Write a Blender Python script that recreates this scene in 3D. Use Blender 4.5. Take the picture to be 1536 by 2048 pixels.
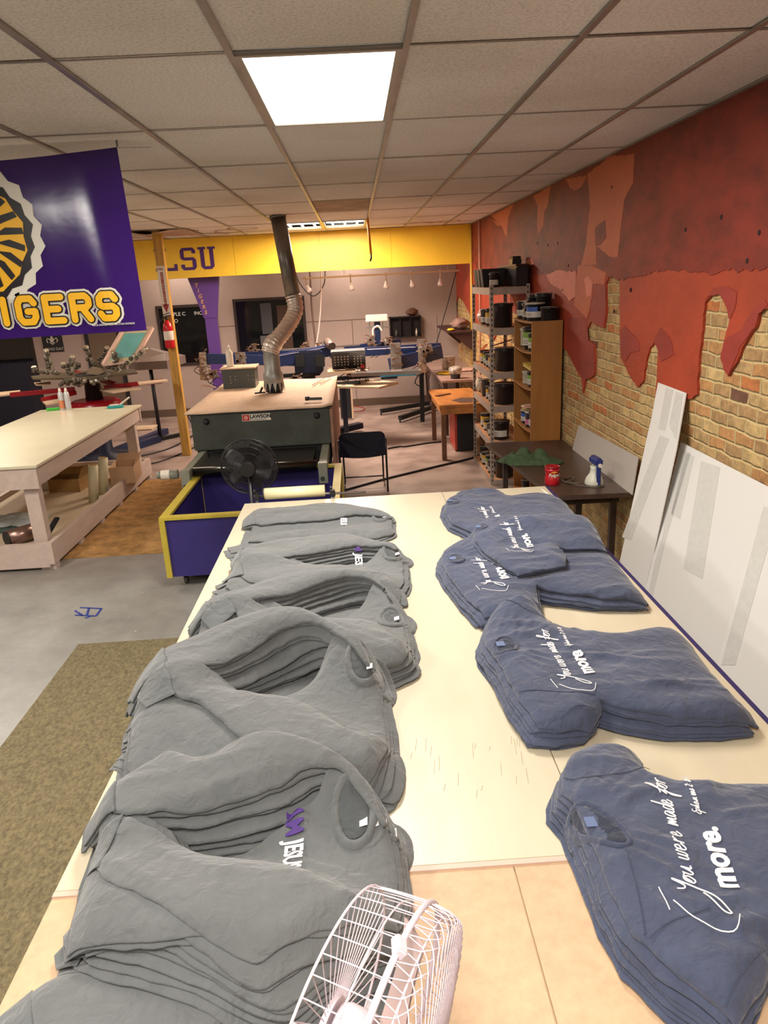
import bpy, bmesh, math, random
import numpy as np
from mathutils import Vector, Matrix, noise as mnoise
from mathutils.geometry import delaunay_2d_cdt
for o in list(bpy.data.objects): bpy.data.objects.remove(o)
SC = bpy.context.scene
COL = SC.collection
PI = math.pi
rnd = random.Random(7)

# ------------------------------------------------------------------ camera
CZ = 2.30
F_PX, PITCH, YAW, ROLL = 1446.0, 0.3101, 0.02425, 0.0522
_cp, _sp = math.cos(PITCH), math.sin(PITCH)
FW = np.array([math.sin(YAW)*_cp, math.cos(YAW)*_cp, -_sp])
RT = np.array([math.cos(YAW), -math.sin(YAW), 0.0])
UP = np.cross(RT, FW)
RT, UP = RT*math.cos(ROLL)-UP*math.sin(ROLL), UP*math.cos(ROLL)+RT*math.sin(ROLL)
cam_data = bpy.data.cameras.new('camera')
cam = bpy.data.objects.new('camera', cam_data); COL.objects.link(cam)
cam_data.sensor_fit = 'VERTICAL'; cam_data.sensor_height = 24.0
cam_data.lens = 24.0*F_PX/2048.0
cam_data.clip_start = 0.05; cam_data.clip_end = 60
M = Matrix((RT, UP, -FW)).transposed().to_4x4(); M.translation = (0, 0, CZ)
cam.matrix_world = M
SC.camera = cam
def ray(x, y): return FW + RT*(x-768)/F_PX + UP*(1024-y)/F_PX
def atz(x, y, z): d = ray(x, y); s = (z-CZ)/d[2]; return (d[0]*s, d[1]*s, z)
def aty(x, y, Y): d = ray(x, y); s = Y/d[1]; return (d[0]*s, Y, CZ+d[2]*s)
def atx(x, y, X): d = ray(x, y); s = X/d[0]; return (X, d[1]*s, CZ+d[2]*s)

# ------------------------------------------------------------------ exposure, world
SC.view_settings.view_transform = 'Standard'
SC.view_settings.look = 'None'
SC.view_settings.gamma = 1.0
SC.view_settings.use_curve_mapping = False
SC.view_settings.exposure = 0.0
W = bpy.data.worlds.new('ambient_fill'); SC.world = W; W.use_nodes = True
W.node_tree.nodes['Background'].inputs[0].default_value = (.9, .85, .8, 1)
W.node_tree.nodes['Background'].inputs[1].default_value = 0.05  # dim warm grey added as ambient fill
CEIL = 3.07
GX0, GY0 = -0.379, 2.876      # ceiling grid origin; tiles .61 x 1.22
NEAR_C, FAR_C = (1.0, .93, .84), (1.0, .80, .66)
def ceiling_lamp(i, j, power, col):
    L = bpy.data.lights.new('ceiling_lamp_light', 'AREA'); L.shape = 'RECTANGLE'; L.size = .56; L.size_y = 1.14
    L.energy = power; L.color = col
    o = bpy.data.objects.new('ceiling_lamp_light', L); COL.objects.link(o)
    o.location = (GX0+.61*(i+.5), GY0+1.22*(j+.5), CEIL-.03)
    return o
LAMPS = [(0, 0, 84, NEAR_C), (-6, 0, 90, NEAR_C), (0, -3, 92, NEAR_C), (-4, -2, 70, NEAR_C), (-7, 3, 70, NEAR_C),
         (-1, 6, 95, FAR_C), (0, 6, 95, FAR_C), (-9, 6, 50, FAR_C), (0, 8, 26, FAR_C), (-5, 8, 20, FAR_C)]  # last two added unseen behind the beam to light the back bay

# ------------------------------------------------------------------ materials
MATS = {}
def mat(name, col, rough=.6, metal=0, var=0, vscale=8, bump=0, bscale=60, emit=None, stretch=None, col2=None, spec=None, sheen=0, trans=0, alpha=1, coat=0):
    if name in MATS: return MATS[name]
    m = bpy.data.materials.new(name); m.use_nodes = True; MATS[name] = m
    nt = m.node_tree; b = nt.nodes['Principled BSDF']; L = nt.links.new
    b.inputs['Base Color'].default_value = (*col, 1); b.inputs['Roughness'].default_value = rough; b.inputs['Metallic'].default_value = metal
    if spec is not None: b.inputs['Specular IOR Level'].default_value = spec
    if sheen: b.inputs['Sheen Weight'].default_value = sheen; b.inputs['Sheen Roughness'].default_value = .5
    if trans: b.inputs['Transmission Weight'].default_value = trans
    if coat: b.inputs['Coat Weight'].default_value = coat
    b.inputs['Alpha'].default_value = alpha
    if emit: b.inputs['Emission Color'].default_value = (*emit[0], 1); b.inputs['Emission Strength'].default_value = emit[1]
    if var or bump:
        tc = nt.nodes.new('ShaderNodeTexCoord'); mp = nt.nodes.new('ShaderNodeMapping'); L(tc.outputs['Object'], mp.inputs[0])
        if stretch: mp.inputs['Scale'].default_value = stretch
    if var:
        n = nt.nodes.new('ShaderNodeTexNoise'); n.inputs['Scale'].default_value = vscale; n.inputs['Detail'].default_value = 6; n.inputs['Roughness'].default_value = .65
        L(mp.outputs[0], n.inputs['Vector'])
        r = nt.nodes.new('ShaderNodeValToRGB'); L(n.outputs['Fac'], r.inputs[0])
        c2 = col2 or tuple(c*(1-var) for c in col); c1 = tuple(min(1, c*(1+var*.4)) for c in col)
        r.color_ramp.elements[0].position = .33; r.color_ramp.elements[1].position = .66
        r.color_ramp.elements[0].color = (*c2, 1); r.color_ramp.elements[1].color = (*c1, 1)
        L(r.outputs[0], b.inputs['Base Color'])
    if bump:
        n2 = nt.nodes.new('ShaderNodeTexNoise'); n2.inputs['Scale'].default_value = bscale; n2.inputs['Detail'].default_value = 4
        L(mp.outputs[0], n2.inputs['Vector'])
        bp = nt.nodes.new('ShaderNodeBump'); bp.inputs['Strength'].default_value = bump; bp.inputs['Distance'].default_value = .01
        L(n2.outputs['Fac'], bp.inputs['Height']); L(bp.outputs[0], b.inputs['Normal'])
    return m
def s2l(r, g, b):
    f = lambda c: (c/255/12.92) if c/255 <= .04045 else ((c/255+.055)/1.055)**2.4
    return (f(r), f(g), f(b))

# ------------------------------------------------------------------ mesh builder
class MB:
    def __init__(s): s.v = []; s.f = []; s.mi = []; s.sm = []
    def add(s, vs, fs, mi=0, sm=False):
        n = len(s.v); s.v += [tuple(v) for v in vs]; s.f += [tuple(i+n for i in f) for f in fs]; s.mi += [mi]*len(fs); s.sm += [sm]*len(fs); return s
    def box(s, c, d, mi=0, rz=0, rot=None, bev=0):
        hx, hy, hz = d[0]/2, d[1]/2, d[2]/2
        if bev and min(d) > 2.2*bev:
            bm = bmesh.new(); bmesh.ops.create_cube(bm, size=1)
            for v in bm.verts: v.co = Vector((v.co.x*d[0], v.co.y*d[1], v.co.z*d[2]))
            bmesh.ops.bevel(bm, geom=bm.edges[:], offset=bev, segments=2, affect='EDGES')
            vs = [v.co.copy() for v in bm.verts]; bm.verts.index_update(); fs = [[v.index for v in f.verts] for f in bm.faces]; bm.free()
        else:
            vs = [Vector((x, y, z)) for x in (-hx, hx) for y in (-hy, hy) for z in (-hz, hz)]
            fs = [(0, 1, 3, 2), (4, 6, 7, 5), (0, 4, 5, 1), (2, 3, 7, 6), (0, 2, 6, 4), (1, 5, 7, 3)]
        R = rot if rot is not None else Matrix.Rotation(rz, 3, 'Z')
        return s.add([R @ v + Vector(c) for v in vs], fs, mi)
    def bb(s, x0, x1, y0, y1, z0, z1, mi=0, bev=0): return s.box(((x0+x1)/2, (y0+y1)/2, (z0+z1)/2), (abs(x1-x0), abs(y1-y0), abs(z1-z0)), mi, bev=bev)
    def bar(s, a, b, w, h, mi=0, bev=0):
        a, b = Vector(a), Vector(b); d = b-a; z = d.normalized(); up = Vector((0, 0, 1)) if abs(z.z) < .95 else Vector((0, 1, 0))
        x = up.cross(z).normalized(); y = z.cross(x); R = Matrix((x, y, z)).transposed()
        return s.box((a+b)/2, (w, h, d.length), mi, rot=R, bev=bev)
    def tube(s, pts, r, n=10, mi=0, cap=True, closed=False):
        pts = [Vector(p) for p in pts]; m = len(pts); vs = []; prev = None
        for i, p in enumerate(pts):
            if closed: t = pts[(i+1) % m]-pts[i-1]
            else: t = pts[min(i+1, m-1)]-pts[max(i-1, 0)]
            t.normalize()
            if prev is None:
                a = Vector((0, 0, 1)) if abs(t.z) < .9 else Vector((1, 0, 0)); x = a.cross(t).normalized()
            else: x = (prev-t*prev.dot(t)).normalized()
            prev = x; y = t.cross(x); rr = r[i] if isinstance(r, (list, tuple)) else r
            for k in range(n): a = 2*PI*k/n; vs.append(p+(x*math.cos(a)+y*math.sin(a))*rr)
        fs = []
        for i in range(m if closed else m-1):
            j = (i+1) % m
            for k in range(n): fs.append((i*n+k, i*n+(k+1) % n, j*n+(k+1) % n, j*n+k))
        s.add(vs, fs, mi, True)
        if cap and not closed:
            b0 = len(s.v)-m*n; s.f += [tuple(b0+k for k in range(n))[::-1], tuple(b0+(m-1)*n+k for k in range(n))]; s.mi += [mi, mi]; s.sm += [False, False]
        return s
    def lathe(s, c, prof, n=20, mi=0, ax=(0, 0, 1), cap=True):
        z = Vector(ax).normalized(); a = Vector((1, 0, 0)) if abs(z.x) < .9 else Vector((0, 1, 0)); x = (a-z*a.dot(z)).normalized(); y = z.cross(x); c = Vector(c)
        vs = []; m = len(prof)
        for r, h in prof:
            for k in range(n): t = 2*PI*k/n; vs.append(c+z*h+(x*math.cos(t)+y*math.sin(t))*r)
        fs = [(i*n+k, i*n+(k+1) % n, (i+1)*n+(k+1) % n, (i+1)*n+k) for i in range(m-1) for k in range(n)]
        s.add(vs, fs, mi, True)
        if cap:
            b0 = len(s.v)-m*n
            for base, flip in ((b0, True), (b0+(m-1)*n, False)):
                f = tuple(base+k for k in range(n)); s.f.append(f[::-1] if flip else f); s.mi.append(mi); s.sm.append(False)
        return s
    def cyl(s, c, r, h, n=20, mi=0, ax=(0, 0, 1)): return s.lathe(c, [(r, 0), (r, h)], n, mi, ax)
    def prism(s, pts, vec, mi=0):   # closed planar polygon extruded by vec
        n = len(pts); v = Vector(vec); P = [Vector(p) for p in pts]
        return s.add(P+[p+v for p in P], [tuple(range(n))[::-1], tuple(range(n, 2*n))]+[(i, (i+1) % n, n+(i+1) % n, n+i) for i in range(n)], mi)
    def build(s, name, mats, parent=None, loc=None):
        me = bpy.data.meshes.new(name); me.from_pydata([tuple(v) for v in s.v], [], s.f)
        for m in (mats if isinstance(mats, (list, tuple)) else [mats]): me.materials.append(m)
        me.polygons.foreach_set('material_index', s.mi); me.polygons.foreach_set('use_smooth', s.sm)
        bm = bmesh.new(); bm.from_mesh(me); bmesh.ops.recalc_face_normals(bm, faces=bm.faces[:]); bm.to_mesh(me); bm.free()
        o = bpy.data.objects.new(name, me); COL.objects.link(o)
        if parent is not None:
            o.parent = parent
            root = parent
            off = Vector(parent.location)
            while root.parent: root = root.parent; off += Vector(root.location)
            for v in me.vertices: v.co -= off
        return o
def thing(name, label, cat, loc=(0, 0, 0), group=None):
    o = bpy.data.objects.new(name, None); COL.objects.link(o); o.location = loc; o['label'] = label; o['category'] = cat
    o.empty_display_size = .05
    if group: o['group'] = group
    return o
def tag(o, label, cat, group=None):
    o['label'] = label; o['category'] = cat
    if group: o['group'] = group
    return o
def struct(o, label=None):
    o['kind'] = 'structure'
    if label: o['label'] = label
    return o
def dup(root, loc, label, group=None, rz=0, scale=None):
    r = root.copy(); COL.objects.link(r); r.location = loc; r.rotation_euler = (0, 0, rz); r['label'] = label
    if scale: r.scale = scale
    if group: r['group'] = group
    for ch in list(root.children):
        c = ch.copy(); COL.objects.link(c); c.parent = r
        for g in ch.children: d = g.copy(); COL.objects.link(d); d.parent = c
    return r
def text_mesh(body, size, extrude=0, shear=0, offset=0, spacing=1, width=1, align='LEFT'):
    cu = bpy.data.curves.new('t', 'FONT'); cu.body = body; cu.size = size; cu.extrude = extrude; cu.shear = shear; cu.offset = offset; cu.space_character = spacing; cu.align_x = align
    cu.resolution_u = 3
    o = bpy.data.objects.new('t', cu); COL.objects.link(o)
    dg = bpy.context.evaluated_depsgraph_get(); me = bpy.data.meshes.new_from_object(o.evaluated_get(dg))
    vs = [Vector((v.co.x*width, v.co.y, v.co.z)) for v in me.vertices]; fs = [tuple(p.vertices) for p in me.polygons]
    bpy.data.objects.remove(o); bpy.data.curves.remove(cu); bpy.data.meshes.remove(me)
    return vs, fs
def put_text(mb, body, size, origin, xdir, ydir, ext=.001, mi=0, **k):
    vs, fs = text_mesh(body, size, extrude=ext, **k); X = Vector(xdir).normalized(); Y = Vector(ydir).normalized(); Z = X.cross(Y); O = Vector(origin)
    mb.add([O+X*v.x+Y*v.y+Z*v.z for v in vs], fs, mi); return mb
def smooth_closed(pts, k=6):
    n = len(pts); out = []
    for i in range(n):
        p0, p1, p2, p3 = [np.array(pts[(i+j-1) % n], float) for j in range(4)]
        for q in range(k):
            t = q/k; out.append(.5*((2*p1)+(-p0+p2)*t+(2*p0-5*p1+4*p2-p3)*t*t+(-p0+3*p1-3*p2+p3)*t**3))
    return out
def curve_pts(pts, k=6):
    pts = [np.array(p, float) for p in pts]; P = [pts[0]]+pts+[pts[-1]]; out = []
    for i in range(1, len(P)-2):
        p0, p1, p2, p3 = P[i-1:i+3]
        for q in range(k):
            t = q/k; out.append(tuple(.5*((2*p1)+(-p0+p2)*t+(2*p0-5*p1+4*p2-p3)*t*t+(-p0+3*p1-3*p2+p3)*t**3)))
    out.append(tuple(pts[-1])); return out
# ================================================================== SETTING
WX, YB, YN, XL = 1.90, 14.0, -4.0, -8.0       # right wall, back wall, wall behind the camera, left wall
def node_mat(name):
    m = bpy.data.materials.new(name); m.use_nodes = True; MATS[name] = m
    return m, m.node_tree, m.node_tree.nodes['Principled BSDF'], m.node_tree.links.new
# floor concrete
m, nt, b, L = node_mat('floor_concrete')
tc = nt.nodes.new('ShaderNodeTexCoord')
n1 = nt.nodes.new('ShaderNodeTexNoise'); n1.inputs['Scale'].default_value = 1.1; n1.inputs['Detail'].default_value = 9; n1.inputs['Roughness'].default_value = .7; L(tc.outputs['Object'], n1.inputs[0])
r1 = nt.nodes.new('ShaderNodeValToRGB'); L(n1.outputs['Fac'], r1.inputs[0])
r1.color_ramp.elements[0].position = .3; r1.color_ramp.elements[0].color = (.16, .15, .135, 1); r1.color_ramp.elements[1].position = .7; r1.color_ramp.elements[1].color = (.34, .33, .30, 1)
sx = nt.nodes.new('ShaderNodeSeparateXYZ'); L(tc.outputs['Object'], sx.inputs[0])
mr = nt.nodes.new('ShaderNodeMapRange'); mr.inputs[1].default_value = 5.5; mr.inputs[2].default_value = 8.5; L(sx.outputs['Y'], mr.inputs[0])
n2 = nt.nodes.new('ShaderNodeTexNoise'); n2.inputs['Scale'].default_value = 2.3; n2.inputs['Detail'].default_value = 10; L(tc.outputs['Object'], n2.inputs[0])
r2 = nt.nodes.new('ShaderNodeValToRGB'); L(n2.outputs['Fac'], r2.inputs[0])
r2.color_ramp.elements[0].position = .3; r2.color_ramp.elements[0].color = (.22, .15, .125, 1); r2.color_ramp.elements[1].position = .6; r2.color_ramp.elements[1].color = (.42, .32, .275, 1)
mx = nt.nodes.new('ShaderNodeMix'); mx.data_type = 'RGBA'; L(mr.outputs[0], mx.inputs[0]); L(r1.outputs[0], mx.inputs[6]); L(r2.outputs[0], mx.inputs[7]); L(mx.outputs[2], b.inputs['Base Color'])
b.inputs['Roughness'].default_value = .42
n3 = nt.nodes.new('ShaderNodeTexNoise'); n3.inputs['Scale'].default_value = 14; n3.inputs['Detail'].default_value = 8; L(tc.outputs['Object'], n3.inputs[0])
bp = nt.nodes.new('ShaderNodeBump'); bp.inputs['Strength'].default_value = .15; bp.inputs['Distance'].default_value = .01; L(n3.outputs['Fac'], bp.inputs['Height']); L(bp.outputs[0], b.inputs['Normal'])
struct(MB().bb(XL, WX+.3, YN, YB+.2, -.1, 0).build('floor', MATS['floor_concrete']), 'grey worn concrete floor')
# ceiling tiles: speckled board
m, nt, b, L = node_mat('ceiling_board')
tc = nt.nodes.new('ShaderNodeTexCoord'); n1 = nt.nodes.new('ShaderNodeTexNoise'); n1.inputs['Scale'].default_value = 90; n1.inputs['Detail'].default_value = 5; L(tc.outputs['Object'], n1.inputs[0])
r1 = nt.nodes.new('ShaderNodeValToRGB'); L(n1.outputs['Fac'], r1.inputs[0]); r1.color_ramp.elements[0].position = .36; r1.color_ramp.elements[0].color = (.66, .62, .57, 1); r1.color_ramp.elements[1].position = .56; r1.color_ramp.elements[1].color = (.83, .79, .74, 1)
n2 = nt.nodes.new('ShaderNodeTexNoise'); n2.inputs['Scale'].default_value = .9; n2.inputs['Detail'].default_value = 3; L(tc.outputs['Object'], n2.inputs[0])
mx = nt.nodes.new('ShaderNodeMix'); mx.data_type = 'RGBA'; mx.blend_type = 'MULTIPLY'; mx.inputs[0].default_value = .35; L(r1.outputs[0], mx.inputs[6]); L(n2.outputs['Color'], mx.inputs[7])
cr = nt.nodes.new('ShaderNodeValToRGB'); L(n2.outputs['Fac'], cr.inputs[0]); cr.color_ramp.elements[0].color = (.8, .78, .74, 1); cr.color_ramp.elements[0].position = .3; cr.color_ramp.elements[1].color = (1, 1, 1, 1); cr.color_ramp.elements[1].position = .6
L(cr.outputs[0], mx.inputs[7]); mx.inputs[0].default_value = 1
L(mx.outputs[2], b.inputs['Base Color']); b.inputs['Roughness'].default_value = .9
bp = nt.nodes.new('ShaderNodeBump'); bp.inputs['Strength'].default_value = .3; bp.inputs['Distance'].default_value = .004; L(n1.outputs['Fac'], bp.inputs['Height']); L(bp.outputs[0], b.inputs['Normal'])
stain_m = mat('stained_board', (.42, .32, .24), .9, var=.3, vscale=5)
cm = MB()
i0, i1 = -13, 3; j0, j1 = -6, 9
lampset = {(a, c) for a, c, _, _ in LAMPS}
rj = random.Random(3)
for i in range(i0, i1+1):
    for j in range(j0, j1+1):
        xa = GX0+.61*i; ya = GY0+1.22*j; xb = min(xa+.61, WX); yb = min(ya+1.22, YB)
        if xa >= WX or ya >= YB or (i, j) in lampset: continue
        dz = rj.uniform(0, .004)
        cm.bb(xa+.004, xb-.004, ya+.004, yb-.004, CEIL+.004+dz, CEIL+.03+dz, 1 if (i, j) == (0, 4) else 0)
struct(cm.build('ceiling', [MATS['ceiling_board'], stain_m]), 'suspended ceiling of pale speckled tiles')
struct(MB().bb(XL, WX+.3, YN, YB+.2, CEIL+.2, CEIL+.3).build('ceiling', mat('dark_void', (.05, .045, .04), .9)), 'dark slab above the tiles')
tbar = mat('grid_metal', (.40, .38, .35), .35, metal=.6, var=.25, vscale=3)
gm = MB()
for i in range(i0, i1+2):
    x = GX0+.61*i
    if x < WX: gm.bb(x-.012, x+.012, YN, YB, CEIL-.006, CEIL+.002)
for j in range(j0, j1+2):
    y = GY0+1.22*j
    if y < YB: gm.bb(XL, WX, y-.0055, y+.0055, CEIL-.001, CEIL+.002)
gm.bb(WX-.03, WX, YN, YB, CEIL-.006, CEIL+.002)
struct(gm.build('trim_1', tbar), 'worn metal grid bars between the ceiling tiles')
# ring stains on the ceiling tiles
rs = MB()
def ringstain(x, y, rx, ry, w):
    n = 30; vs = []; fs = []
    for k in range(n):
        a = 2*PI*k/n; q = 1+.12*mnoise.noise(Vector((math.cos(a)*1.3+x, math.sin(a)*1.3, y)))
        vs += [(x+rx*q*math.cos(a), y+ry*q*math.sin(a), CEIL+.0025), (x+(rx-w)*q*math.cos(a), y+(ry-w)*q*math.sin(a), CEIL+.0025)]
    for k in range(n): j = (k+1) % n; fs.append((2*k, 2*j, 2*j+1, 2*k+1))
    rs.add(vs, fs)
for a in ((-2.35, 10.7, .26, .42, .05), (-1.75, 11.2, .2, .3, .03), (-2.1, 11.6, .3, .25, .04), (-1.5, 10.8, .22, .2, .04), (1.0, 11.5, .22, .3, .04), (1.45, 11.3, .16, .2, .03), (-3.0, 11.4, .2, .3, .04)): ringstain(*a)
struct(rs.build('trim_2', mat('water_stain', (.45, .30, .22), .9)), 'brown ring-shaped water stains on the ceiling tiles')

# walls
wallp = mat('back_wall_paint', s2l(176, 158, 150), .7, var=.08, vscale=2)
struct(MB().bb(XL, WX+.3, YB, YB+.2, 0, CEIL+.2).build('wall_back', wallp), 'dull mauve grey painted back wall')
struct(MB().bb(XL-.2, XL, YN, YB, 0, CEIL+.2).build('wall_left', mat('side_wall_paint', s2l(190, 175, 160), .8)))
struct(MB().bb(XL, WX+.3, YN-.2, YN, 0, CEIL+.2).build('wall_front', MATS['side_wall_paint']))
struct(MB().bb(XL, WX, YB-.02, YB, 0, .14).build('baseboard_back', mat('skirting_brown', s2l(96, 78, 66), .5)), 'brown baseboard of the back wall')
pl = MB()
for x in (-.08, -.075, 1.52): pl.bb(x, x+.006, YB-.004, YB, .14, 1.62)
pl.bb(-3, 1.1, YB-.004, YB, 1.62, 1.63)
struct(pl.build('trim_3', mat('panel_joint', s2l(110, 92, 84), .7)), 'thin panel joints on the back wall')

# brick wall on the right
m, nt, b, L = node_mat('old_brick')
tc = nt.nodes.new('ShaderNodeTexCoord'); sx = nt.nodes.new('ShaderNodeSeparateXYZ'); L(tc.outputs['Object'], sx.inputs[0])
nd = nt.nodes.new('ShaderNodeTexNoise'); nd.inputs['Scale'].default_value = 9; nd.inputs['Detail'].default_value = 4; L(tc.outputs['Object'], nd.inputs[0])
def math_n(op, a, bb=None, v=None):
    q = nt.nodes.new('ShaderNodeMath'); q.operation = op
    L(a, q.inputs[0])
    if bb is not None: L(bb, q.inputs[1])
    if v is not None: q.inputs[1].default_value = v
    return q.outputs[0]
wob = math_n('MULTIPLY', nd.outputs['Fac'], v=.030)
cb = nt.nodes.new('ShaderNodeCombineXYZ'); L(math_n('ADD', sx.outputs['Y'], wob), cb.inputs[0]); L(math_n('ADD', sx.outputs['Z'], wob), cb.inputs[1])
bt = nt.nodes.new('ShaderNodeTexBrick'); L(cb.outputs[0], bt.inputs['Vector'])
bt.inputs['Scale'].default_value = 1; bt.inputs['Brick Width'].default_value = .185; bt.inputs['Row Height'].default_value = .071; bt.inputs['Mortar Size'].default_value = .011; bt.inputs['Mortar Smooth'].default_value = .9; bt.inputs['Bias'].default_value = 0
bt.inputs['Color1'].default_value = (0, 0, 0, 1); bt.inputs['Color2'].default_value = (1, 1, 1, 1); bt.inputs['Mortar'].default_value = (.5, .5, .5, 1)
cr = nt.nodes.new('ShaderNodeValToRGB'); L(bt.outputs['Color'], cr.inputs[0]); cr.color_ramp.interpolation = 'CONSTANT'
cols = [(0, s2l(210, 178, 124)), (.22, s2l(192, 156, 108)), (.4, s2l(220, 190, 132)), (.58, s2l(204, 154, 100)), (.77, s2l(208, 132, 78)), (.82, s2l(200, 168, 118)), (.965, s2l(130, 92, 74))]
cr.color_ramp.elements[0].position = 0; cr.color_ramp.elements[0].color = (*cols[0][1], 1)
cr.color_ramp.elements[1].position = cols[1][0]; cr.color_ramp.elements[1].color = (*cols[1][1], 1)
for p, c in cols[2:]: e = cr.color_ramp.elements.new(p); e.color = (*c, 1)
nn = nt.nodes.new('ShaderNodeTexNoise'); nn.inputs['Scale'].default_value = 16; nn.inputs['Detail'].default_value = 8; nn.inputs['Roughness'].default_value = .75; L(tc.outputs['Object'], nn.inputs[0])
nr = nt.nodes.new('ShaderNodeValToRGB'); L(nn.outputs['Fac'], nr.inputs[0]); nr.color_ramp.elements[0].position = .38; nr.color_ramp.elements[0].color = (.5, .47, .42, 1); nr.color_ramp.elements[1].position = .62; nr.color_ramp.elements[1].color = (1.05, 1.0, .95, 1)
mm = nt.nodes.new('ShaderNodeMix'); mm.data_type = 'RGBA'; mm.blend_type = 'MULTIPLY'; mm.inputs[0].default_value = .75; L(cr.outputs[0], mm.inputs[6]); L(nr.outputs[0], mm.inputs[7])
mo = nt.nodes.new('ShaderNodeMix'); mo.data_type = 'RGBA'; L(bt.outputs['Fac'], mo.inputs[0]); L(mm.outputs[2], mo.inputs[6]); mo.inputs[7].default_value = (*s2l(212, 188, 134), 1)
L(mo.outputs[2], b.inputs['Base Color']); b.inputs['Roughness'].default_value = .95
hh = math_n('SUBTRACT', math_n('MULTIPLY', nn.outputs['Fac'], v=1.2), bt.outputs['Fac'])
bp = nt.nodes.new('ShaderNodeBump'); bp.inputs['Strength'].default_value = .9; bp.inputs['Distance'].default_value = .012; L(hh, bp.inputs['Height']); L(bp.outputs[0], b.inputs['Normal'])
wall_r = struct(MB().bb(WX+.016, WX+.25, YN, YB, 0, CEIL+.2).build('wall_right', MATS['old_brick']), 'old brick wall under peeling red plaster')
def plaster(name, col, var, vs):
    return mat(name, col, .62, var=var, vscale=vs, bump=.35, bscale=22, stretch=(1, .5, 1))
P_bright = plaster('plaster_orange_red', s2l(168, 62, 34), .22, 3)
P_dark = plaster('plaster_dark_red', s2l(128, 42, 28), .45, 6)
P_mid = plaster('plaster_brick_red', s2l(150, 52, 40), .2, 4)
P_salmon = plaster('plaster_salmon', s2l(190, 96, 62), .12, 4)
P_pink = plaster('plaster_pink', s2l(222, 128, 106), .15, 4)
def c8(p): return (940+.388*p[0], 180+.388*p[1])
def ragged(pts2, amp, step=.02, seed=0):
    out = []; n = len(pts2)
    for i in range(n):
        a = np.array(pts2[i]); c = np.array(pts2[(i+1) % n]); L_ = np.linalg.norm(c-a); k = max(1, min(60, int(L_/step))); d = (c-a)/max(L_, 1e-6); nrm = np.array([-d[1], d[0]])
        for q in range(k):
            p = a+(c-a)*q/k; w = amp*(mnoise.noise(Vector((p[0]*14, p[1]*14, seed)))+.5*mnoise.noise(Vector((p[0]*45, p[1]*45, seed+3)))); out.append(tuple(p+nrm*w))
    return out
def wallpatch(name, pts_crop, x0, x1, mt, amp=.018, extra=None, raw=False, seed=0):
    w = [atx(*(p if raw else c8(p)), WX)[1:] for p in pts_crop]
    if extra: w = w+extra
    w = [(y, min(z, CEIL)) for y, z in w]
    w = ragged(w, amp, seed=seed)
    mb = MB().prism([(x1, y, z) for y, z in w], (x0-x1, 0, 0))
    return mb.build(name, mt, wall_r)
low = [(-90, 1180), (-60, 1060), (-30, 1100), (20, 1200), (120, 1290), (200, 1120), (330, 1250), (440, 1300), (500, 1350), (540, 1430), (572, 1475), (580, 1560), (592, 1500), (640, 1470), (645, 1400), (640, 1310), (610, 1290), (595, 1250), (620, 1190), (650, 1215), (690, 1225), (700, 1150), (700, 1000), (715, 960), (745, 955), (770, 980), (772, 1100), (770, 1250), (785, 1400), (830, 1490), (860, 1530), (890, 1500), (905, 1400), (925, 1330), (955, 1300), (970, 1330), (965, 1450), (955, 1570), (1060, 1600), (1130, 1590), (1168, 1570), (1180, 1400), (1200, 1200), (1210, 1100), (1240, 1060), (1290, 1050), (1320, 1100), (1335, 1180), (1310, 1290), (1290, 1380), (1310, 1440), (1330, 1480), (1370, 1400), (1400, 1320), (1470, 1230), (1490, 1150), (1540, 1115), (1640, 1180)]
lw = [atx(*c8(p), WX)[1:] for p in low]
lw = [(YB, lw[0][1])]+lw
o = MB().prism([(WX, y, z) for y, z in ragged(lw+[(YN, 1.5), (YN, CEIL), (YB, CEIL)], .016, seed=1)], (.016, 0, 0)).build('plaster_layer', P_bright, wall_r)
o['label'] = 'orange red plaster'
up = [(-90, 700), (60, 960), (250, 950), (400, 950), (560, 935), (640, 930), (770, 980), (860, 965), (960, 935), (1100, 935), (1250, 940), (1400, 930), (1600, 915)]
uw = [atx(*c8(p), WX)[1:] for p in up]; uw = [(YB, uw[0][1])]+uw
o = MB().prism([(WX-.004, y, z) for y, z in ragged(uw+[(YN, 2.2), (YN, CEIL), (YB, CEIL)], .02, .012, seed=2)], (.004, 0, 0)).build('plaster_layer', P_dark, wall_r)
o['label'] = 'dark red upper plaster'
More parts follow.
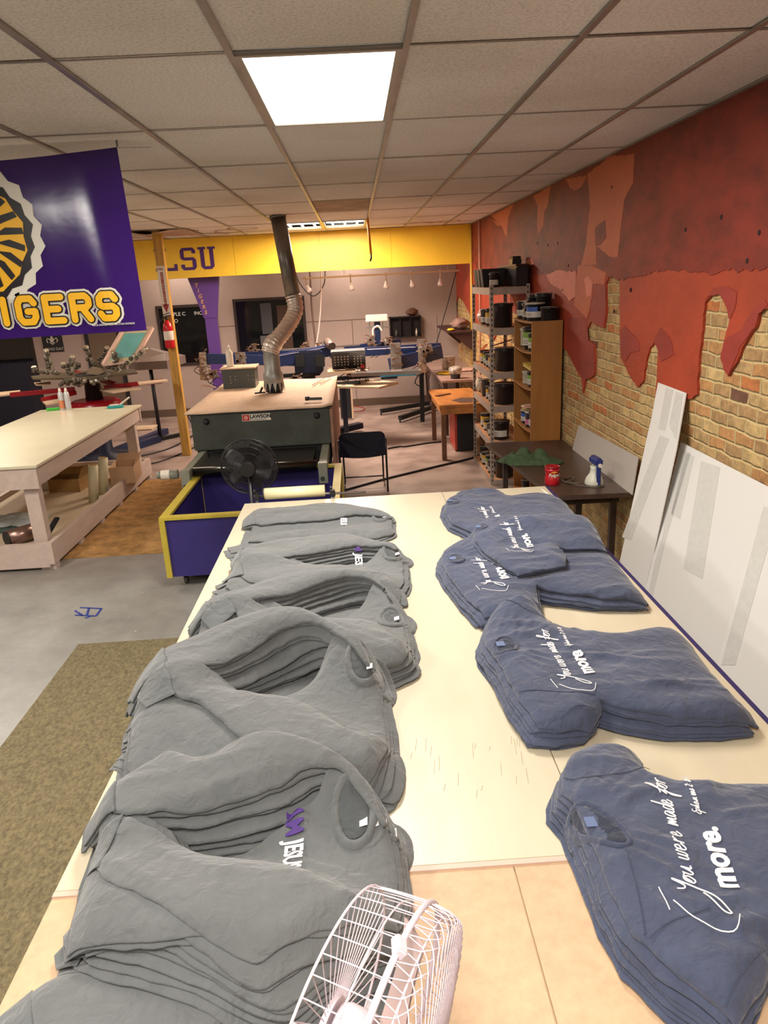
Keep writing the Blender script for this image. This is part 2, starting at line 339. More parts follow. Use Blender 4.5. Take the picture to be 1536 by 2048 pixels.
for k, (pts, mt, dx) in enumerate([
    ([(610, 430), (660, 395), (720, 340), (850, 330), (845, 480), (800, 560), (780, 720), (765, 860), (720, 860), (690, 830), (655, 800), (655, 900), (575, 905), (600, 800), (622, 600)], P_salmon, .0055),
    ([(700, 670), (706, 760), (675, 800), (650, 800), (648, 710)], P_dark, .007),
    ([(330, 545), (420, 490), (405, 590), (388, 620), (380, 700), (355, 745), (348, 700), (352, 600)], P_salmon, .0055),
    ([(500, 460), (605, 440), (580, 500), (540, 520), (515, 495)], P_salmon, .0055),
    ([(105, 650), (225, 590), (200, 660), (190, 760), (165, 700), (140, 700)], P_salmon, .0055),
    ([(395, 955), (460, 925), (500, 935), (550, 935), (545, 1060), (520, 1090), (470, 1030), (420, 1000)], P_pink, .0065),
    ([(290, 880), (320, 865), (333, 900), (300, 905)], P_pink, .0065),
    ([(560, 905), (640, 905), (705, 945), (695, 1000), (640, 1000), (620, 1130), (605, 1180), (540, 1110), (545, 1000)], P_salmon, .0055),
    ([(590, 975), (615, 960), (635, 990), (628, 1060), (605, 1065), (600, 1010)], P_pink, .0075),
    ([(640, 1000), (700, 1000), (700, 1150), (690, 1222), (650, 1212), (622, 1180), (625, 1100)], P_mid, .003),
    ([(500, 1170), (600, 1180), (612, 1290), (640, 1310), (643, 1460), (595, 1495), (570, 1470), (540, 1420), (500, 1340)], P_mid, .003),
    ([(775, 1240), (800, 1222), (870, 1290), (878, 1340), (830, 1355), (800, 1400), (776, 1380)], P_mid, .003),
    ([(985, 1225), (1030, 1270), (1055, 1365), (985, 1400), (968, 1330), (945, 1290)], P_mid, .003),
    ([(1215, 1080), (1260, 1020), (1330, 1010), (1380, 1040), (1370, 1100), (1345, 1180), (1332, 1180), (1318, 1100), (1288, 1052), (1240, 1062)], P_mid, .003),
    ([(1310, 1290), (1400, 1230), (1460, 1130), (1520, 1080), (1540, 1113), (1490, 1150), (1470, 1228), (1400, 1318), (1368, 1398), (1332, 1470), (1312, 1440), (1292, 1380)], P_mid, .003),
]):
    wallpatch('plaster_patch', pts, WX, WX-dx, mt, .012, seed=k+5)
# nail holes
nh = MB()
for p in [(1300, 655), (1433, 880), (1115, 720), (1495, 735), (350, 790), (405, 800), (455, 790), (510, 905), (735, 500), (745, 1140), (830, 1030), (480, 1030)]:
    q = atx(*c8(p), WX); nh.lathe((WX-.008, q[1], q[2]), [(.010, 0), (.016, .006)], 8, ax=(1, 0, 0))
nh.build('plaster_hole', mat('dark_hole', (.03, .015, .012), .9), wall_r)
# ceiling beam with lettering
beam = struct(MB().bb(XL, WX-.001, 12.1, 12.3, 2.485, CEIL-.001).build('trim_4', mat('beam_yellow', s2l(250, 208, 62), .42, var=.06, vscale=2)), 'yellow painted beam across the room')
t = MB(); X0 = aty(345, 520, 12.09)[0]
def block(mb, strokes, ox, oz, w, h, th, y, mi=0):   # strokes of (x0,z0,x1,z1) in 0..1
    for s_ in strokes:
        if len(s_) == 4:
            a = (ox+s_[0]*w, y, oz+s_[1]*h); c = (ox+s_[2]*w, y, oz+s_[3]*h); mb.bar(a, c, th, .003, mi)
z0 = 2.60; hh_ = .33
def slab(mb, glyph, ox, w):
    def R(x0, x1, a, c): mb.bb(ox+x0*w, ox+x1*w, 12.094, 12.1, z0+a*hh_, z0+c*hh_)
    def P(pts): mb.prism([(ox+x*w, 12.094, z0+y*hh_) for x, y in pts], (0, .006, 0))
    if glyph == 'L': R(.15, .4, 0, 1); R(0, .55, .9, 1); R(0, 1, 0, .14); R(.86, 1, .14, .3)
    if glyph == 'S':
        P([(.15, 0), (.85, 0), (1, .13), (1, .45), (.85, .57), (.2, .57), (.2, .44), (.76, .44), (.76, .13), (.24, .13), (.24, .26), (0, .26), (0, .13)])
        P([(.15, 1), (.85, 1), (1, .87), (1, .74), (.76, .74), (.76, .87), (.24, .87), (.24, .57), (.15, .44), (0, .55), (0, .87)])
    if glyph == 'U':
        P([(.12, .9), (.12, .13), (.28, 0), (.72, 0), (.88, .13), (.88, .9), (.66, .9), (.66, .14), (.34, .14), (.34, .9)])
        R(0, .44, .9, 1); R(.56, 1, .9, 1)
slab(t, 'L', -3.08, .34); slab(t, 'S', -2.68, .24); slab(t, 'U', -2.40, .27)
t.bb(-.5, -.497, 12.096, 12.1, 2.49, 3.06, 1); t.bb(-1.84, -1.838, 12.097, 12.1, 2.49, 3.06, 1); t.bb(.62, .623, 12.097, 12.1, 2.49, 3.06, 1)
o = t.build('lettering', [mat('team_purple', s2l(78, 44, 120), .5), mat('beam_joint', s2l(190, 140, 30), .6)], beam); o['label'] = 'purple slab letters'
# conduits on the far right wall
cd = MB(); cd.tube([(WX-.03, 11.2, .8), (WX-.03, 11.2, 3.06)], .014, 8); cd.tube([(WX-.02, 12.05, .9), (WX-.02, 12.05, 3.05)], .022, 8, 1)
struct(cd.build('trim_5', [mat('conduit_pink', s2l(200, 150, 130), .4), mat('conduit_yellow', s2l(220, 180, 70), .4)]), 'thin conduits running up the red wall')

# dark interior windows in the back wall
def win(name, x0, x1, z0, z1, label):
    fr = MB(); y = YB-.03; w = .05
    fr.bb(x0-w, x0, y, YB, z0-w, z1+w); fr.bb(x1, x1+w, y, YB, z0-w, z1+w); fr.bb(x0, x1, y, YB, z1, z1+w); fr.bb(x0, x1, y, YB, z0-w, z0)
    g = struct(fr.build(name, mat('window_frame_dark', s2l(48, 34, 32), .5)), label)
    MB().bb(x0, x1, YB-.012, YB-.004, z0, z1).build('window_pane', mat('black_glass', (.006, .007, .008), .08, spec=.6), g)
    return g
w1 = win('window_1', -3.62, -2.62, 1.0, 2.0, 'dark interior window with white lettering')
tt = MB(); put_text(tt, 'TEMPLE C', .09, (-3.53, YB-.016, 1.86), (1, 0, 0), (0, 0, 1)); put_text(tt, 'INC.', .09, (-2.98, YB-.016, 1.86), (1, 0, 0), (0, 0, 1)); put_text(tt, 'O', .09, (-3.36, YB-.016, 1.74), (1, 0, 0), (0, 0, 1))
o = tt.build('window_lettering', mat('white_vinyl', (.7, .7, .68), .5), w1); o['label'] = 'white lettering'
w2 = win('window_2', -2.2, -.98, 1.0, 2.05, 'dark interior window beside the purple column')
d = MB(); d.bb(-1.75, -1.55, YB-.05, YB-.02, 1.45, 2.0); d.build('window_item', mat('dull_grey_thing', s2l(70, 70, 76), .6), w2)
d = MB(); d.bb(-1.45, -1.2, YB-.05, YB-.02, 1.1, 1.95); d.build('window_item', mat('dull_brown_thing', s2l(70, 48, 36), .6), w2)
d = MB(); d.bb(-1.8, -1.5, YB-.06, YB-.02, 1.25, 1.42); d.build('window_item', mat('dull_card', s2l(96, 96, 96), .6), w2)
w3 = win('window_3', -8, -6.05, .25, 2.3, 'dark opening at the far left of the back wall')
dk = mat('navy_panel', s2l(14, 18, 40), .6)
struct(MB().bb(-8, -6.0, 13.5, 13.95, 0, 1.2).build('trim_6', dk), 'dark navy partition at far left')
for i, x in enumerate((-5.05, -4.45)):
    struct(MB().bb(x, x+.07, YB-.03, YB, 0, 2.4).build('trim_%d' % (7+i), mat('post_black', (.01, .01, .012), .5)), ['left', 'right'][i]+' black upright of the doorway in the back wall')
struct(MB().bb(-4.98, -4.45, YB-.015, YB-.002, 0, 2.35).build('door_1', mat('door_brown', s2l(110, 92, 76), .6)), 'dim brown door in the back wall')
# flag-like black sign
s_ = MB().bb(-5.83, -5.46, YB-.02, YB-.003, 1.33, 1.66).build('wall_sign', mat('sign_black', (.012, .012, .016), .6)); tag(s_, 'black square sign with pale lily emblem reading WHO DAT', 'sign')
e = MB(); cx, cz = -5.645, 1.52
e.prism([(cx+a*.8, YB-.024, cz+b_*.8) for a, b_ in smooth_closed([(0, .13), (.035, .07), (.02, 0), (.03, -.05), (0, -.07), (-.03, -.05), (-.02, 0), (-.035, .07)], 3)], (0, .003, 0))
for sg in (-1, 1): e.tube([(cx+sg*a, YB-.022, cz+b_) for a, b_ in ((.01, -.02), (.04, .04), (.08, .06), (.1, .02), (.08, -.02))], .011, 6)
e.bb(cx-.05, cx+.05, YB-.024, YB-.021, cz-.03, cz-.015)
put_text(e, 'WHO DAT', .07, (-5.80, YB-.024, 1.36), (1, 0, 0), (0, 0, 1))
e.build('emblem', mat('pale_print', (.6, .58, .5), .6), s_)

# ---------------------------------------------------- ceiling fixtures
diff_near = mat('lamp_diffuser', (.9, .9, .88), .4, emit=((1, .98, .93), 3.2))
diff_far = mat('lamp_diffuser_warm', (.9, .85, .8), .4, emit=((1, .86, .66), 3.5))
tube_m = mat('lamp_tube', (.9, .85, .8), .4, emit=((1, .86, .68), 5.0))
frm = mat('lamp_frame', s2l(170, 165, 155), .4, metal=.3)
lab = {(0, 0): 'large bright square ceiling light above the shirt table', (-1, 6): 'far ceiling light beside the exhaust duct, left of the far pair', (0, 6): 'far ceiling light near the yellow beam, right of the far pair'}
for i, j, pw, cl in LAMPS:
    l = ceiling_lamp(i, j, pw, cl)
    if True:
        xa = GX0+.61*i; ya = GY0+1.22*j
        T = thing('ceiling_light', lab.get((i, j), 'unseen ceiling light above the shop floor'), 'ceiling light', (xa+.305, ya+.61, CEIL), 'ceiling lights')
        f = MB()
        for q in ((xa+.012, xa+.035, ya+.01, ya+1.21), (xa+.575, xa+.598, ya+.01, ya+1.21), (xa+.035, xa+.575, ya+.01, ya+.033), (xa+.035, xa+.575, ya+1.187, ya+1.21)): f.bb(*q, CEIL-.008, CEIL+.01)
        f.build('light_frame', frm, T)
        if j == 6:
            MB().bb(xa+.035, xa+.575, ya+.033, ya+1.187, CEIL+.06, CEIL+.07).build('reflector', diff_far, T)
            for k in range(3): MB().tube([(xa+.13+k*.175, ya+.06, CEIL+.03), (xa+.13+k*.175, ya+1.16, CEIL+.03)], .015, 10).build('lamp_tube', tube_m, T)
        else: MB().bb(xa+.035, xa+.575, ya+.033, ya+1.187, CEIL-.002, CEIL+.004).build('diffuser', diff_near, T)
        l.parent = T; l.location = (0, 0, -.03); l.name = 'lamp'
# ================================================================== WORK TABLE AND GARMENTS
TZ = 0.95
TX0, TX1, TY0, TY1 = -.80, 1.185, .45, 4.57
T = thing('work_table', 'long pale plywood table carrying the shirt stacks', 'table', (.2, 2.5, 0))
cream = mat('cream_board', s2l(204, 193, 168), .36, var=.05, vscale=2.5, bump=.03, bscale=30, stretch=(3, .6, 1))
peach = mat('particle_board', s2l(200, 168, 134), .6, var=.12, vscale=30, bump=.08, bscale=90)
MB().bb(TX0, .5-.0015, 1.40, TY1, TZ-.008, TZ, bev=.002).build('table_sheet', cream, T)
MB().bb(.5+.0015, TX1, 1.40, TY1, TZ-.008, TZ-.001, bev=.002).build('table_sheet', cream, T)
o = MB().bb(TX0, .30-.002, TY0, 1.385, TZ-.012, TZ-.006).build('table_board', peach, T); o['label'] = 'tan particle board'
o = MB().bb(.30+.002, TX1, TY0, 1.385, TZ-.012, TZ-.006).build('table_board', peach, T); o['label'] = 'tan particle board'
o = MB().bb(TX0, TX1, 1.385, 1.40, TZ-.012, TZ-.0005).build('edge_strip', mat('edge_pink', s2l(205, 176, 160), .5), T)
navy = mat('navy_paint', s2l(44, 38, 92), .5)
f = MB(); f.bb(TX0+.02, TX1, TY0+.02, TY1-.02, TZ-.10, TZ-.012); f.build('table_frame', mat('frame_wood', s2l(170, 145, 110), .6), T)
o = MB().bb(TX1, TX1+.02, TY0, TY1, TZ-.12, TZ-.004).build('side_rail', navy, T); o['label'] = 'dark navy side rail'
for x in (TX0+.08, TX1-.08):
    for y in (TY0+.1, 2.6, TY1-.12): MB().bb(x-.045, x+.045, y-.045, y+.045, 0, TZ-.10).build('leg', MATS['frame_wood'], T)
sc = MB(); rr = random.Random(5)
for k in range(26):
    x = rr.uniform(.02, .42); y = rr.uniform(1.62, 1.86); a = .06*rr.random(); sc.bar((x, y, TZ+.0002), (x+.008, y+.02+a, TZ+.0002), .0012, .0004)
o = sc.build('knife_scratches', mat('scratch_brown', s2l(150, 128, 100), .7), T)

# ---- cloth draped on a height map of the table top
RES = .006
GX, GY = np.arange(-1.15, 1.5, RES), np.arange(.3, 4.7, RES)
XX, YY = np.meshgrid(GX, GY, indexing='ij')
dout = np.maximum.reduce([TX0-XX, XX-TX1, np.zeros_like(XX)])
H = TZ - np.clip(dout*1.1, 0, .25)
def boxf(a, r):
    if r < 1: return a
    k = 2*r+1
    for ax in (0, 1):
        p = np.pad(a, [(r+1, r) if i == ax else (0, 0) for i in (0, 1)], mode='edge'); c = np.cumsum(p, axis=ax)
        a = (np.take(c, range(k, c.shape[ax]), ax)-np.take(c, range(0, c.shape[ax]-k), ax))/k
    return a
def maxf(a, r):
    for ax in (0, 1):
        o = a.copy()
        for s_ in range(1, r+1):
            for d in (-s_, s_):
                q = np.roll(a, d, ax); o = np.maximum(o, q)
        a = o
    return a
def cone(a, slope, n):
    s1, s2 = slope*RES, slope*RES*1.4142
    for _ in range(n):
        p = np.pad(a, 1, mode='edge'); o = a
        for dx, dy, s_ in ((0, 1, s1), (2, 1, s1), (1, 0, s1), (1, 2, s1), (0, 0, s2), (2, 2, s2), (0, 2, s2), (2, 0, s2)): o = np.maximum(o, p[dx:dx+a.shape[0], dy:dy+a.shape[1]]-s_)
        a = o
    return a
def inpoly(X, Y, P):
    ins = np.zeros(X.shape, bool); n = len(P)
    for i in range(n):
        x1, y1 = P[i]; x2, y2 = P[(i+1) % n]
        if y1 == y2: continue
        c = ((Y > y1) != (Y > y2)) & (X < (x2-x1)*(Y-y1)/(y2-y1)+x1); ins ^= c
    return ins
def samp(G, ox, oy, x, y):
    u = np.clip((x-ox)/RES, 0, G.shape[0]-1.001); v = np.clip((y-oy)/RES, 0, G.shape[1]-1.001); i = u.astype(int); j = v.astype(int); fu = u-i; fv = v-j
    return G[i, j]*(1-fu)*(1-fv)+G[i+1, j]*fu*(1-fv)+G[i, j+1]*(1-fu)*fv+G[i+1, j+1]*fu*fv
def vnoise(x, y, s, seed):
    r = np.random.RandomState(seed); g = r.rand(64, 64)*2-1; u = x*s+20; v = y*s+20; i = np.floor(u).astype(int); j = np.floor(v).astype(int); fu = u-i; fv = v-j; fu = fu*fu*(3-2*fu); fv = fv*fv*(3-2*fv); i %= 64; j %= 64; i2 = (i+1) % 64; j2 = (j+1) % 64
    return g[i, j]*(1-fu)*(1-fv)+g[i2, j]*fu*(1-fv)+g[i, j2]*(1-fu)*fv+g[i2, j2]*fu*fv
def folds(x, y, lst):   # soft ridges: (x1,y1,x2,y2,width,height)
    z = np.zeros_like(x)
    for x1, y1, x2, y2, w, h in lst:
        dx, dy = x2-x1, y2-y1; L_ = dx*dx+dy*dy; t = ((x-x1)*dx+(y-y1)*dy)/L_; tc_ = np.clip(t, 0, 1); d = np.hypot(x-x1-tc_*dx, y-y1-tc_*dy)
        z += h*np.exp(-(d/w)**2)*np.clip(1.15-t, .15, 1)
    return z
def panel(name, mt, parent, poly, th, seed, grid=.014, amp=.003, fl=(), drape=3, update=True, ang=0, nsc=(5, 16), edge=1.0, lift=0, rid=0, jag=.003, slope=2.2, crown=0, cw=6):
    """closed padded cloth panel with outline poly (plan view) resting on the height map"""
    global H
    P = [tuple(p) for p in poly]; A = sum(P[i][0]*P[(i+1) % len(P)][1]-P[(i+1) % len(P)][0]*P[i][1] for i in range(len(P)))
    if A < 0: P = P[::-1]
    # even outline spacing
    Q = []
    for i in range(len(P)):
        a = np.array(P[i]); c = np.array(P[(i+1) % len(P)]); k = max(1, int(round(np.linalg.norm(c-a)/grid))); Q += [a+(c-a)*q/k for q in range(k)]
    Q = np.array(Q); n = len(Q)
    if jag: Q = Q+np.stack([vnoise(Q[:, 0], Q[:, 1], 28, seed+11), vnoise(Q[:, 0], Q[:, 1], 28, seed+12)], 1)*jag
    nr = np.roll(Q, -1, 0)-np.roll(Q, 1, 0); nr = np.stack([nr[:, 1], -nr[:, 0]], 1); nr /= np.maximum(np.linalg.norm(nr, axis=1, keepdims=True), 1e-9)
    x0, y0 = Q.min(0)-.10; x1, y1 = Q.max(0)+.10
    i0_, i1_ = max(0, int((x0-GX[0])/RES)), min(len(GX), int((x1-GX[0])/RES)+2); j0_, j1_ = max(0, int((y0-GY[0])/RES)), min(len(GY), int((y1-GY[0])/RES)+2)
    sub = H[i0_:i1_, j0_:j1_]; ox, oy = GX[i0_], GY[j0_]
    B = boxf(boxf(maxf(sub, 1), drape), 1)
    B = np.maximum(B, boxf(sub, 1)); B = boxf(boxf(boxf(cone(B, slope, 16 if slope < 1.5 else 5), 4 if slope < 3 else 2), 3 if slope < 3 else 2), 2 if slope < 3 else 1)
    ca, sa = math.cos(ang), math.sin(ang)
    def wr(x, y):
        u = x*ca+y*sa; v = -x*sa+y*ca
        z = amp*(vnoise(u*.45, v, nsc[0], seed)+.45*vnoise(u*.4, v, nsc[1], seed+1)) + (folds(x, y, fl) if fl else 0)
        if rid:
            wx = u+.03*vnoise(u, v, 7, seed+8); wy = v+.025*vnoise(u, v, 6, seed+9)
            z = z+rid*(1-np.abs(vnoise(wx*.38, wy, 11, seed+3)))**3*np.clip(vnoise(u, v, 5, seed+4)+.55, 0, 1) + rid*.6*(1-np.abs(vnoise(wx*.8, wy, 16, seed+6)))**3*np.clip(vnoise(u, v, 6, seed+5)+.2, 0, 1)
        return z
    if crown:
        mk = inpoly(XX[i0_:i1_, j0_:j1_], YY[i0_:i1_, j0_:j1_], [tuple(q) for q in Q]).astype(float); mk = boxf(boxf(mk, cw), cw//2)
        KR = crown*np.sqrt(np.clip((mk-.45)/.5, 0, 1))
    else: KR = np.zeros_like(B)
    def base(x, y): return samp(B, ox, oy, x, y)+lift
    # triangulated interior
    ringp = [Vector((q[0]-m_[0]*th*.35, q[1]-m_[1]*th*.35)) for q, m_ in zip(Q, nr)]
    gx, gy = np.meshgrid(np.arange(Q[:, 0].min(), Q[:, 0].max(), grid), np.arange(Q[:, 1].min(), Q[:, 1].max(), grid*.9), indexing='ij')
    gx = gx + (np.arange(gx.shape[1]) % 2)[None, :]*grid*.5
    RP = np.array([p[:] for p in ringp]); gin = inpoly(gx, gy, [tuple(p) for p in RP]); gp = np.stack([gx[gin], gy[gin]], 1)
    if len(gp):
        keep = np.ones(len(gp), bool)
        for c0 in range(0, len(gp), 2000):
            d2 = ((gp[c0:c0+2000, None, :]-RP[None])**2).sum(2).min(1); keep[c0:c0+2000] = d2 > (grid*.55)**2
        gp = gp[keep]
    allp = ringp+[Vector(p) for p in gp]
    r_ = delaunay_2d_cdt(allp, [(i, (i+1) % n) for i in range(n)], [], 1, 1e-6)
    top = np.array([v[:] for v in r_[0]]); faces = [list(f) for f in r_[2]]
    bound = []; ed = {}
    for f in faces:
        for i in range(len(f)):
            a, c = f[i], f[(i+1) % len(f)]; k = (min(a, c), max(a, c)); ed[k] = ed.get(k, 0)+1
    nxt = {}
    for f in faces:
        for i in range(len(f)):
            a, c = f[i], f[(i+1) % len(f)]
            if ed[(min(a, c), max(a, c))] == 1: nxt[a] = c
    st = next(iter(nxt)); loop = [st]; cur = nxt[st]
    while cur != st and len(loop) < len(nxt)+2: loop.append(cur); cur = nxt[cur]
    TB = base(top[:, 0], top[:, 1]); Wz = wr(top[:, 0], top[:, 1])
    zt = TB+th+np.maximum(Wz+samp(KR, ox, oy, top[:, 0], top[:, 1]), -th*.55)
    lp = top[loop]; ln = np.roll(lp, -1, 0)-np.roll(lp, 1, 0); ln = np.stack([ln[:, 1], -ln[:, 0]], 1); ln /= np.maximum(np.linalg.norm(ln, axis=1, keepdims=True), 1e-9)
    vs = [(x, y, z) for (x, y), z in zip(top, zt)]; N0 = len(vs); m_ = len(loop)
    lb = TB[loop]; lt = zt[loop]
    rr_ = th*.35*edge
    r1 = lp+ln*rr_; r2 = lp+ln*rr_*.95
    vs += [(a, b_, (t_*.62+q*.38)) for (a, b_), t_, q in zip(r1, lt, lb)]
    lq = top.copy(); lq[loop] = lp-ln*th*.45
    M0 = len(vs); vs += [(a, b_, q+.0005) for (a, b_), q in zip(lq, TB)]
    nf = len(faces); faces += [[M0+v for v in f[::-1]] for f in faces]
    for i in range(m_):
        j = (i+1) % m_
        faces.append([loop[j], loop[i], N0+i, N0+j]); faces.append([N0+j, N0+i, M0+loop[i], M0+loop[j]])
    me = bpy.data.meshes.new(name); me.from_pydata(vs, [], faces); me.materials.append(mt); me.polygons.foreach_set('use_smooth', [True]*len(faces))
    o = bpy.data.objects.new(name, me); COL.objects.link(o)
    if parent is not None:
        o.parent = parent; off = Vector(parent.location); pp = parent.parent
        while pp: off += Vector(pp.location); pp = pp.parent
        for v in me.vertices: v.co -= off
    if update:
        sx_, sy_ = XX[i0_:i1_, j0_:j1_], YY[i0_:i1_, j0_:j1_]; ins = inpoly(sx_, sy_, [tuple(q) for q in Q])
        zz = B+lift+th+np.maximum(wr(sx_, sy_)+KR, -th*.55); H[i0_:i1_, j0_:j1_] = np.where(ins, np.maximum(sub, zz), sub)
    return o
def surf(x, y): return samp(H, GX[0], GY[0], np.asarray(x, float), np.asarray(y, float))
def drape_mesh(name, mt, parent, vs, fs, lift=.004, maxlen=.02):
    """lays flat lettering on the cloth below it"""
    bm = bmesh.new(); bv = [bm.verts.new(v) for v in vs]
    for f in fs:
        try: bm.faces.new([bv[i] for i in f])
        except ValueError: pass
    xs = [v.co.x for v in bm.verts]; ys = [v.co.y for v in bm.verts]
    for ax, lo, hi in ((0, min(xs), max(xs)), (1, min(ys), max(ys))):
        c = lo+.008
        while c < hi:
            bmesh.ops.bisect_plane(bm, geom=bm.verts[:]+bm.edges[:]+bm.faces[:], dist=1e-6, plane_co=(c, 0, 0) if ax == 0 else (0, c, 0), plane_no=(1, 0, 0) if ax == 0 else (0, 1, 0)); c += .008
    S = boxf(maxf(H, 1), 1)
    for v in bm.verts: v.co.z = float(samp(S, GX[0], GY[0], np.array(v.co.x), np.array(v.co.y)))+lift
    r = bmesh.ops.extrude_face_region(bm, geom=bm.faces[:])
    for e in r['geom']:
        if isinstance(e, bmesh.types.BMVert): e.co.z -= .0016
    bmesh.ops.recalc_face_normals(bm, faces=bm.faces[:])
    me = bpy.data.meshes.new(name); bm.to_mesh(me); bm.free(); me.materials.append(mt); o = bpy.data.objects.new(name, me); COL.objects.link(o)
    o.parent = parent
    for v in me.vertices: v.co -= Vector(parent.location)
    return o
def xform(poly, s=1, a=0, d=(0, 0), c=None):
    P = np.array(poly, float); c = P.mean(0) if c is None else np.array(c); ca, sa = math.cos(a), math.sin(a); Q = (P-c)*s; return [(q[0]*ca-q[1]*sa+c[0]+d[0], q[0]*sa+q[1]*ca+c[1]+d[1]) for q in Q]
def pix(pts, z): return [atz(x, y, z)[:2] for x, y in pts]

# cloth materials
def cloth(name, col, scale=700, var=.10):
    m, nt, b, L = node_mat(name); b.inputs['Roughness'].default_value = .9; b.inputs['Specular IOR Level'].default_value = .2; b.inputs['Sheen Weight'].default_value = .25; b.inputs['Sheen Roughness'].default_value = .5
    tc = nt.nodes.new('ShaderNodeTexCoord'); n = nt.nodes.new('ShaderNodeTexNoise'); n.inputs['Scale'].default_value = 9; n.inputs['Detail'].default_value = 8; n.inputs['Roughness'].default_value = .7; L(tc.outputs['Object'], n.inputs[0])
    r = nt.nodes.new('ShaderNodeValToRGB'); L(n.outputs['Fac'], r.inputs[0]); r.color_ramp.elements[0].position = .3; r.color_ramp.elements[1].position = .7; r.color_ramp.elements[0].color = (*[c*(1-var) for c in col], 1); r.color_ramp.elements[1].color = (*[c*(1+var) for c in col], 1); L(r.outputs[0], b.inputs['Base Color'])
    n2 = nt.nodes.new('ShaderNodeTexNoise'); n2.inputs['Scale'].default_value = scale; L(tc.outputs['Object'], n2.inputs[0])
    n3 = nt.nodes.new('ShaderNodeTexNoise'); n3.inputs['Scale'].default_value = 22; n3.inputs['Detail'].default_value = 5; n3.inputs['Distortion'].default_value = .6; L(tc.outputs['Object'], n3.inputs[0])
    b1 = nt.nodes.new('ShaderNodeBump'); b1.inputs['Strength'].default_value = .25; b1.inputs['Distance'].default_value = .002; L(n2.outputs['Fac'], b1.inputs['Height'])
    b2 = nt.nodes.new('ShaderNodeBump'); b2.inputs['Strength'].default_value = .6; b2.inputs['Distance'].default_value = .02; L(n3.outputs['Fac'], b2.inputs['Height']); L(b1.outputs[0], b2.inputs['Normal']); L(b2.outputs[0], b.inputs['Normal'])
    return m
GREY = cloth('grey_fleece', s2l(100, 103, 104)); GREY_IN = cloth('grey_fleece_rib', s2l(98, 102, 103)); GREY_DK = cloth('grey_fleece_neck_shade', s2l(78, 82, 84))  # inside grey darkened for the shade in the neck opening
NAVY = cloth('washed_navy_jersey', s2l(68, 75, 96), var=.18); NAVY_DK = cloth('washed_navy_neck_shade', s2l(42, 48, 64)); NAVY_IN = cloth('washed_navy_rib', s2l(60, 67, 88))  # inside navy darkened so the neck opening reads as shaded
PURP = mat('print_purple', s2l(70, 38, 120), .6); WHT = mat('print_white', s2l(235, 232, 235), .6)
LABEL = mat('neck_label_white', s2l(225, 222, 225), .7)

def collar(parent, mt, cx, cy, rx, ry, w, th, a0, a1, rot, seed, name='collar'):
    """flat ribbed neck band following the cloth: arc from a0 to a1 (radians)"""
    n = 26; full = abs(a1-a0) > 2*PI-.01; S = boxf(H, 2); rows = [(0, .1), (.25, .85), (.5, 1.0), (.75, .85), (1, .1)]; vs = []; fs = []; N = n if full else n+1
    for k in range(N):
        a = a0+(a1-a0)*k/n
        for t, h in rows:
            x = (rx+w*t)*math.cos(a); y = (ry+w*t)*math.sin(a); X = cx+x*math.cos(rot)-y*math.sin(rot); Y = cy+x*math.sin(rot)+y*math.cos(rot)
            z = float(samp(S, GX[0], GY[0], np.array(X), np.array(Y)))+h*th+.0008; vs.append((X, Y, z))
        vs.append((vs[-1][0], vs[-1][1], vs[-1][2]-.004)); vs.append((vs[-6][0], vs[-6][1], vs[-6][2]-.004))
    R_ = 7; order = [0, 1, 2, 3, 4, 5, 6]
    for k in range(n):
        j = (k+1) % N
        for q in range(R_): p = (q+1) % R_; fs.append((k*R_+q, j*R_+q, j*R_+p, k*R_+p))
    mb = MB(); mb.add(vs, fs, 0, True)
    if not full: mb.f += [tuple(range(7))[::-1], tuple((N-1)*R_+q for q in range(7))]; mb.mi += [0, 0]; mb.sm += [False, False]
    return mb.build(name, mt, parent)

def resting(x, y, name, label, cat, group):
    return thing(name, label, cat, (x, y, float(surf(x, y))), group)

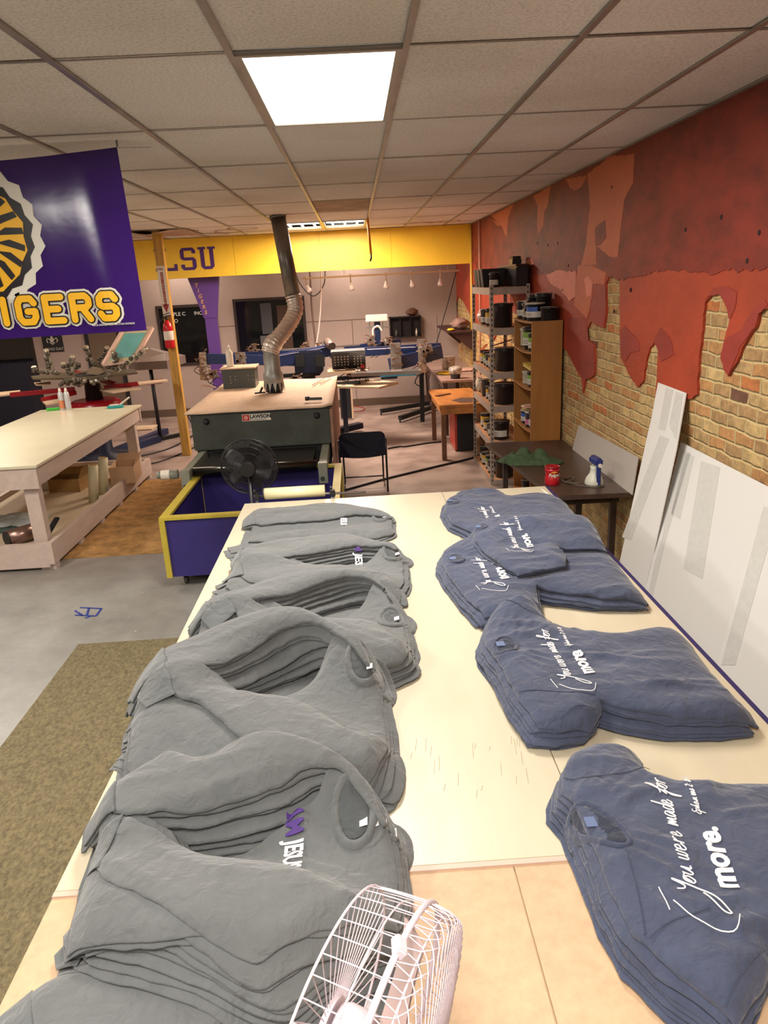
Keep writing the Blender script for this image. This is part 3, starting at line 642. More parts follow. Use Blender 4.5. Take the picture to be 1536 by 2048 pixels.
def sweatshirt(k, nlay, spec, stackname, top, seed, xs=-.012, grid=.016):
    """one sweatshirt of a stack; k counts from the bottom"""
    r = random.Random(seed*100+k); below = nlay-1-k; s = 1+r.uniform(-.03, .03); a = r.uniform(-.03, .03); d = (r.uniform(-.012, .012)+below*spec.get('fanx', .005), r.uniform(-.012, .012)+below*spec.get('fany', 0.0))
    if k == nlay-1: s, a, d = 1, 0, (0, 0)
    tf = lambda P: xform(P, s, a, d, spec['c'])
    x, y = spec['c']
    if k == nlay-1: lab_ = 'grey crewneck sweatshirt, topmost of the %s' % stackname
    elif k == 0: lab_ = 'grey crewneck sweatshirt at the very bottom of the %s' % stackname
    else: lab_ = 'grey crewneck sweatshirt, %s from the top of the %s' % (ORD[below], stackname)
    t = resting(x, y, 'sweatshirt', lab_, 'sweatshirt', 'grey sweatshirts in stacks along the left side of the table')
    g = .008 if k == nlay-1 else (.016 if k >= nlay-3 else .022)
    sd = seed*1000+k*10
    panel('body', GREY, t, tf(spec['body0']) if k == 0 else [(q[0]+.055 if q[0] < spec['c'][0]-.24 else q[0], q[1]) for q in tf(spec['body'])], spec.get('bth', .0058), sd, g, .0014, drape=2, rid=.003 if k == nlay-1 else 0, fl=spec.get('bf', ()) if k == nlay-1 else ())
    cxy = tf([spec['col']])[0]; cx_ = cxy[0]+min(below, 4)*spec.get('cfan', .002)
    cr_ = spec.get('cr', (.038, .062))
    if k == nlay-1:
        hole = [(cx_+cr_[0]*1.02*math.cos(q/16*2*PI), cxy[1]+cr_[1]*1.02*math.sin(q/16*2*PI)) for q in range(16)]
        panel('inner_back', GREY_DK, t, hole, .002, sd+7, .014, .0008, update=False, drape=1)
    collar(t, GREY, cx_, cxy[1], cr_[0], cr_[1], .022, .012, 0, 2*PI, spec.get('crot', 0), sd)
    if k == nlay-1 or (spec.get('cfan') and below < 4):
        lx, ly = cx_+cr_[0]*.55, cxy[1]-.01-(.01*(k % 3)); z = float(surf(lx, ly))+.009
        MB().box((lx, ly, z), (.020, .030, .0012), rot=Matrix.Rotation(-.25, 3, 'Y')).build('neck_label', LABEL, t)
    if k == nlay-1 and spec.get('print'):
        px_, py_, sz = spec['print']; vs, fs = text_mesh(spec.get('word', 'TEAM'), sz, width=.62, offset=.0015, align='RIGHT'); v2, f2 = text_mesh(' JESUS', sz, width=.62, offset=.0015)
        mp = lambda q: [(px_+v.y*spec.get('pst', 1), py_-v.x, 0) for v in q]
        o = drape_mesh('chest_print', PURP, t, mp(vs), fs); o['label'] = 'purple block letters'
        o = drape_mesh('chest_print', WHT, t, mp(v2), f2); o['label'] = 'white block letters'
    for nm, cf in (('up', 'upc'), ('low', 'lowc')):
        dd = (r.uniform(-.018, .010), r.uniform(-.006, .006)) if k < nlay-1 else (0, 0)
        pv = spec[nm+'p']; an = (.05*min(below, 5)+r.uniform(-.02, .02) if k < nlay-1 else 0)*spec.get('rot', 1) if nm == 'low' else -.004*below
        if nm == 'up': dd = (dd[0]*.5, dd[1]*.4-spec.get('rib', .007)*below); tq = lambda P: xform(P, s, a*.4, (d[0], d[1]*.35), spec['c'])
        else: tq = tf
        fx = lambda P: xform(xform(tq(P), 1, 0, dd), 1, an, (0, 0), pv)
        sth = spec.get('sthu', .0105) if nm == 'up' else spec.get('sth', .0072)
        pl_ = fx(spec[nm]); sl = panel('sleeve', GREY, t, pl_, sth, sd+2, g, .0025 if k < nlay-1 else .005, drape=2, fl=spec.get(nm+'f', ()) if k == nlay-1 else (), edge=1.2, rid=.0065 if k == nlay-1 else .002, slope=.8 if k == 0 else 2.2, crown=(.007 if nm == 'up' else .011) if k == nlay-1 else .0022, ang=spec.get('ang', 0))
        panel('cuff', GREY_IN, sl, fx(spec[cf]), sth*.8, sd+4, .014, .003, drape=2, nsc=(30, 60), edge=1)
    return t
ORD = {1: 'second', 2: 'third', 3: 'fourth', 4: 'fifth', 5: 'sixth', 6: 'seventh', 7: 'eighth', 8: 'ninth', 9: 'tenth', 10: 'eleventh'}

zA, zB, zC, zD, zE, zF = 1.01, 1.06, 1.09, 1.10, 1.11, 1.02
SW = {}
SW['A'] = dict(z=zA, up=[(509, 1017), (577, 1014), (631, 1004), (665, 1002), (729, 1012), (773, 1022), (780, 1029), (712, 1026), (645, 1038), (560, 1043), (509, 1044)], upc=[(485, 1030), (509, 1016), (511, 1045), (483, 1042)],
    low=[(489, 1071), (577, 1054), (678, 1048), (729, 1041), (780, 1044), (785, 1056), (739, 1066), (645, 1065), (530, 1078)], lowc=[(452, 1076), (491, 1070), (502, 1086), (460, 1091)],
    body=[(770, 1020), (782, 1032), (784, 1045), (770, 1062), (660, 1072), (520, 1088), (475, 1090), (486, 1050), (490, 1022), (600, 1010), (700, 1008)], col=(762, 1036), pr=(682, 1041), cr=(.034, .05))
SW['B'] = dict(z=zB, sthu=.013, up=[(490, 1083), (577, 1065), (678, 1053), (746, 1068), (790, 1078), (792, 1088), (770, 1085), (712, 1082), (628, 1098), (530, 1120), (478, 1116)], upc=[(457, 1100), (491, 1082), (480, 1117), (460, 1118)],
    low=[(475, 1117), (577, 1114), (678, 1114), (746, 1125), (790, 1145), (800, 1160), (790, 1170), (746, 1150), (678, 1144), (594, 1150), (509, 1157), (480, 1142)], lowc=[(438, 1126), (477, 1116), (487, 1144), (446, 1140)],
    body0=[(785, 1080), (802, 1100), (806, 1130), (800, 1160), (740, 1170), (600, 1170), (440, 1180), (430, 1150), (465, 1098), (600, 1075), (720, 1072)], body=[(780, 1086), (802, 1100), (806, 1130), (800, 1160), (740, 1168), (600, 1168), (442, 1176), (434, 1150), (470, 1122), (530, 1120), (700, 1114)], col=(786, 1108), pr=(710, 1105), cr=(.036, .055))
SW['C'] = dict(z=zC, sthu=.0165, up=[(408, 1197), (452, 1180), (516, 1159), (611, 1142), (678, 1139), (739, 1142), (782, 1175), (746, 1155), (695, 1152), (628, 1167), (557, 1192), (485, 1208), (420, 1214)], upc=[(370, 1214), (400, 1193), (410, 1196), (425, 1216), (375, 1230)],
    low=[(452, 1203), (530, 1207), (628, 1210), (695, 1214), (746, 1217), (780, 1247), (812, 1262), (805, 1288), (729, 1307), (695, 1287), (628, 1257), (543, 1253), (492, 1245), (468, 1219)], lowc=[(400, 1224), (454, 1202), (472, 1222), (420, 1240)],
    body0=[(760, 1160), (790, 1180), (803, 1210), (812, 1250), (808, 1285), (740, 1308), (600, 1290), (380, 1270), (372, 1230), (420, 1200), (560, 1165), (700, 1155)], body=[(755, 1166), (790, 1180), (803, 1210), (812, 1250), (806, 1285), (740, 1304), (600, 1286), (385, 1266), (376, 1236), (450, 1212), (530, 1210), (661, 1208), (715, 1184)], col=(782, 1222), cr=(.038, .06))
SW['D'] = dict(z=zD, sthu=.0155, up=[(325, 1290), (380, 1268), (445, 1251), (530, 1244), (600, 1244), (667, 1266), (710, 1290), (742, 1330), (690, 1303), (645, 1276), (578, 1280), (490, 1308), (401, 1345), (335, 1356)], upc=[(240, 1332), (258, 1308), (327, 1287), (337, 1355), (255, 1362)],
    low=[(330, 1350), (392, 1339), (490, 1355), (578, 1366), (645, 1408), (711, 1448), (765, 1440), (772, 1455), (755, 1495), (720, 1525), (667, 1510), (578, 1505), (512, 1492), (463, 1455), (401, 1402), (348, 1388)], lowc=[(268, 1366), (332, 1349), (352, 1388), (288, 1397)],
    body0=[(700, 1290), (745, 1325), (760, 1370), (772, 1440), (765, 1490), (720, 1530), (500, 1530), (225, 1540), (215, 1450), (240, 1340), (400, 1275), (600, 1260)], body=[(700, 1296), (745, 1325), (760, 1370), (772, 1440), (765, 1490), (720, 1520), (500, 1520), (232, 1530), (218, 1450), (240, 1380), (330, 1360), (472, 1358), (560, 1352), (630, 1322)], col=(728, 1352), cr=(.038, .062))
SW['F'] = dict(z=zF, up=[(55, 1960), (180, 1905), (330, 1900), (470, 1905), (495, 1925), (440, 2040), (300, 2100), (60, 2090)], upc=[(-50, 2010), (60, 1955), (70, 2090), (-40, 2090)],
    low=[(60, 2160), (400, 2140), (560, 2120), (640, 2150), (600, 2300), (60, 2330)], lowc=[(-40, 2170), (62, 2160), (64, 2330), (-40, 2320)],
    body=[(760, 1800), (770, 1860), (735, 1930), (690, 2010), (640, 2200), (600, 2300), (-60, 2300), (-20, 2050), (40, 1950), (300, 1900), (500, 1850)], col=(715, 1960), cr=(.04, .06))
SW['E'] = dict(z=zE, rib=.0045, word='AM', sthu=.0165, cfan=.012, bth=.0068, up=[(232, 1545), (300, 1507), (340, 1497), (400, 1518), (440, 1507), (490, 1492), (560, 1498), (640, 1510), (700, 1535), (745, 1580), (780, 1628), (740, 1600), (690, 1562), (620, 1562), (560, 1582), (450, 1602), (330, 1624), (228, 1626)], upc=[(150, 1595), (165, 1568), (234, 1543), (230, 1626), (152, 1620)],
    low=[(245, 1635), (300, 1645), (400, 1665), (480, 1680), (570, 1700), (640, 1730), (700, 1770), (760, 1790), (790, 1785), (788, 1800), (700, 1830), (600, 1866), (540, 1893), (500, 1905), (450, 1893), (390, 1862), (300, 1802), (210, 1748), (187, 1700), (205, 1662)], lowc=[(165, 1660), (200, 1637), (247, 1633), (192, 1714), (160, 1692)],
    body0=[(700, 1545), (755, 1590), (778, 1640), (790, 1700), (792, 1750), (770, 1830), (700, 1900), (500, 1920), (120, 1890), (60, 1880), (90, 1780), (150, 1600), (300, 1520), (560, 1510)], body=[(700, 1550), (755, 1590), (778, 1640), (790, 1700), (792, 1750), (770, 1825), (700, 1870), (500, 1900), (120, 1880), (70, 1870), (95, 1780), (150, 1650), (300, 1665), (414, 1676), (540, 1640), (640, 1600)], col=(712, 1648), pr=(572, 1676), cr=(.036, .062))
for k_, v in SW.items():
    z = v['z']
    zb = TZ+{'A': .025, 'B': .055, 'C': .08, 'D': .085, 'E': .085, 'F': .045}[k_]
    for q in ('up', 'low'): v[q] = smooth_closed(pix(v[q], z), 3)
    for q in ('upc', 'lowc'): v[q] = pix(v[q], z)
    zm = (z+zb)/2; v['body'] = smooth_closed(pix(v['body'], zm), 2); v['body0'] = smooth_closed(pix(v['body0'], zm), 2) if 'body0' in v else v['body']
    for q in ('up', 'low'): v[q+'p'] = max(v[q], key=lambda p: p[0])
    v['c'] = tuple(np.mean(v['body'], 0)); v['col'] = tuple(pix([v['col']], zb)[0])
    if 'pr' in v: p = pix([v['pr']], zb)[0]; v['print'] = (p[0], p[1], {'A': .05, 'B': .05, 'E': .062}[k_])
def pf(z, *seg): return [(*atz(a, b_, z)[:2], *atz(c, d, z)[:2], w, h) for a, b_, c, d, w, h in seg]
SW['E']['lowf'] = pf(zE, (250, 1660, 560, 1790, .02, .006), (760, 1790, 420, 1740, .03, .008), (200, 1700, 480, 1880, .012, .005), (700, 1780, 560, 1850, .02, .004))
SW['E']['bf'] = pf(1.03, (600, 1650, 690, 1745, .018, .012), (585, 1712, 740, 1765, .011, .009), (635, 1610, 690, 1575, .018, .009), (660, 1600, 655, 1700, .012, .005))
SW['E']['upf'] = pf(zE, (260, 1580, 600, 1530, .02, .006), (330, 1510, 380, 1560, .02, .009), (420, 1590, 700, 1545, .012, .004))
SW['D']['lowf'] = pf(zD, (340, 1362, 560, 1470, .02, .006), (480, 1365, 620, 1480, .018, .006), (770, 1450, 600, 1390, .02, .006), (740, 1480, 640, 1420, .012, .005))
SW['D']['upf'] = pf(zD, (340, 1320, 600, 1260, .018, .006), (250, 1330, 330, 1300, .01, .005))
SW['C']['lowf'] = pf(zC, (470, 1215, 640, 1225, .012, .004), (800, 1265, 650, 1225, .015, .006), (790, 1280, 700, 1250, .01, .005))
SW['C']['upf'] = pf(zC, (430, 1200, 620, 1152, .015, .005))
SW['A']['upf'] = pf(zA, (520, 1030, 700, 1015, .02, .008))
SW['B']['upf'] = pf(zB, (500, 1095, 680, 1065, .02, .007))
NM = {'A': 'farthest sweatshirt stack', 'B': 'second-farthest sweatshirt stack', 'C': 'middle sweatshirt stack', 'D': 'tall second-nearest sweatshirt stack', 'E': 'big sweatshirt stack with the label fan', 'F': 'low pile at the bottom left'}
for key, n in (('A', 3), ('B', 6), ('C', 7), ('D', 9), ('F', 3), ('E', 9)):
    for k in range(n): sweatshirt(k, n, SW[key], NM[key], k == n-1, ord(key), grid=.016 if key in 'DEFC' else .02)

# ---- navy tee shirts
SCRIPT_GLYPH = None
def tee_print(t, ox, oy, sc_, ang=0.0, full=True):
    """You were made for / more. / Ephesians 2:8-10, reading away from the camera, tops towards the collar"""
    ca, sa = math.cos(ang), math.sin(ang)
    def mp(vs): return [(ox+(-v.y*sc_)*ca-(v.x*sc_)*sa, oy+(-v.y*sc_)*sa+(v.x*sc_)*ca, 0) for v in vs]
    vs, fs = text_mesh('more.', .066, offset=.0022, spacing=1.0); vs = [Vector((v.x+.02, v.y-.075, 0)) for v in vs]
    drape_mesh('chest_print', WHT, t, mp(vs), fs)
    mb = MB()
    def stroke(pts, w):
        p = curve_pts(pts, 5); n0 = len(mb.v); L_ = []; 
        for i, q in enumerate(p):
            a = np.array(p[min(i+1, len(p)-1)])-np.array(p[max(i-1, 0)]); a = a/max(np.linalg.norm(a), 1e-9); nn_ = np.array([-a[1], a[0]])*w; L_ += [(q[0]+nn_[0], q[1]+nn_[1], 0), (q[0]-nn_[0], q[1]-nn_[1], 0)]
        mb.add(L_, [(2*i, 2*i+1, 2*i+3, 2*i+2) for i in range(len(p)-1)])
    x = 0.0; u = .022; w = .0011
    # cursive letters as pen strokes: (dx, height) in x-height units, slanted
    G = {'Y': [[(0, 1.9), (.3, 1.2), (.7, 1.2), (1.1, 2.2), (.6, -.2), (-.6, -2.0), (-1.4, -2.4), (-1.2, -1.6), (.2, -.4)]], 'o': [[(0, .3), (.3, 1), (0, .9), (-.1, .2), (.3, 0), (.6, .5), (.4, 1), (.9, .8)]], 'u': [[(0, 1), (0, .2), (.3, 0), (.6, .6), (.7, 1), (.7, .1), (1, .1)]],
         'w': [[(0, 1), (0, .1), (.4, .2), (.5, 1), (.5, .1), (.9, .2), (1.0, 1), (1.2, .8)]], 'e': [[(0, .4), (.5, .6), (.4, 1), (.1, .8), (.1, .1), (.4, 0), (.8, .4)]], 'r': [[(0, 0), (.1, 1), (.15, .7), (.5, 1), (.7, .9)]],
         'm': [[(0, 0), (.1, 1), (.1, .1), (.4, .9), (.5, .1), (.85, .95), (.9, .1), (1.15, .1)]], 'a': [[(.6, .9), (.2, 1), (0, .4), (.2, 0), (.6, .8), (.6, .1), (.9, .1)]], 'd': [[(.6, .9), (.2, 1), (0, .4), (.2, 0), (.6, .8), (.9, 2.2), (.65, .1), (.95, .1)]],
         'f': [[(0, .2), (.8, 1.6), (.9, 2.3), (.6, 2.0), (.2, -.6), (0, -1.3), (.1, -.3), (.6, .4)], [(-.1, .9), (.8, 1.1)]],
         'E': [[(.8, 1.9), (.3, 2), (.1, 1.4), (.6, 1.1), (0, .8), (-.1, .1), (.4, 0), (.9, .5)]], 'p': [[(0, 1), (-.3, -1.2)], [(0, .8), (.5, 1), (.6, .4), (.1, .1)]], 'h': [[(.3, 2.1), (0, 0), (.4, .9), (.5, .1), (.8, .1)]], 's': [[(0, 0), (.5, 1), (.5, .2), (.1, 0), (.9, .3)]], 'i': [[(0, 1), (0, .1), (.3, .1)]], 'n': [[(0, 0), (.1, 1), (.1, .1), (.5, .9), (.55, .1), (.8, .1)]],
         '2': [[(0, 1.4), (.5, 1.7), (.5, 1), (0, 0), (.7, .1)]], ':': [[(.1, .3), (.15, .35)], [(.15, 1), (.2, 1.05)]], '8': [[(.5, 1.5), (.1, 1.3), (.5, .4), (.2, 0), (.1, .5), (.6, 1.3), (.45, 1.5)]], '-': [[(0, .7), (.4, .75)]], '1': [[(.1, 1.3), (.3, 1.7), (.2, 0)]], '0': [[(.3, 1.6), (0, .8), (.3, 0), (.6, .8), (.3, 1.6)]], ' ': []}
    def write(s, x, y, u, w):
        for ch in s:
            for st_ in G[ch]: stroke([(x+(p[0]+.25*p[1])*u, y+p[1]*u) for p in st_], w)
            x += u*({' ': .8, 'Y': 1.3, 'm': 1.25, 'w': 1.3}.get(ch, .95)); 
    write('You were made for', .0, .0, .0195, .0013); write('Ephesians 2:8-10', .215, -.055, .0085, .0007)
    stroke([(-.02, .05), (-.06, .01), (-.075, -.04), (-.04, -.06)], .0009); stroke([(-.04, .06), (.01, .07)], .0009)
    o = drape_mesh('chest_print', WHT, t, mp([Vector(v) for v in mb.v]), mb.f); o['label'] = 'white handwritten lettering'
TE = {}
z5, z4, z3, z2, z1 = 1.065, 1.05, 1.03, 1.07, 1.00
TE['1'] = dict(z=z1, body=[(892, 1000), (915, 985), (960, 976), (1000, 980), (1015, 991), (1085, 980), (1125, 995), (1165, 1030), (1195, 1060), (1205, 1085), (1080, 1085), (960, 1070), (905, 1045), (888, 1020)], col=(905, 1008), rr=(.028, .04), pr=(985, 1050), ps=.85)
TE['3'] = dict(z=z3, body=[(887, 1096), (913, 1078), (946, 1066), (1000, 1060), (1190, 1060), (1222, 1100), (1258, 1142), (1296, 1187), (1204, 1187), (1120, 1178), (1073, 1172), (1080, 1200), (1060, 1212), (1010, 1222), (968, 1222), (930, 1186), (898, 1146), (882, 1118)], col=(912, 1120), rr=(.03, .042), pr=(985, 1175), ps=1.0)
TE['2'] = dict(z=z2, body=[(945, 1060), (950, 1040), (972, 1026), (1005, 1018), (1040, 1018), (1066, 1028), (1160, 1030), (1195, 1060), (1216, 1092), (1160, 1095), (1118, 1096), (1132, 1112), (1132, 1132), (1085, 1142), (1035, 1150), (1000, 1130), (970, 1105), (950, 1082)], col=(962, 1062), rr=(.022, .032), pr=(1040, 1105), ps=.9)
TE['4'] = dict(z=z4, body=[(966, 1262), (983, 1224), (1024, 1205), (1082, 1201), (1099, 1226), (1112, 1238), (1169, 1248), (1252, 1252), (1314, 1242), (1368, 1240), (1393, 1271), (1451, 1346), (1524, 1410), (1459, 1418), (1355, 1420), (1273, 1411), (1200, 1396), (1206, 1410), (1182, 1432), (1124, 1440), (1078, 1436), (1037, 1388), (1003, 1325), (970, 1278)], col=(1010, 1292), rr=(.032, .046), pr=(1146, 1364), ps=1.0)
b5 = pix([(1124, 1535), (1145, 1485), (1177, 1469), (1240, 1459), (1290, 1478), (1292, 1506), (1309, 1532), (1398, 1542), (1536, 1534)], z5)
b5 += [(1.12, 1.50), (1.15, 1.25), (1.17, .95), (1.0, .93)] + pix([(1590, 1830), (1536, 1925), (1487, 2004), (1360, 1925), (1271, 1842), (1225, 1766), (1190, 1680), (1151, 1590), (1123, 1560)], z5)
TE['5'] = dict(z=z5, bodyw=b5, col=(1196, 1640), rr=(.026, .088), rot=.42, pr=(1398, 1790), ps=1.1)
TE['5']['seams'] = [[(1128, 1540), (1160, 1555), (1230, 1552), (1300, 1533)], [(1300, 1858), (1350, 1835), (1420, 1818)], [(1250, 1700), (1275, 1780), (1290, 1850)], [(1455, 1980), (1480, 1940), (1530, 1880)]]
TE['4']['seams'] = [[(1000, 1215), (1050, 1235), (1106, 1238)], [(1036, 1380), (1100, 1384), (1190, 1392)], [(1120, 1430), (1150, 1415), (1190, 1412)]]
for k_, v in TE.items():
    v['body'] = v.get('bodyw') or pix(v['body'], v['z']); v['c'] = tuple(np.mean(v['body'], 0)); v['col'] = tuple(pix([v['col']], v['z'])[0]); v['pr'] = tuple(pix([v['pr']], v['z'])[0])
TN = {'1': 'farthest T-shirt stack', '2': 'small pile lying over two others', '3': 'middle T-shirt stack', '4': 'second-nearest T-shirt stack', '5': 'nearest T-shirt stack'}
def armfolds(v, seed, n=13):
    r = random.Random(seed); B_ = np.array(v['body']); mn, mx_ = B_.min(0), B_.max(0); out = []
    for i in range(n):
        y = r.uniform(mn[1]+.06, mx_[1]-.06); x = r.uniform(mn[0]+.12, mx_[0]-.2); L_ = r.uniform(.12, .32); a = r.uniform(-.35, .35)
        out.append((x, y, x+L_*math.cos(a), y+L_*math.sin(a), r.uniform(.010, .024), r.uniform(.004, .010)*(1 if r.random() < .7 else -1)))
    cx, cy = v['col']
    for sg in (-1, 1):
        for j in range(5): a = sg*(.5+.28*j); out.append((cx+.08*math.cos(a), cy+.11*math.sin(a), cx+.22*math.cos(a*.8), cy+.26*math.sin(a*.9), .011, .008))
    return out
def tee(k, n, v, nm, key):
    r = random.Random(int(key)*77+k); below = n-1-k; s = 1+r.uniform(-.02, .025); a = r.uniform(-.035, .035); d = (r.uniform(-.012, .008)-.0035*below, r.uniform(-.012, .012)-.002*below)
    if below == 0: s, a, d = 1, 0, (0, 0)
    tf = lambda P: xform(P, s, a, d, v['c'])
    if below == 0: lb_ = 'washed navy T-shirt with white slogan, topmost of the %s' % nm
    elif k == 0: lb_ = 'washed navy T-shirt at the very bottom of the %s' % nm
    else: lb_ = 'washed navy T-shirt, %s from the top of the %s' % (ORD[below], nm)
    t = resting(*v['c'], 'tshirt', lb_, 'T-shirt', 'navy T-shirts in stacks along the right side of the table')
    sd = int(key)*500+k*9; g = .0095 if below < 1 else .02
    body = tf(v['body'])
    panel('body', NAVY, t, body, .008, sd, g, .0026 if below else .003, drape=2, fl=armfolds(v, sd) if below == 0 else (), nsc=(6, 22), rid=.013 if below == 0 else .005, slope=.7 if k == 0 else 2.2, crown=.008 if below == 0 else .001, cw=8)
    cx, cy = tf([v['col']])[0]; rx, ry = v['rr']; cx += 0 if below == 0 else .015
    if below == 0:
        ro = v.get('rot', 0); hole = xform([(cx+rx*1.02*math.cos(q/16*2*PI), cy+ry*1.02*math.sin(q/16*2*PI)) for q in range(16)], 1, ro)
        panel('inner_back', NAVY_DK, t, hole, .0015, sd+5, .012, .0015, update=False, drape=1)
        MB().box((cx-rx*.45, cy+.01, float(surf(cx-rx*.45, cy+.01))+.006), (.03, .032, .0014)).build('neck_label', mat('label_slate', s2l(96, 112, 150), .6), t)
    if below < 7: collar(t, NAVY_IN, cx, cy, rx, ry*(1 if below == 0 else .62), .015, .0065 if below == 0 else .0045, 0, 2*PI, v.get('rot', 0), sd)
    if below == 0 and 'seams' in v:
        for sm in v['seams']:
            p = curve_pts(pix(sm, v['z']), 6); vs = []
            for i, q in enumerate(p):
                a_ = np.array(p[min(i+1, len(p)-1)])-np.array(p[max(i-1, 0)]); a_ = a_/np.linalg.norm(a_); vs += [(q[0]-a_[1]*.0013, q[1]+a_[0]*.0013, 0), (q[0]+a_[1]*.0013, q[1]-a_[0]*.0013, 0)]
            drape_mesh('seam', NAVY_IN, t, vs, [(2*i, 2*i+1, 2*i+3, 2*i+2) for i in range(len(p)-1)], lift=.0016)
    if below == 0: tee_print(t, *v['pr'], v['ps'], ang={'4': .0, '5': -.2}.get(key, .0))
    return t
for key, n in (('1', 5), ('3', 8), ('2', 3), ('4', 9), ('5', 10)):
    for k in range(n): tee(k, n, TE[key], TN[key], key)

# ================================================================== FLOOR COVERINGS AND MARKS
tag(MB().bb(-2.05, -.62, .35, 4.57, 0, .012, bev=.004).build('floor_mat', mat('woven_mat', s2l(118, 106, 76), .9, var=.5, vscale=38, bump=1.0, bscale=42, stretch=(1.6, 1, 1))), 'olive brown woven floor mat along the shirt table', 'mat')
tag(MB().bb(-3.6, -.9, 6.33, 9.1, 0, .008).build('rug', mat('tan_carpet', s2l(186, 140, 82), .95, var=.45, vscale=7, bump=.5, bscale=120)), 'thin tan carpet running beside the white worktable', 'rug')
blue = mat('blue_tape', s2l(20, 45, 130), .5)
tp = MB(); q = lambda x, y: atz(x, y, .002)
for a, b_ in (((150, 1230), (192, 1232)), ((160, 1215), (203, 1217)), ((192, 1232), (203, 1217)), ((174, 1230), (178, 1216)), ((165, 1231), (150, 1221)), ((183, 1232), (170, 1236))): tp.bar(q(*a), q(*b_), .018, .001)
tag(tp.build('tape_mark', blue), 'blue tape letter R stuck on the concrete', 'tape')
rr = random.Random(11); db = MB()
for k in range(70):
    x, y = rr.choice([(rr.uniform(-3.2, -1.7), rr.uniform(4.6, 6.3)), (rr.uniform(-.2, 1.3), rr.uniform(7, 11))]); s_ = rr.uniform(.004, .012); db.box((x, y, .002), (s_, s_*rr.uniform(.6, 2), .002), rz=rr.uniform(0, 3))
o = db.build('debris', mat('floor_bits', s2l(190, 170, 150), .8)); o['kind'] = 'stuff'; tag(o, 'small pale scraps scattered on the concrete floor', 'debris')
hs = MB(); hs.tube(curve_pts([atz(690, 980, .012), atz(770, 958, .012), atz(860, 936, .012), atz(950, 914, .012), (1.6, 9.6, .012)], 6), .014, 8)
blk = mat('black_rubber', (.012, .012, .014), .5)
tag(hs.build('hose', blk), 'black hose lying across the floor in front of the metal rack', 'hose')
hs = MB(); hs.tube(curve_pts([atz(776, 897, .01), atz(800, 893, .01), atz(812, 893, .01), atz(850, 887, .01), atz(893, 882, .01)], 6), .012, 8)
tag(hs.build('hose', blk), 'short black hose behind the folding chair', 'hose')
hs = MB(); hs.tube([Vector(atz(712+18*math.cos(a/12*2*PI), 818+5*math.sin(a/12*2*PI), .01)) for a in range(12)], .008, 6, closed=True)
tag(hs.build('air_hose', mat('red_hose', s2l(170, 60, 50), .5)), 'red air hose coiled on the floor by the back baseboard', 'hose')
for k, pts in enumerate([[(-4.1, 10.3, .01), (-3.5, 9.9, .01), (-2.9, 10.1, .01), (-2.5, 11.2, .01)], [(-4.3, 10.8, .01), (-3.6, 10.4, .01), (-3.0, 10.9, .01), (-2.8, 11.9, .01)], [(-3.2, 13.2, 1.0), (-3.15, 13.0, .5), (-2.9, 12.6, .01), (-2.2, 12.2, .01)]]):
    tag(MB().tube(curve_pts(pts, 8), .012, 6).build('cable', blk), ['black cable on the floor nearest the manual press', 'black cable on the floor behind the manual press base', 'black cable drooping from the flash dryer to the floor'][k], 'cable')

# ================================================================== BANNER
BY = 4.25
def wv(x, z):
    g = min(1, max(0, (x+1.62)/.25)); return g*g*(.012*math.sin(x*9+z*2)+.004*math.sin(z*7+x*3))
purple = mat('banner_purple', s2l(52, 22, 100), .13, var=.08, vscale=2, bump=.05, bscale=9)
bx0, bx1 = -2.75, -1.2
N1, N2 = 40, 26; vs = []; fs = []
for i in range(N1+1):
    for j in range(N2+1):
        u, v = i/N1, j/N2; x = bx0+(bx1-bx0)*u; zt = 2.985+.05*u**3; zb = 2.085+.012*u; z = zb+(zt-zb)*v; x += .02*(1-v)*(u > .98)
        vs.append((x, BY+wv(x, z), z))
for i in range(N1):
    for j in range(N2): a = i*(N2+1)+j; fs.append((a, a+N2+1, a+N2+2, a+1))
BN = thing('banner', 'purple hanging banner with gold TIGERS lettering and striped emblem', 'banner', (bx1, BY, 2.085))
mb = MB(); mb.add(vs, fs, 0, True); vs2 = [(x, y+.003, z) for x, y, z in vs]; mb.add(vs2, [f[::-1] for f in fs], 0, True)
mb.build('cloth', purple, BN)
def bar_letters(word, x0, z0, w, h, gap, th, y):
    L_ = {'T': [[(0, 1), (1, 1)], [(.5, 1), (.5, 0)]], 'I': [[(.5, 1), (.5, 0)]], 'G': [[(1, .8), (.8, 1), (.2, 1), (0, .8), (0, .2), (.2, 0), (.8, 0), (1, .2), (1, .45), (.55, .45)]], 'E': [[(1, 1), (0, 1), (0, 0), (1, 0)], [(0, .5), (.75, .5)]],
          'R': [[(0, 0), (0, 1), (.8, 1), (1, .85), (1, .62), (.8, .5), (0, .5)], [(.55, .5), (1, 0)]], 'S': [[(1, .8), (.8, 1), (.2, 1), (0, .85), (0, .6), (.2, .5), (.8, .5), (1, .38), (1, .15), (.8, 0), (.2, 0), (0, .2)]]}
    out = MB(); x = x0; kk = 0
    for ch in word:
        ww = w*(.35 if ch == 'I' else 1)
        for path in L_[ch]:
            for q_ in path:
                kk += 1; out.lathe((x+q_[0]*ww, y-.00015*(kk % 12), z0+q_[1]*h), [(th*.52, 0), (th*.52, .0016)], 8, ax=(0, 1, 0))
            for a, b_ in zip(path[:-1], path[1:]):
                A = Vector((x+a[0]*ww, y, z0+a[1]*h)); B_ = Vector((x+b_[0]*ww, y, z0+b_[1]*h)); d = (B_-A).normalized()*th*.5; s_ = Vector((-d.z, 0, d.x))
                kk += 1; o_ = Vector((0, -.00015*(kk % 12)-.00007, 0)); out.prism([A+s_+o_, B_+s_+o_, B_-s_+o_, A-s_+o_], (0, .0016, 0))
        x += ww+gap
    return out
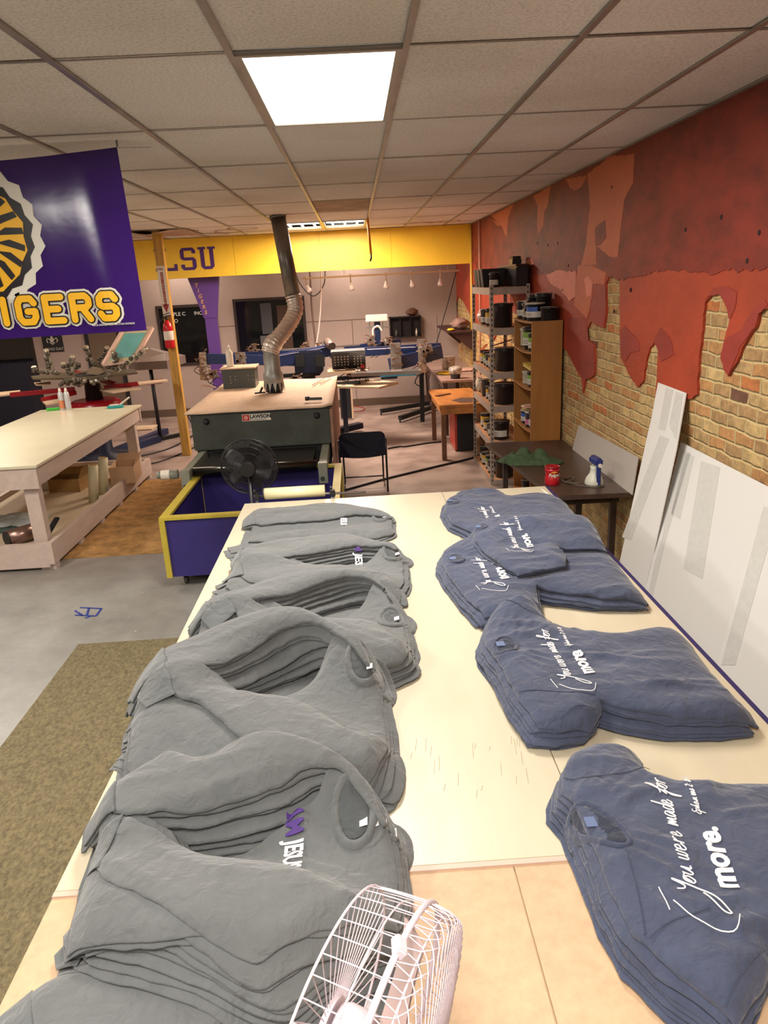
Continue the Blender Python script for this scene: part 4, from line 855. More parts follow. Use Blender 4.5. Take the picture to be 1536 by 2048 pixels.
gold = mat('banner_gold', s2l(235, 178, 30), .3); wht_b = mat('banner_white', s2l(215, 212, 200), .3); blk_b = mat('banner_black', s2l(20, 14, 18), .3)
for nm, th, y, m_ in (('lettering_outline', .072, -.003, wht_b), ('lettering_black_outline', .050, -.008, blk_b), ('lettering', .036, -.013, gold)):  # printed layers: white outline, black outline, gold face
    L_ = bar_letters('TIGERS', -2.105, 2.175, .088, .125, .062, th, BY)
    L_.v = [(a, b_+wv(a, c)+y, c) for a, b_, c in L_.v]; L_.build(nm, m_, BN)
ex, ez = -2.03, 2.62
def ell(rx, rz, n, jag, seed, y, dx=0, dz=0):
    out = []
    for k in range(n):
        a = 2*PI*k/n; q_ = 1+(jag if k % 2 else -jag*.3)+.05*mnoise.noise(Vector((math.cos(a)*2, math.sin(a)*2, seed))); x = ex+dx+rx*q_*math.cos(a); z = ez+dz+rz*q_*math.sin(a); out.append((x, BY+wv(x, z)+y, z))
    return out
em = MB(); em.prism(ell(.36, .36, 44, .05, 1, -.003), (0, .001, 0)); em.build('emblem_white', wht_b, BN)
em = MB(); em.prism(ell(.31, .31, 36, .05, 2, -.0042), (0, .001, 0)); em.build('emblem_black', blk_b, BN)
em = MB(); em.prism(ell(.27, .28, 26, .04, 3, -.0054), (0, .001, 0)); em.build('emblem_gold', gold, BN)
em = MB(); rr = random.Random(4)
for k in range(9):
    a = -1.2+k*.33; r1, r2 = .13+rr.uniform(-.02, .02), .27; c_, s_ = math.cos(a), math.sin(a); w_ = .028
    P = [(ex+r1*c_, ez+r1*s_), (ex+(r1+.07)*c_-w_*s_, ez+(r1+.07)*s_+w_*c_), (ex+r2*c_-.012*s_, ez+r2*s_+.012*c_), (ex+r2*c_+.02*s_, ez+r2*s_-.02*c_)]
    em.prism([(x, BY+wv(x, z)-.0066, z) for x, z in P], (0, .001, 0))
em.build('emblem_stripes', blk_b, BN)
em = MB(); put_text(em, 'WCR INDUSTRIES, INC./TAG EXPRESS', .014, (-1.47, BY-.022, 2.135), (1, 0, 0), (0, 0, 1)); em.build('small_print', wht_b, BN)
em = MB(); em.lathe((bx1+.005, BY+.0, 3.035), [(.006, 0), (.006, .03)], 8); em.tube([(bx1, BY, 3.03), (bx1+.12, BY+.25, CEIL-.002)], .0012, 5); em.tube([(bx0+.4, BY, 2.985), (bx0+.4, BY, CEIL)], .0012, 5); em.build('hanging_cord', mat('cord_grey', (.2, .2, .2), .5), BN)

# ================================================================== WOOD POST, SIGN, EXTINGUISHER
wood_y = mat('post_wood', s2l(196, 150, 66), .5, var=.3, vscale=9, stretch=(3, 3, .35), bump=.1, bscale=30)
P = struct(MB().bb(-2.645, -2.53, 10.42, 10.54, 0, CEIL, bev=.004).build('trim_9', wood_y), 'yellow-brown timber post'); px0, px1, pyf = -2.645, -2.53, 10.42
sg = thing('extinguisher_sign', 'white FIRE EXTINGUISHER sign with red arrow on the timber post', 'sign', (-2.588, pyf, 2.0))
MB().bb(px0+.004, px1-.004, pyf-.004, pyf-.0005, 1.98, 2.63).build('plate', mat('sign_white', s2l(225, 215, 200), .4), sg)
redp = mat('sign_red', s2l(150, 30, 30), .5); s_ = MB(); s_.bb(-2.605, -2.57, pyf-.006, pyf-.004, 2.12, 2.55); s_.prism([(-2.635, pyf-.006, 2.13), (-2.54, pyf-.006, 2.13), (-2.588, pyf-.006, 2.02)], (0, .002, 0)); s_.build('arrow', redp, sg)
s_ = MB(); put_text(s_, 'FIRE', .042, (-2.634, pyf-.007, 2.575), (1, 0, 0), (0, 0, 1)); s_.build('word', redp, sg)
s_ = MB()
for k, ch in enumerate('EXTINGUISHER'): put_text(s_, ch, .036, (-2.588, pyf-.008, 2.515-k*.034), (1, 0, 0), (0, 0, 1), align='CENTER')
s_.build('word', MATS['sign_white'], sg)
ex_ = thing('fire_extinguisher', 'red fire extinguisher hanging on the timber post', 'fire extinguisher', (-2.585, pyf-.08, 1.55))
redm = mat('extinguisher_red', s2l(190, 20, 30), .28)
MB().lathe((-2.585, pyf-.075, 1.55), [(.02, 0), (.062, .0), (.066, .02), (.066, .27), (.055, .33), (.025, .36), (.02, .375)], 20).build('cylinder', redm, ex_)
MB().lathe((-2.585, pyf-.075, 1.66), [(.0668, 0), (.0672, .001), (.0672, .12), (.0668, .121)], 20, cap=False).build('paper_label', MATS['sign_white'], ex_)
v_ = MB(); v_.cyl((-2.585, pyf-.075, 1.92), .018, .05, 10); v_.bar((-2.63, pyf-.075, 1.975), (-2.52, pyf-.075, 1.985), .015, .012); v_.bar((-2.63, pyf-.075, 1.995), (-2.53, pyf-.075, 2.02), .015, .01); v_.build('valve', blk, ex_)
MB().tube(curve_pts([(-2.6, pyf-.08, 1.96), (-2.68, pyf-.09, 1.9), (-2.675, pyf-.08, 1.75), (-2.66, pyf-.08, 1.66)], 5), .009, 8).build('hose', blk, ex_)

# warped ceiling tile round the post top
w_ = MB(); vs = []; fs = []
for i in range(9):
    for j in range(9): u, v = i/8, j/8; vs.append((-2.95+.8*u, 10.2+1.2*v, CEIL-.006-.05*math.sin(PI*min(1, u*1.3))*(1-v)**2*max(0, 1-abs(u-.35)*1.6)))
for i in range(8):
    for j in range(8):
        if (i, j) != (3, 1): a = i*9+j; fs.append((a, a+1, a+10, a+9))
w_.add(vs, fs, 0, True); struct(w_.build('trim_10', mat('warped_board', s2l(190, 160, 140), .9, var=.3, vscale=3)), 'sagging stained ceiling tile with a hole beside the post')

# purple steel column
pc = MB(); pc.bb(-2.46, -2.28, 12.32, 12.45, 0, CEIL)
pc.prism([(-2.66, 12.31, 2.5), (-2.16, 12.31, 2.5), (-2.27, 12.31, 1.85), (-2.47, 12.31, 1.85)], (0, .12, 0))
col_ = struct(pc.build('trim_11', mat('column_purple', s2l(96, 62, 140), .45)), 'purple column flaring under the beam')
s_ = MB()
for k, ch in enumerate('TIGERS'): put_text(s_, ch, .085, (-2.53+k*.02, 12.305, 2.34-k*.085), (1, 0, 0), (.12, 0, 1), align='CENTER', offset=.003)
s_.build('lettering', mat('letter_peach', s2l(200, 150, 120), .5), col_)

# ================================================================== WHITE WORKTABLE ON THE LEFT
LT = thing('worktable', 'white painted timber worktable with lower shelf at left', 'table', (-3.4, 7.7, 0))
ptw = mat('painted_timber', s2l(200, 180, 168), .55, var=.12, vscale=6, stretch=(2, .5, 2)); ltop = mat('laminate_top', s2l(216, 208, 180), .28, var=.06, vscale=2)
lx0, lx1, ly0, ly1 = -4.05, -2.78, 6.08, 9.28
MB().bb(lx0, lx1, ly0, ly1, .925, .95, bev=.003).build('tabletop', ltop, LT)
MB().bb(lx0+.02, lx1-.02, ly0+.02, ly0+.06, .74, .925).build('apron', ptw, LT); MB().bb(lx0+.02, lx1-.02, ly1-.06, ly1-.02, .74, .925).build('apron', ptw, LT)
MB().bb(lx1-.07, lx1-.03, ly0+.06, ly1-.06, .76, .925).build('apron', ptw, LT); MB().bb(lx0+.03, lx0+.07, ly0+.06, ly1-.06, .76, .925).build('apron', ptw, LT)
for x in (lx0+.13, lx1-.13):
    for y in (ly0+.13, ly1-.16): MB().bb(x-.06, x+.06, y-.045, y+.045, .06, .925).build('leg', ptw, LT)
MB().bb(lx0+.03, lx1-.03, ly0+.05, ly1-.05, .17, .195).build('lower_shelf', mat('shelf_board', s2l(206, 186, 158), .5, var=.1, vscale=3), LT)
MB().bb(lx1-.045, lx1, ly0-.02, ly1+.02, .055, .25).build('side_rail', ptw, LT); MB().bb(lx0, lx0+.045, ly0, ly1, .055, .25).build('side_rail', ptw, LT)
MB().bb(lx0, lx1-.045, ly0-.02, ly0+.03, .03, .25).build('end_rail', ptw, LT); MB().bb(lx0, lx1-.045, ly1-.03, ly1+.02, .03, .25).build('end_rail', ptw, LT)
for k in range(6): y = ly0+.06+k*.62; MB().bb(lx1-.14, lx1-.01, y-.045, y+.045, 0, .055).build('foot', ptw, LT)
for k in range(6): y = ly0+.06+k*.62; MB().bb(lx0+.01, lx0+.14, y-.045, y+.045, 0, .055).build('foot', ptw, LT)
# things on it
x, y, _ = atz(134, 816, .95); y = min(y, 9.2)
for k, (dx, bc, lb) in enumerate(((0, s2l(210, 130, 90), 'white aerosol can with orange label on the worktable'), (.075, s2l(190, 190, 195), 'plain silver white aerosol can on the worktable'))):
    c = thing('aerosol_can', lb, 'spray can', (x+dx, y, .95)); cm_ = mat('can_metal', s2l(205, 205, 205), .3, metal=.3)
    MB().lathe((x+dx, y, .95), [(.03, 0), (.033, .004), (.033, .2), (.022, .222), (.013, .228)], 16).build('can_body', cm_, c); MB().lathe((x+dx, y, .97), [(.0334, 0), (.0334, .1)], 16, cap=False).build('can_label', mat('can_label_%d' % k, bc, .5), c); MB().lathe((x+dx, y, 1.176), [(.016, 0), (.018, .01), (.012, .04), (.006, .045)], 12).build('cap', MATS['sign_white'], c)
x, y, _ = atz(117, 816, .95); y = min(y, 9.2)
tag(MB().box((x, y, .965), (.16, .06, .03), rz=.2, bev=.01).build('scrub_pad', mat('green_pad', s2l(70, 190, 60), .7)), 'bright green scrub pad beside the aerosol cans', 'pad')
x, y, _ = atz(238, 812, .95); y = min(y, 9.12); x = min(x, lx1-.14)
b_ = thing('tape_dispenser', 'teal and white hand tool lying at the worktable corner', 'tool', (x, y, .95)); MB().box((x, y, .965), (.2, .12, .03), rz=.2, bev=.012).build('tool_body', mat('teal_plastic', s2l(40, 170, 165), .35), b_); MB().box((x-.01, y-.01, .985), (.12, .06, .02), rz=.2, bev=.008).build('tool_top', MATS['sign_white'], b_); MB().bar((x+.05, y, .98), (x+.16, y+.1, 1.06), .025, .018, bev=.005).build('handle', MATS['sign_white'], b_)
# things under it (lower shelf surface z=.195)
SH = .195
card = mat('cardboard', s2l(160, 122, 70), .8, var=.15, vscale=8)
def carton(name, lb, cx, cy, w, d, h, rz, flaps=True, mt=card, z=SH):
    t = thing(name, lb, 'box', (cx, cy, z)); R = Matrix.Rotation(rz, 3, 'Z')
    def P(x, y, zz): v = R @ Vector((x, y, 0)); return (cx+v.x, cy+v.y, z+zz)
    b = MB()
    for a, c in (((-w/2, -d/2), (w/2, -d/2)), ((w/2, -d/2), (w/2, d/2)), ((w/2, d/2), (-w/2, d/2)), ((-w/2, d/2), (-w/2, -d/2))): b.bar(P(*a, h/2), P(*c, h/2), h, .005) if False else b.add([P(*a, 0), P(*c, 0), P(*c, h), P(*a, h), P(a[0]*.975, a[1]*.975, 0), P(c[0]*.975, c[1]*.975, 0), P(c[0]*.975, c[1]*.975, h), P(a[0]*.975, a[1]*.975, h)], [(0, 1, 2, 3), (7, 6, 5, 4), (3, 2, 6, 7)])
    b.add([P(-w/2, -d/2, .004), P(w/2, -d/2, .004), P(w/2, d/2, .004), P(-w/2, d/2, .004)], [(0, 1, 2, 3)]); b.build('box_body', mt, t)
    if flaps:
        MB().add([P(w/2, -d/2, h), P(w/2, d/2, h), P(w/2+.05, d/2-.02, h+.12), P(w/2+.05, -d/2+.02, h+.12)], [(0, 1, 2, 3)]).build('flap', mt, t)
        MB().add([P(-w/2, d/2, h), P(w/2, d/2, h), P(w/2-.03, d/2+.05, h+.07), P(-w/2+.03, d/2+.05, h+.07)], [(0, 1, 2, 3)]).build('flap', mt, t)
    return t
x, y, _ = atz(132, 985, SH); carton('cardboard_box', 'open brown cardboard box on the lower shelf of the worktable', x, y+.14, .36, .26, .15, -.1)
x, y, _ = atz(255, 965, SH); carton('cardboard_box', 'pale cardboard box at the far end of the lower shelf', x-.05, y+.15, .28, .4, .2, .1, mt=mat('cardboard_pale', s2l(196, 160, 124), .8))
rollm = mat('roll_cream', s2l(206, 196, 160), .5)
for k, (pb, ptp, lb) in enumerate((((212, 1002), (196, 930), 'shorter cream roll standing on the worktable shelf'), ((236, 985), (216, 915), 'taller cream roll standing on the worktable shelf'))):
    x, y, _ = atz(*pb, SH); x = min(x, lx1-.12); a = Vector((x-.02, y, SH)); tp_ = Vector(aty(ptp[0]+8, ptp[1], y)); tp_ = Vector((x-.02+(tp_.x-x)*.4, y+.02, min(.72, tp_.z)))
    c = thing('vinyl_roll', lb, 'roll', a); MB().tube([a, tp_], .05, 16).build('wound_film', rollm, c); MB().tube([tp_-(tp_-a)*.01, tp_+(tp_-a)*.012], .034, 14).build('core', card, c)
x, y, _ = atz(222, 985, SH)
c = thing('clear_jar', 'clear plastic jar between the cream rolls and the rail', 'jar', (x-.06, y, SH)); MB().lathe((x-.06, y, SH), [(.04, 0), (.045, .01), (.045, .13), (.03, .15)], 14).build('jar_body', mat('clear_plastic', s2l(200, 200, 200), .15, trans=.5), c); MB().cyl((x-.06, y, SH+.15), .032, .02, 14).build('lid', MATS['sign_white'], c)
c = thing('wrapped_bundle', 'clear plastic wrapped bundle of green sheets on the lower shelf', 'bundle', (-3.35, 6.75, SH))
MB().box((-3.42, 6.78, SH+.03), (.5, .34, .06), rz=.15, bev=.012).build('sheets', mat('green_sheets', s2l(70, 92, 88), .4), c)
pw = MB(); vs = []; fs = []
for i in range(15):
    for j in range(11): u, v = i/14, j/10; vs.append((-3.7+.58*u, 6.6+.36*v, SH+.065+.07*math.sin(PI*u)*math.sin(PI*v)+.03*mnoise.noise(Vector((u*6, v*6, 3)))))
for i in range(14):
    for j in range(10): a = i*11+j; fs.append((a, a+11, a+12, a+1))
pw.add(vs, fs, 0, False); pw.build('plastic_wrap', mat('shiny_film', s2l(175, 180, 178), .12, spec=.8, var=.2, vscale=12), c)
c = thing('metal_roll', 'short metal roll with black end at the near end of the shelf', 'roll', (-3.1, 6.3, SH)); MB().tube([(-3.22, 6.2, SH+.075), (-3.04, 6.42, SH+.075)], .075, 20).build('roll_body', mat('dull_steel', s2l(150, 120, 108), .3, metal=.7, var=.4, vscale=5, stretch=(1, 1, 6)), c); MB().tube([(-3.225, 6.194, SH+.075), (-3.219, 6.201, SH+.075)], .07, 20).build('end_cap', blk, c)
tag(MB().bar((-2.95, 6.35, SH+.02), (-2.93, 6.62, SH+.12), .05, .03, bev=.008).build('squeegee', blk), 'black squeegee leaning inside the shelf rail behind the near leg', 'squeegee')
tag(MB().box((-3.65, 8.4, SH+.045), (.3, .5, .09), bev=.004).build('paper_stack', mat('paper_white', s2l(220, 212, 200), .7)), 'white block of paper lying under the worktable beyond the open box', 'paper')

# ================================================================== CONVEYOR DRYER
DZ = 1.12
DR = thing('conveyor_dryer', 'grey conveyor dryer with pale board top and exhaust duct', 'dryer', (-1.05, 8.7, 0))
gm_ = mat('dryer_grey', s2l(66, 70, 62), .45, var=.35, vscale=5); gl = mat('dryer_light_grey', s2l(134, 136, 122), .45, var=.15, vscale=8)
dx0, dx1, dy0, dy1 = -1.76, -.33, 7.45, 9.75
MB().bb(dx0, dx1, dy0, dy1, .70, DZ-.03, bev=.01).build('housing', gm_, DR)
MB().bb(dx0+.02, dx1-.02, dy0+.05, dy1, .45, .70).build('tunnel', mat('tunnel_black', (.008, .008, .008), .7), DR)
MB().bb(dx0-.02, dx1+.02, dy0-.02, dy1+.02, DZ-.045, DZ-.03).build('lid_frame', blk, DR)
tb = MB(); vs = []; fs = []
for i in range(15):
    for j in range(21): u, v = i/14, j/20; vs.append((dx0-.05+(dx1-dx0+.09)*u, dy0-.03+(dy1-dy0+.05)*v, DZ-.02+.012*mnoise.noise(Vector((u*3, v*4, 1)))+.018*(u > .93)))
n0 = len(vs); vs += [(x, y, z-.012) for x, y, z in vs]
for i in range(14):
    for j in range(20): a = i*21+j; fs += [(a, a+21, a+22, a+1), (n0+a, n0+a+1, n0+a+22, n0+a+21)]
for i in range(14): fs += [(i*21, n0+i*21, n0+i*21+21, i*21+21), (i*21+20, i*21+41, n0+i*21+41, n0+i*21+20)]
for j in range(20): fs += [(j, j+1, n0+j+1, n0+j), (14*21+j, n0+14*21+j, n0+14*21+j+1, 14*21+j+1)]
tb.add(vs, fs, 0, True); tb.build('top_board', mat('top_board_peach', s2l(222, 190, 160), .7, var=.22, vscale=14, stretch=(1, 2.5, 1), bump=.1, bscale=40), DR)
o = MB().bb(dx1, dx1+.03, dy0+.02, dy1, .30, DZ-.04).build('side_panel', mat('side_board', s2l(160, 118, 96), .6, var=.3, vscale=6, stretch=(1, .4, 2)), DR)
c = MB()
for x in (dx0+.08, dx1-.06):
    for y in (dy0+.1, dy1-.1): MB().bb(x-.03, x+.03, y-.03, y+.03, 0, .7).build('leg', gm_, DR)
for x, nm in ((-1.685, 'l'), (-.40, 'r')): MB().bb(x-.03, x+.045, 6.62, dy0+.3, .60, .69, bev=.004).build('side_arm', gl, DR); MB().bb(x-.035, x+.05, 6.6, 6.68, .50, .70, bev=.004).build('bearing_plate', gl, DR); MB().lathe((x, 6.595, .55), [(.022, 0), (.022, .01)], 12, ax=(0, 1, 0)).build('bolt', gm_, DR)
rl = MB(); rl.tube([(-1.62, 6.72, .66), (-.45, 6.72, .66)], .045, 20); o = rl.build('roller', mat('roller_steel', s2l(70, 68, 64), .22, metal=.9), DR)
MB().bb(-1.58, -.5, 6.78, dy0+.1, .655, .665).build('belt', mat('belt_mesh', s2l(28, 26, 24), .5), DR)
mt_ = MB(); mt_.tube([(-1.92, 6.68, .655), (-1.76, 6.68, .655)], .045, 14); mt_.tube([(-1.955, 6.68, .655), (-1.92, 6.68, .655)], .034, 14); o = mt_.build('drive_motor', gl, DR); MB().lathe((-1.915, 6.68, .655), [(.0458, 0), (.0458, .08)], 14, ax=(1, 0, 0), cap=False).build('motor_label', MATS['sign_white'], o)
for px_ in (-1.60, -.46): MB().lathe((px_, dy0-.001, 1.0), [(.035, 0), (.03, -.012), (.012, -.03)], 8, ax=(0, 1, 0)).build('knob', blk, DR); 
st_ = MB(); rr = random.Random(8)
pl_ = MB(); pl_.bb(-1.23, -.935, dy0-.006, dy0-.001, .985, 1.055); pl_ = pl_.build('name_plate', MATS['sign_white'], DR)
b_ = MB(); b_.bb(-1.225, -1.155, dy0-.008, dy0-.006, .99, 1.05); b_.build('badge', mat('badge_red', s2l(190, 40, 40), .4), pl_)
b_ = MB(); b_.lathe((-1.19, dy0-.0085, 1.02), [(.022, 0), (.022, .001)], 20, ax=(0, 1, 0)); b_.bb(-1.20, -1.18, dy0-.0095, dy0-.0085, 1.0, 1.04); b_.build('badge_mark', mat('badge_pink', s2l(230, 150, 140), .4), pl_)
b_ = MB(); put_text(b_, 'LAWSON', .052, (-1.15, dy0-.008, 1.012), (1, 0, 0), (0, 0, 1), offset=.0018, width=.98); put_text(b_, 'Screen & Digital Products, Inc.', .0145, (-1.15, dy0-.008, .993), (1, 0, 0), (0, 0, 1), width=.95); b_.build('plate_lettering', blk, pl_)
bx = [aty(x, y, 9.2) for x, y in ((444, 737), (528, 733))]
cb_ = MB(); cb_.bb(bx[0][0], -1.30, 9.15, 9.5, DZ-.02, bx[0][2]-.005, bev=.005); cb_ = cb_.build('control_box', mat('box_grey', s2l(72, 76, 72), .4), DR); zc = bx[0][2]
MB().bb(bx[0][0]-.02, -1.28, 9.13, 9.52, zc-.01, zc+.005).build('box_lid', MATS['top_board_peach'], cb_)
rv = MB()
for x, z in ((0, 0), (.06, 0), (.0, -.04), (.06, -.04), (0, -.08), (.22, .0), (.28, 0), (.22, -.05), (.28, -.05)): rv.lathe((bx[0][0]+.1+x, 9.149, zc-.1+z), [(.005, 0), (.004, -.003)], 6, ax=(0, 1, 0))
rv.build('rivets', MATS['sign_white'], cb_)
bt_ = thing('squeeze_bottle', 'white squeeze bottle standing on the dryer control box', 'bottle', (bx[0][0]+.09, 9.3, zc+.005)); MB().lathe((bx[0][0]+.09, 9.3, zc+.005), [(.042, 0), (.045, .01), (.045, .17), (.02, .215), (.016, .22)], 16).build('bottle_body', mat('milky_plastic', s2l(222, 216, 200), .35), bt_); MB().lathe((bx[0][0]+.09, 9.3, zc+.225), [(.018, 0), (.018, .02), (.005, .05)], 12).build('nozzle', MATS['milky_plastic'], bt_)
# things lying on the dryer
x, y, _ = atz(626, 800, DZ); c = thing('handheld_scanner', 'small grey tool lying on the dryer top', 'tool', (x, y, DZ)); MB().bar((x-.06, y, DZ+.015), (x+.1, y-.02, DZ+.015), .035, .03, bev=.008).build('tool_body', gm_, c); MB().lathe((x-.06, y, DZ+.0), [(.025, 0), (.025, .04)], 14).build('tool_head', blk, c)
x, y, _ = atz(520, 788, DZ); c = thing('clamp', 'dark clamp lying beside the duct foot', 'clamp', (x, y, DZ)); MB().bar((x-.06, y, DZ+.012), (x+.06, y+.03, DZ+.012), .03, .015).build('clamp_bar', blk, c); MB().bar((x, y, DZ+.01), (x+.02, y+.1, DZ+.06), .02, .015).build('clamp_jaw', blk, c)
for k, (a, b2) in enumerate((((640, 767), (662, 758)), ((625, 770), (650, 756)))):
    tag(MB().bar(atz(*a, DZ), atz(*b2, DZ), .012, .012).build('metal_rod', mat('rod_steel', s2l(190, 190, 190), .25, metal=.9)), ['thin metal rod on the dryer top, right one', 'thin metal rod on the dryer top, left one'][k], 'rod')
# exhaust duct
DU = thing('exhaust_duct', 'steel exhaust duct with flexible foil elbow rising from the dryer', 'duct', (-.98, 8.6, DZ))
steel = mat('duct_steel', s2l(120, 118, 114), .32, metal=.7, var=.2, vscale=3); galv = mat('duct_galvanised', s2l(160, 160, 154), .4, metal=.45, var=.3, vscale=6)
foil = mat('duct_foil', s2l(220, 208, 198), .3, metal=.6, var=.2, vscale=8, bump=.5, bscale=40)
top_ = Vector((-.83, 9.05, CEIL)); mid_ = Vector(aty(587, 598, 8.95))
MB().tube([top_, mid_], .088, 28).build('rigid_pipe', steel, DU)
MB().tube([top_-(top_-mid_)*.0, top_-(top_-mid_).normalized()*.03], .1, 24).build('ceiling_ring', steel, DU)
fp = curve_pts([mid_+(top_-mid_).normalized()*.04, mid_-(top_-mid_).normalized()*.12, aty(580, 645, 8.85), aty(560, 672, 8.7), aty(545, 690, 8.62), aty(540, 706, 8.6)], 12)
rads = [.092+.005*math.sin(i*1.9)+(.012 if i > 42 else 0) for i in range(len(fp))]
MB().tube(fp, rads, 26).build('foil_elbow', foil, DU)
lp_ = Vector(aty(541, 700, 8.6)); bx_, by_, _ = atz(551, 786, DZ); by_ = 8.6; bx_ = aty(549, 780, 8.6)[0]
MB().lathe((bx_, by_, DZ+.0), [(.115, .10), (.118, .14), (.118, .2), (.095, .235), (.095, .42)], 26, cap=False).build('reducer', galv, DU); MB().lathe((bx_, by_, DZ+.40), [(.09, 0), (.09, max(.05, lp_.z-DZ-.40))], 26, cap=False).build('lower_pipe', galv, DU)
tm = MB()
for k in range(12):
    a = 2*PI*k/12; a2 = a+.42; r_ = .116; tm.add([(bx_+r_*math.cos(a), by_+r_*math.sin(a), DZ+.11), (bx_+r_*math.cos(a2), by_+r_*math.sin(a2), DZ+.11), (bx_+(r_+.012)*math.cos((a+a2)/2), by_+(r_+.012)*math.sin((a+a2)/2), DZ+.0), (bx_+(r_-.004)*math.cos(a), by_+(r_-.004)*math.sin(a), DZ+.11), (bx_+(r_-.004)*math.cos(a2), by_+(r_-.004)*math.sin(a2), DZ+.11), (bx_+(r_+.008)*math.cos((a+a2)/2), by_+(r_+.008)*math.sin((a+a2)/2), DZ+.0)], [(0, 1, 2), (5, 4, 3), (0, 2, 5, 3), (1, 4, 5, 2), (0, 3, 4, 1)])
tm.build('cut_collar', galv, DU); MB().cyl((bx_, by_, DZ-.005), .1, .11, 24).build('inner_collar', blk, DU)

# ================================================================== PURPLE BIN
BI = thing('rolling_bin', 'purple wooden bin on casters with yellow trim', 'bin', (-.93, 6.17, 0))
x0, x1, y0, y1, z0_, z1_ = -1.62, -.24, 5.48, 6.92, .10, .60
bp_ = mat('bin_purple', s2l(52, 42, 112), .45, var=.1, vscale=4); by = mat('bin_yellow', s2l(190, 170, 60), .5, var=.12, vscale=10)
for a in ((x0, x1, y0, y0+.018), (x0, x1, y1-.018, y1), (x0, x0+.018, y0, y1), (x1-.018, x1, y0, y1)): MB().bb(*a, z0_, z1_-.01).build('panel', bp_, BI)
MB().bb(x0+.019, x1-.019, y0+.019, y1-.019, z0_, z0_+.02).build('bottom', blk, BI)  # bottom board coloured black to darken the bin's inside
for a in ((x0-.02, x1+.02, y0-.02, y0+.05), (x0-.02, x1+.02, y1-.05, y1+.02), (x0-.02, x0+.05, y0+.05, y1-.05), (x1-.05, x1+.02, y0+.05, y1-.05)): MB().bb(*a, z1_-.015, z1_+.008).build('rim_trim', by, BI)
for x in (x0, x1):
    for y in (y0, y1): MB().bb(x-.022, x+.022, y-.022, y+.022, z0_, z1_-.015).build('corner_trim', by, BI)
for x in (x0+.1, x1-.1):
    for y in (y0+.1, y1-.1):
        w_ = MB(); w_.bb(x-.03, x+.03, y-.03, y+.03, .085, .1); w_.bb(x-.02, x-.015, y-.015, y+.015, .03, .09); w_.bb(x+.015, x+.02, y-.015, y+.015, .03, .09); w_.lathe((x-.012, y, .035), [(.035, 0), (.035, .024)], 14, ax=(1, 0, 0)); w_.build('caster', mat('caster_steel', s2l(90, 80, 74), .4, metal=.5), BI)

# ================================================================== BLACK PEDESTAL FAN
def ringpts(c, e1, e2, r, n): return [c+(e1*math.cos(2*PI*k/n)+e2*math.sin(2*PI*k/n))*r for k in range(n)]
def fan(root, c, ax, e1, R, depth_b, depth_f, nw_b, nw_f, wr, mt, blade_m, spiral=0, twist=0.0, blades=5, grille_rings=(), hub_m=None, rimr=0):
    ax = ax.normalized(); e1 = (e1-ax*e1.dot(ax)).normalized(); e2 = ax.cross(e1); hub_m = hub_m or mt
    rim = MB(); rim.tube(ringpts(c, e1, e2, R, 64), rimr or wr*3.2, 8, closed=True); rim.build('rim', mt, root)
    def dome(name, sgn, D, nw, tw, hubr):
        g = MB(); cc = c+ax*sgn*D
        for k in range(nw):
            a0 = 2*PI*k/nw; pts = []
            for q in range(13):
                t = q/12; r_ = R*(1-t)+hubr*t if q > 3 else R*(1-.015*q); a = a0+tw*t**1.3
                prof = D*min(1, (t*4.2)**.75) if sgn < 0 else D*math.sqrt(max(0, 1-(1-t)**2.6))
                pts.append(c+ax*sgn*prof+(e1*math.cos(a)+e2*math.sin(a))*r_)
            g.tube(pts, wr, 5, cap=False)
        for fr in grille_rings:
            t = 1-fr; prof = D*min(1, (t*4.2)**.75) if sgn < 0 else D*math.sqrt(max(0, 1-(1-t)**2.6)); g.tube(ringpts(c+ax*sgn*prof, e1, e2, R*(fr) + hubr*(1-fr), 48), wr*1.5, 5, closed=True)
        if sgn < 0: g.tube(ringpts(cc, e1, e2, R*.955, 56), wr*2.2, 6, closed=True)
        g.build(name, mt, root)
        MB().lathe(cc, [(hubr*1.05, -.004*sgn), (hubr*1.05, .004*sgn), (hubr*.6, .010*sgn)], 20, ax=ax).build('hub_cap', hub_m, root)
    dome('rear_grille', -1, depth_b, nw_b, 0, R*.2); dome('front_grille', 1, depth_f, nw_f, twist, R*.16)
    if spiral: dome('front_grille', 1, depth_f*.985, nw_f, -twist, R*.16)
    bl = MB()
    for k in range(blades):
        a = 2*PI*k/blades; P_ = []
        for q in range(9):
            t = q/8; r_ = R*(.14+.76*t); w_ = .25+.62*math.sin(PI*min(1, .15+t*.8)); 
            for s_ in (-.5, .5): aa = a+w_*s_*(1.0-.25*t); P_.append(c+(e1*math.cos(aa)+e2*math.sin(aa))*r_+ax*(s_*.045))
        nn = len(P_); bl.add(P_+[p+ax*.0025 for p in P_], [(2*i, 2*i+1, 2*i+3, 2*i+2) for i in range(8)]+[(nn+2*i+2, nn+2*i+3, nn+2*i+1, nn+2*i) for i in range(8)], 0, True)
    bl.build('blades', blade_m, root); MB().lathe(c, [(R*.15, -.02), (R*.15, .025), (R*.08, .035)], 20, ax=ax).build('blade_hub', blade_m, root)
    return e2
fc = Vector(aty(499, 932, 5.0)); FN = thing('pedestal_fan', 'black pedestal fan standing between the bin and shirt table', 'fan', (fc.x, fc.y, 0))
bp_l = mat('fan_black', (.012, .011, .012), .35)
fan(FN, fc, Vector((.05, 1, .12)), Vector((1, 0, 0)), .2, .05, .05, 110, 110, .0016, bp_l, mat('fan_blade_dark', (.02, .017, .018), .3), grille_rings=(.75, .45), blades=5)
MB().lathe(fc+Vector((0, -.02, 0)), [(.05, -.1), (.055, -.02), (.04, 0)], 18, ax=(0, 1, 0)).build('motor', bp_l, FN)
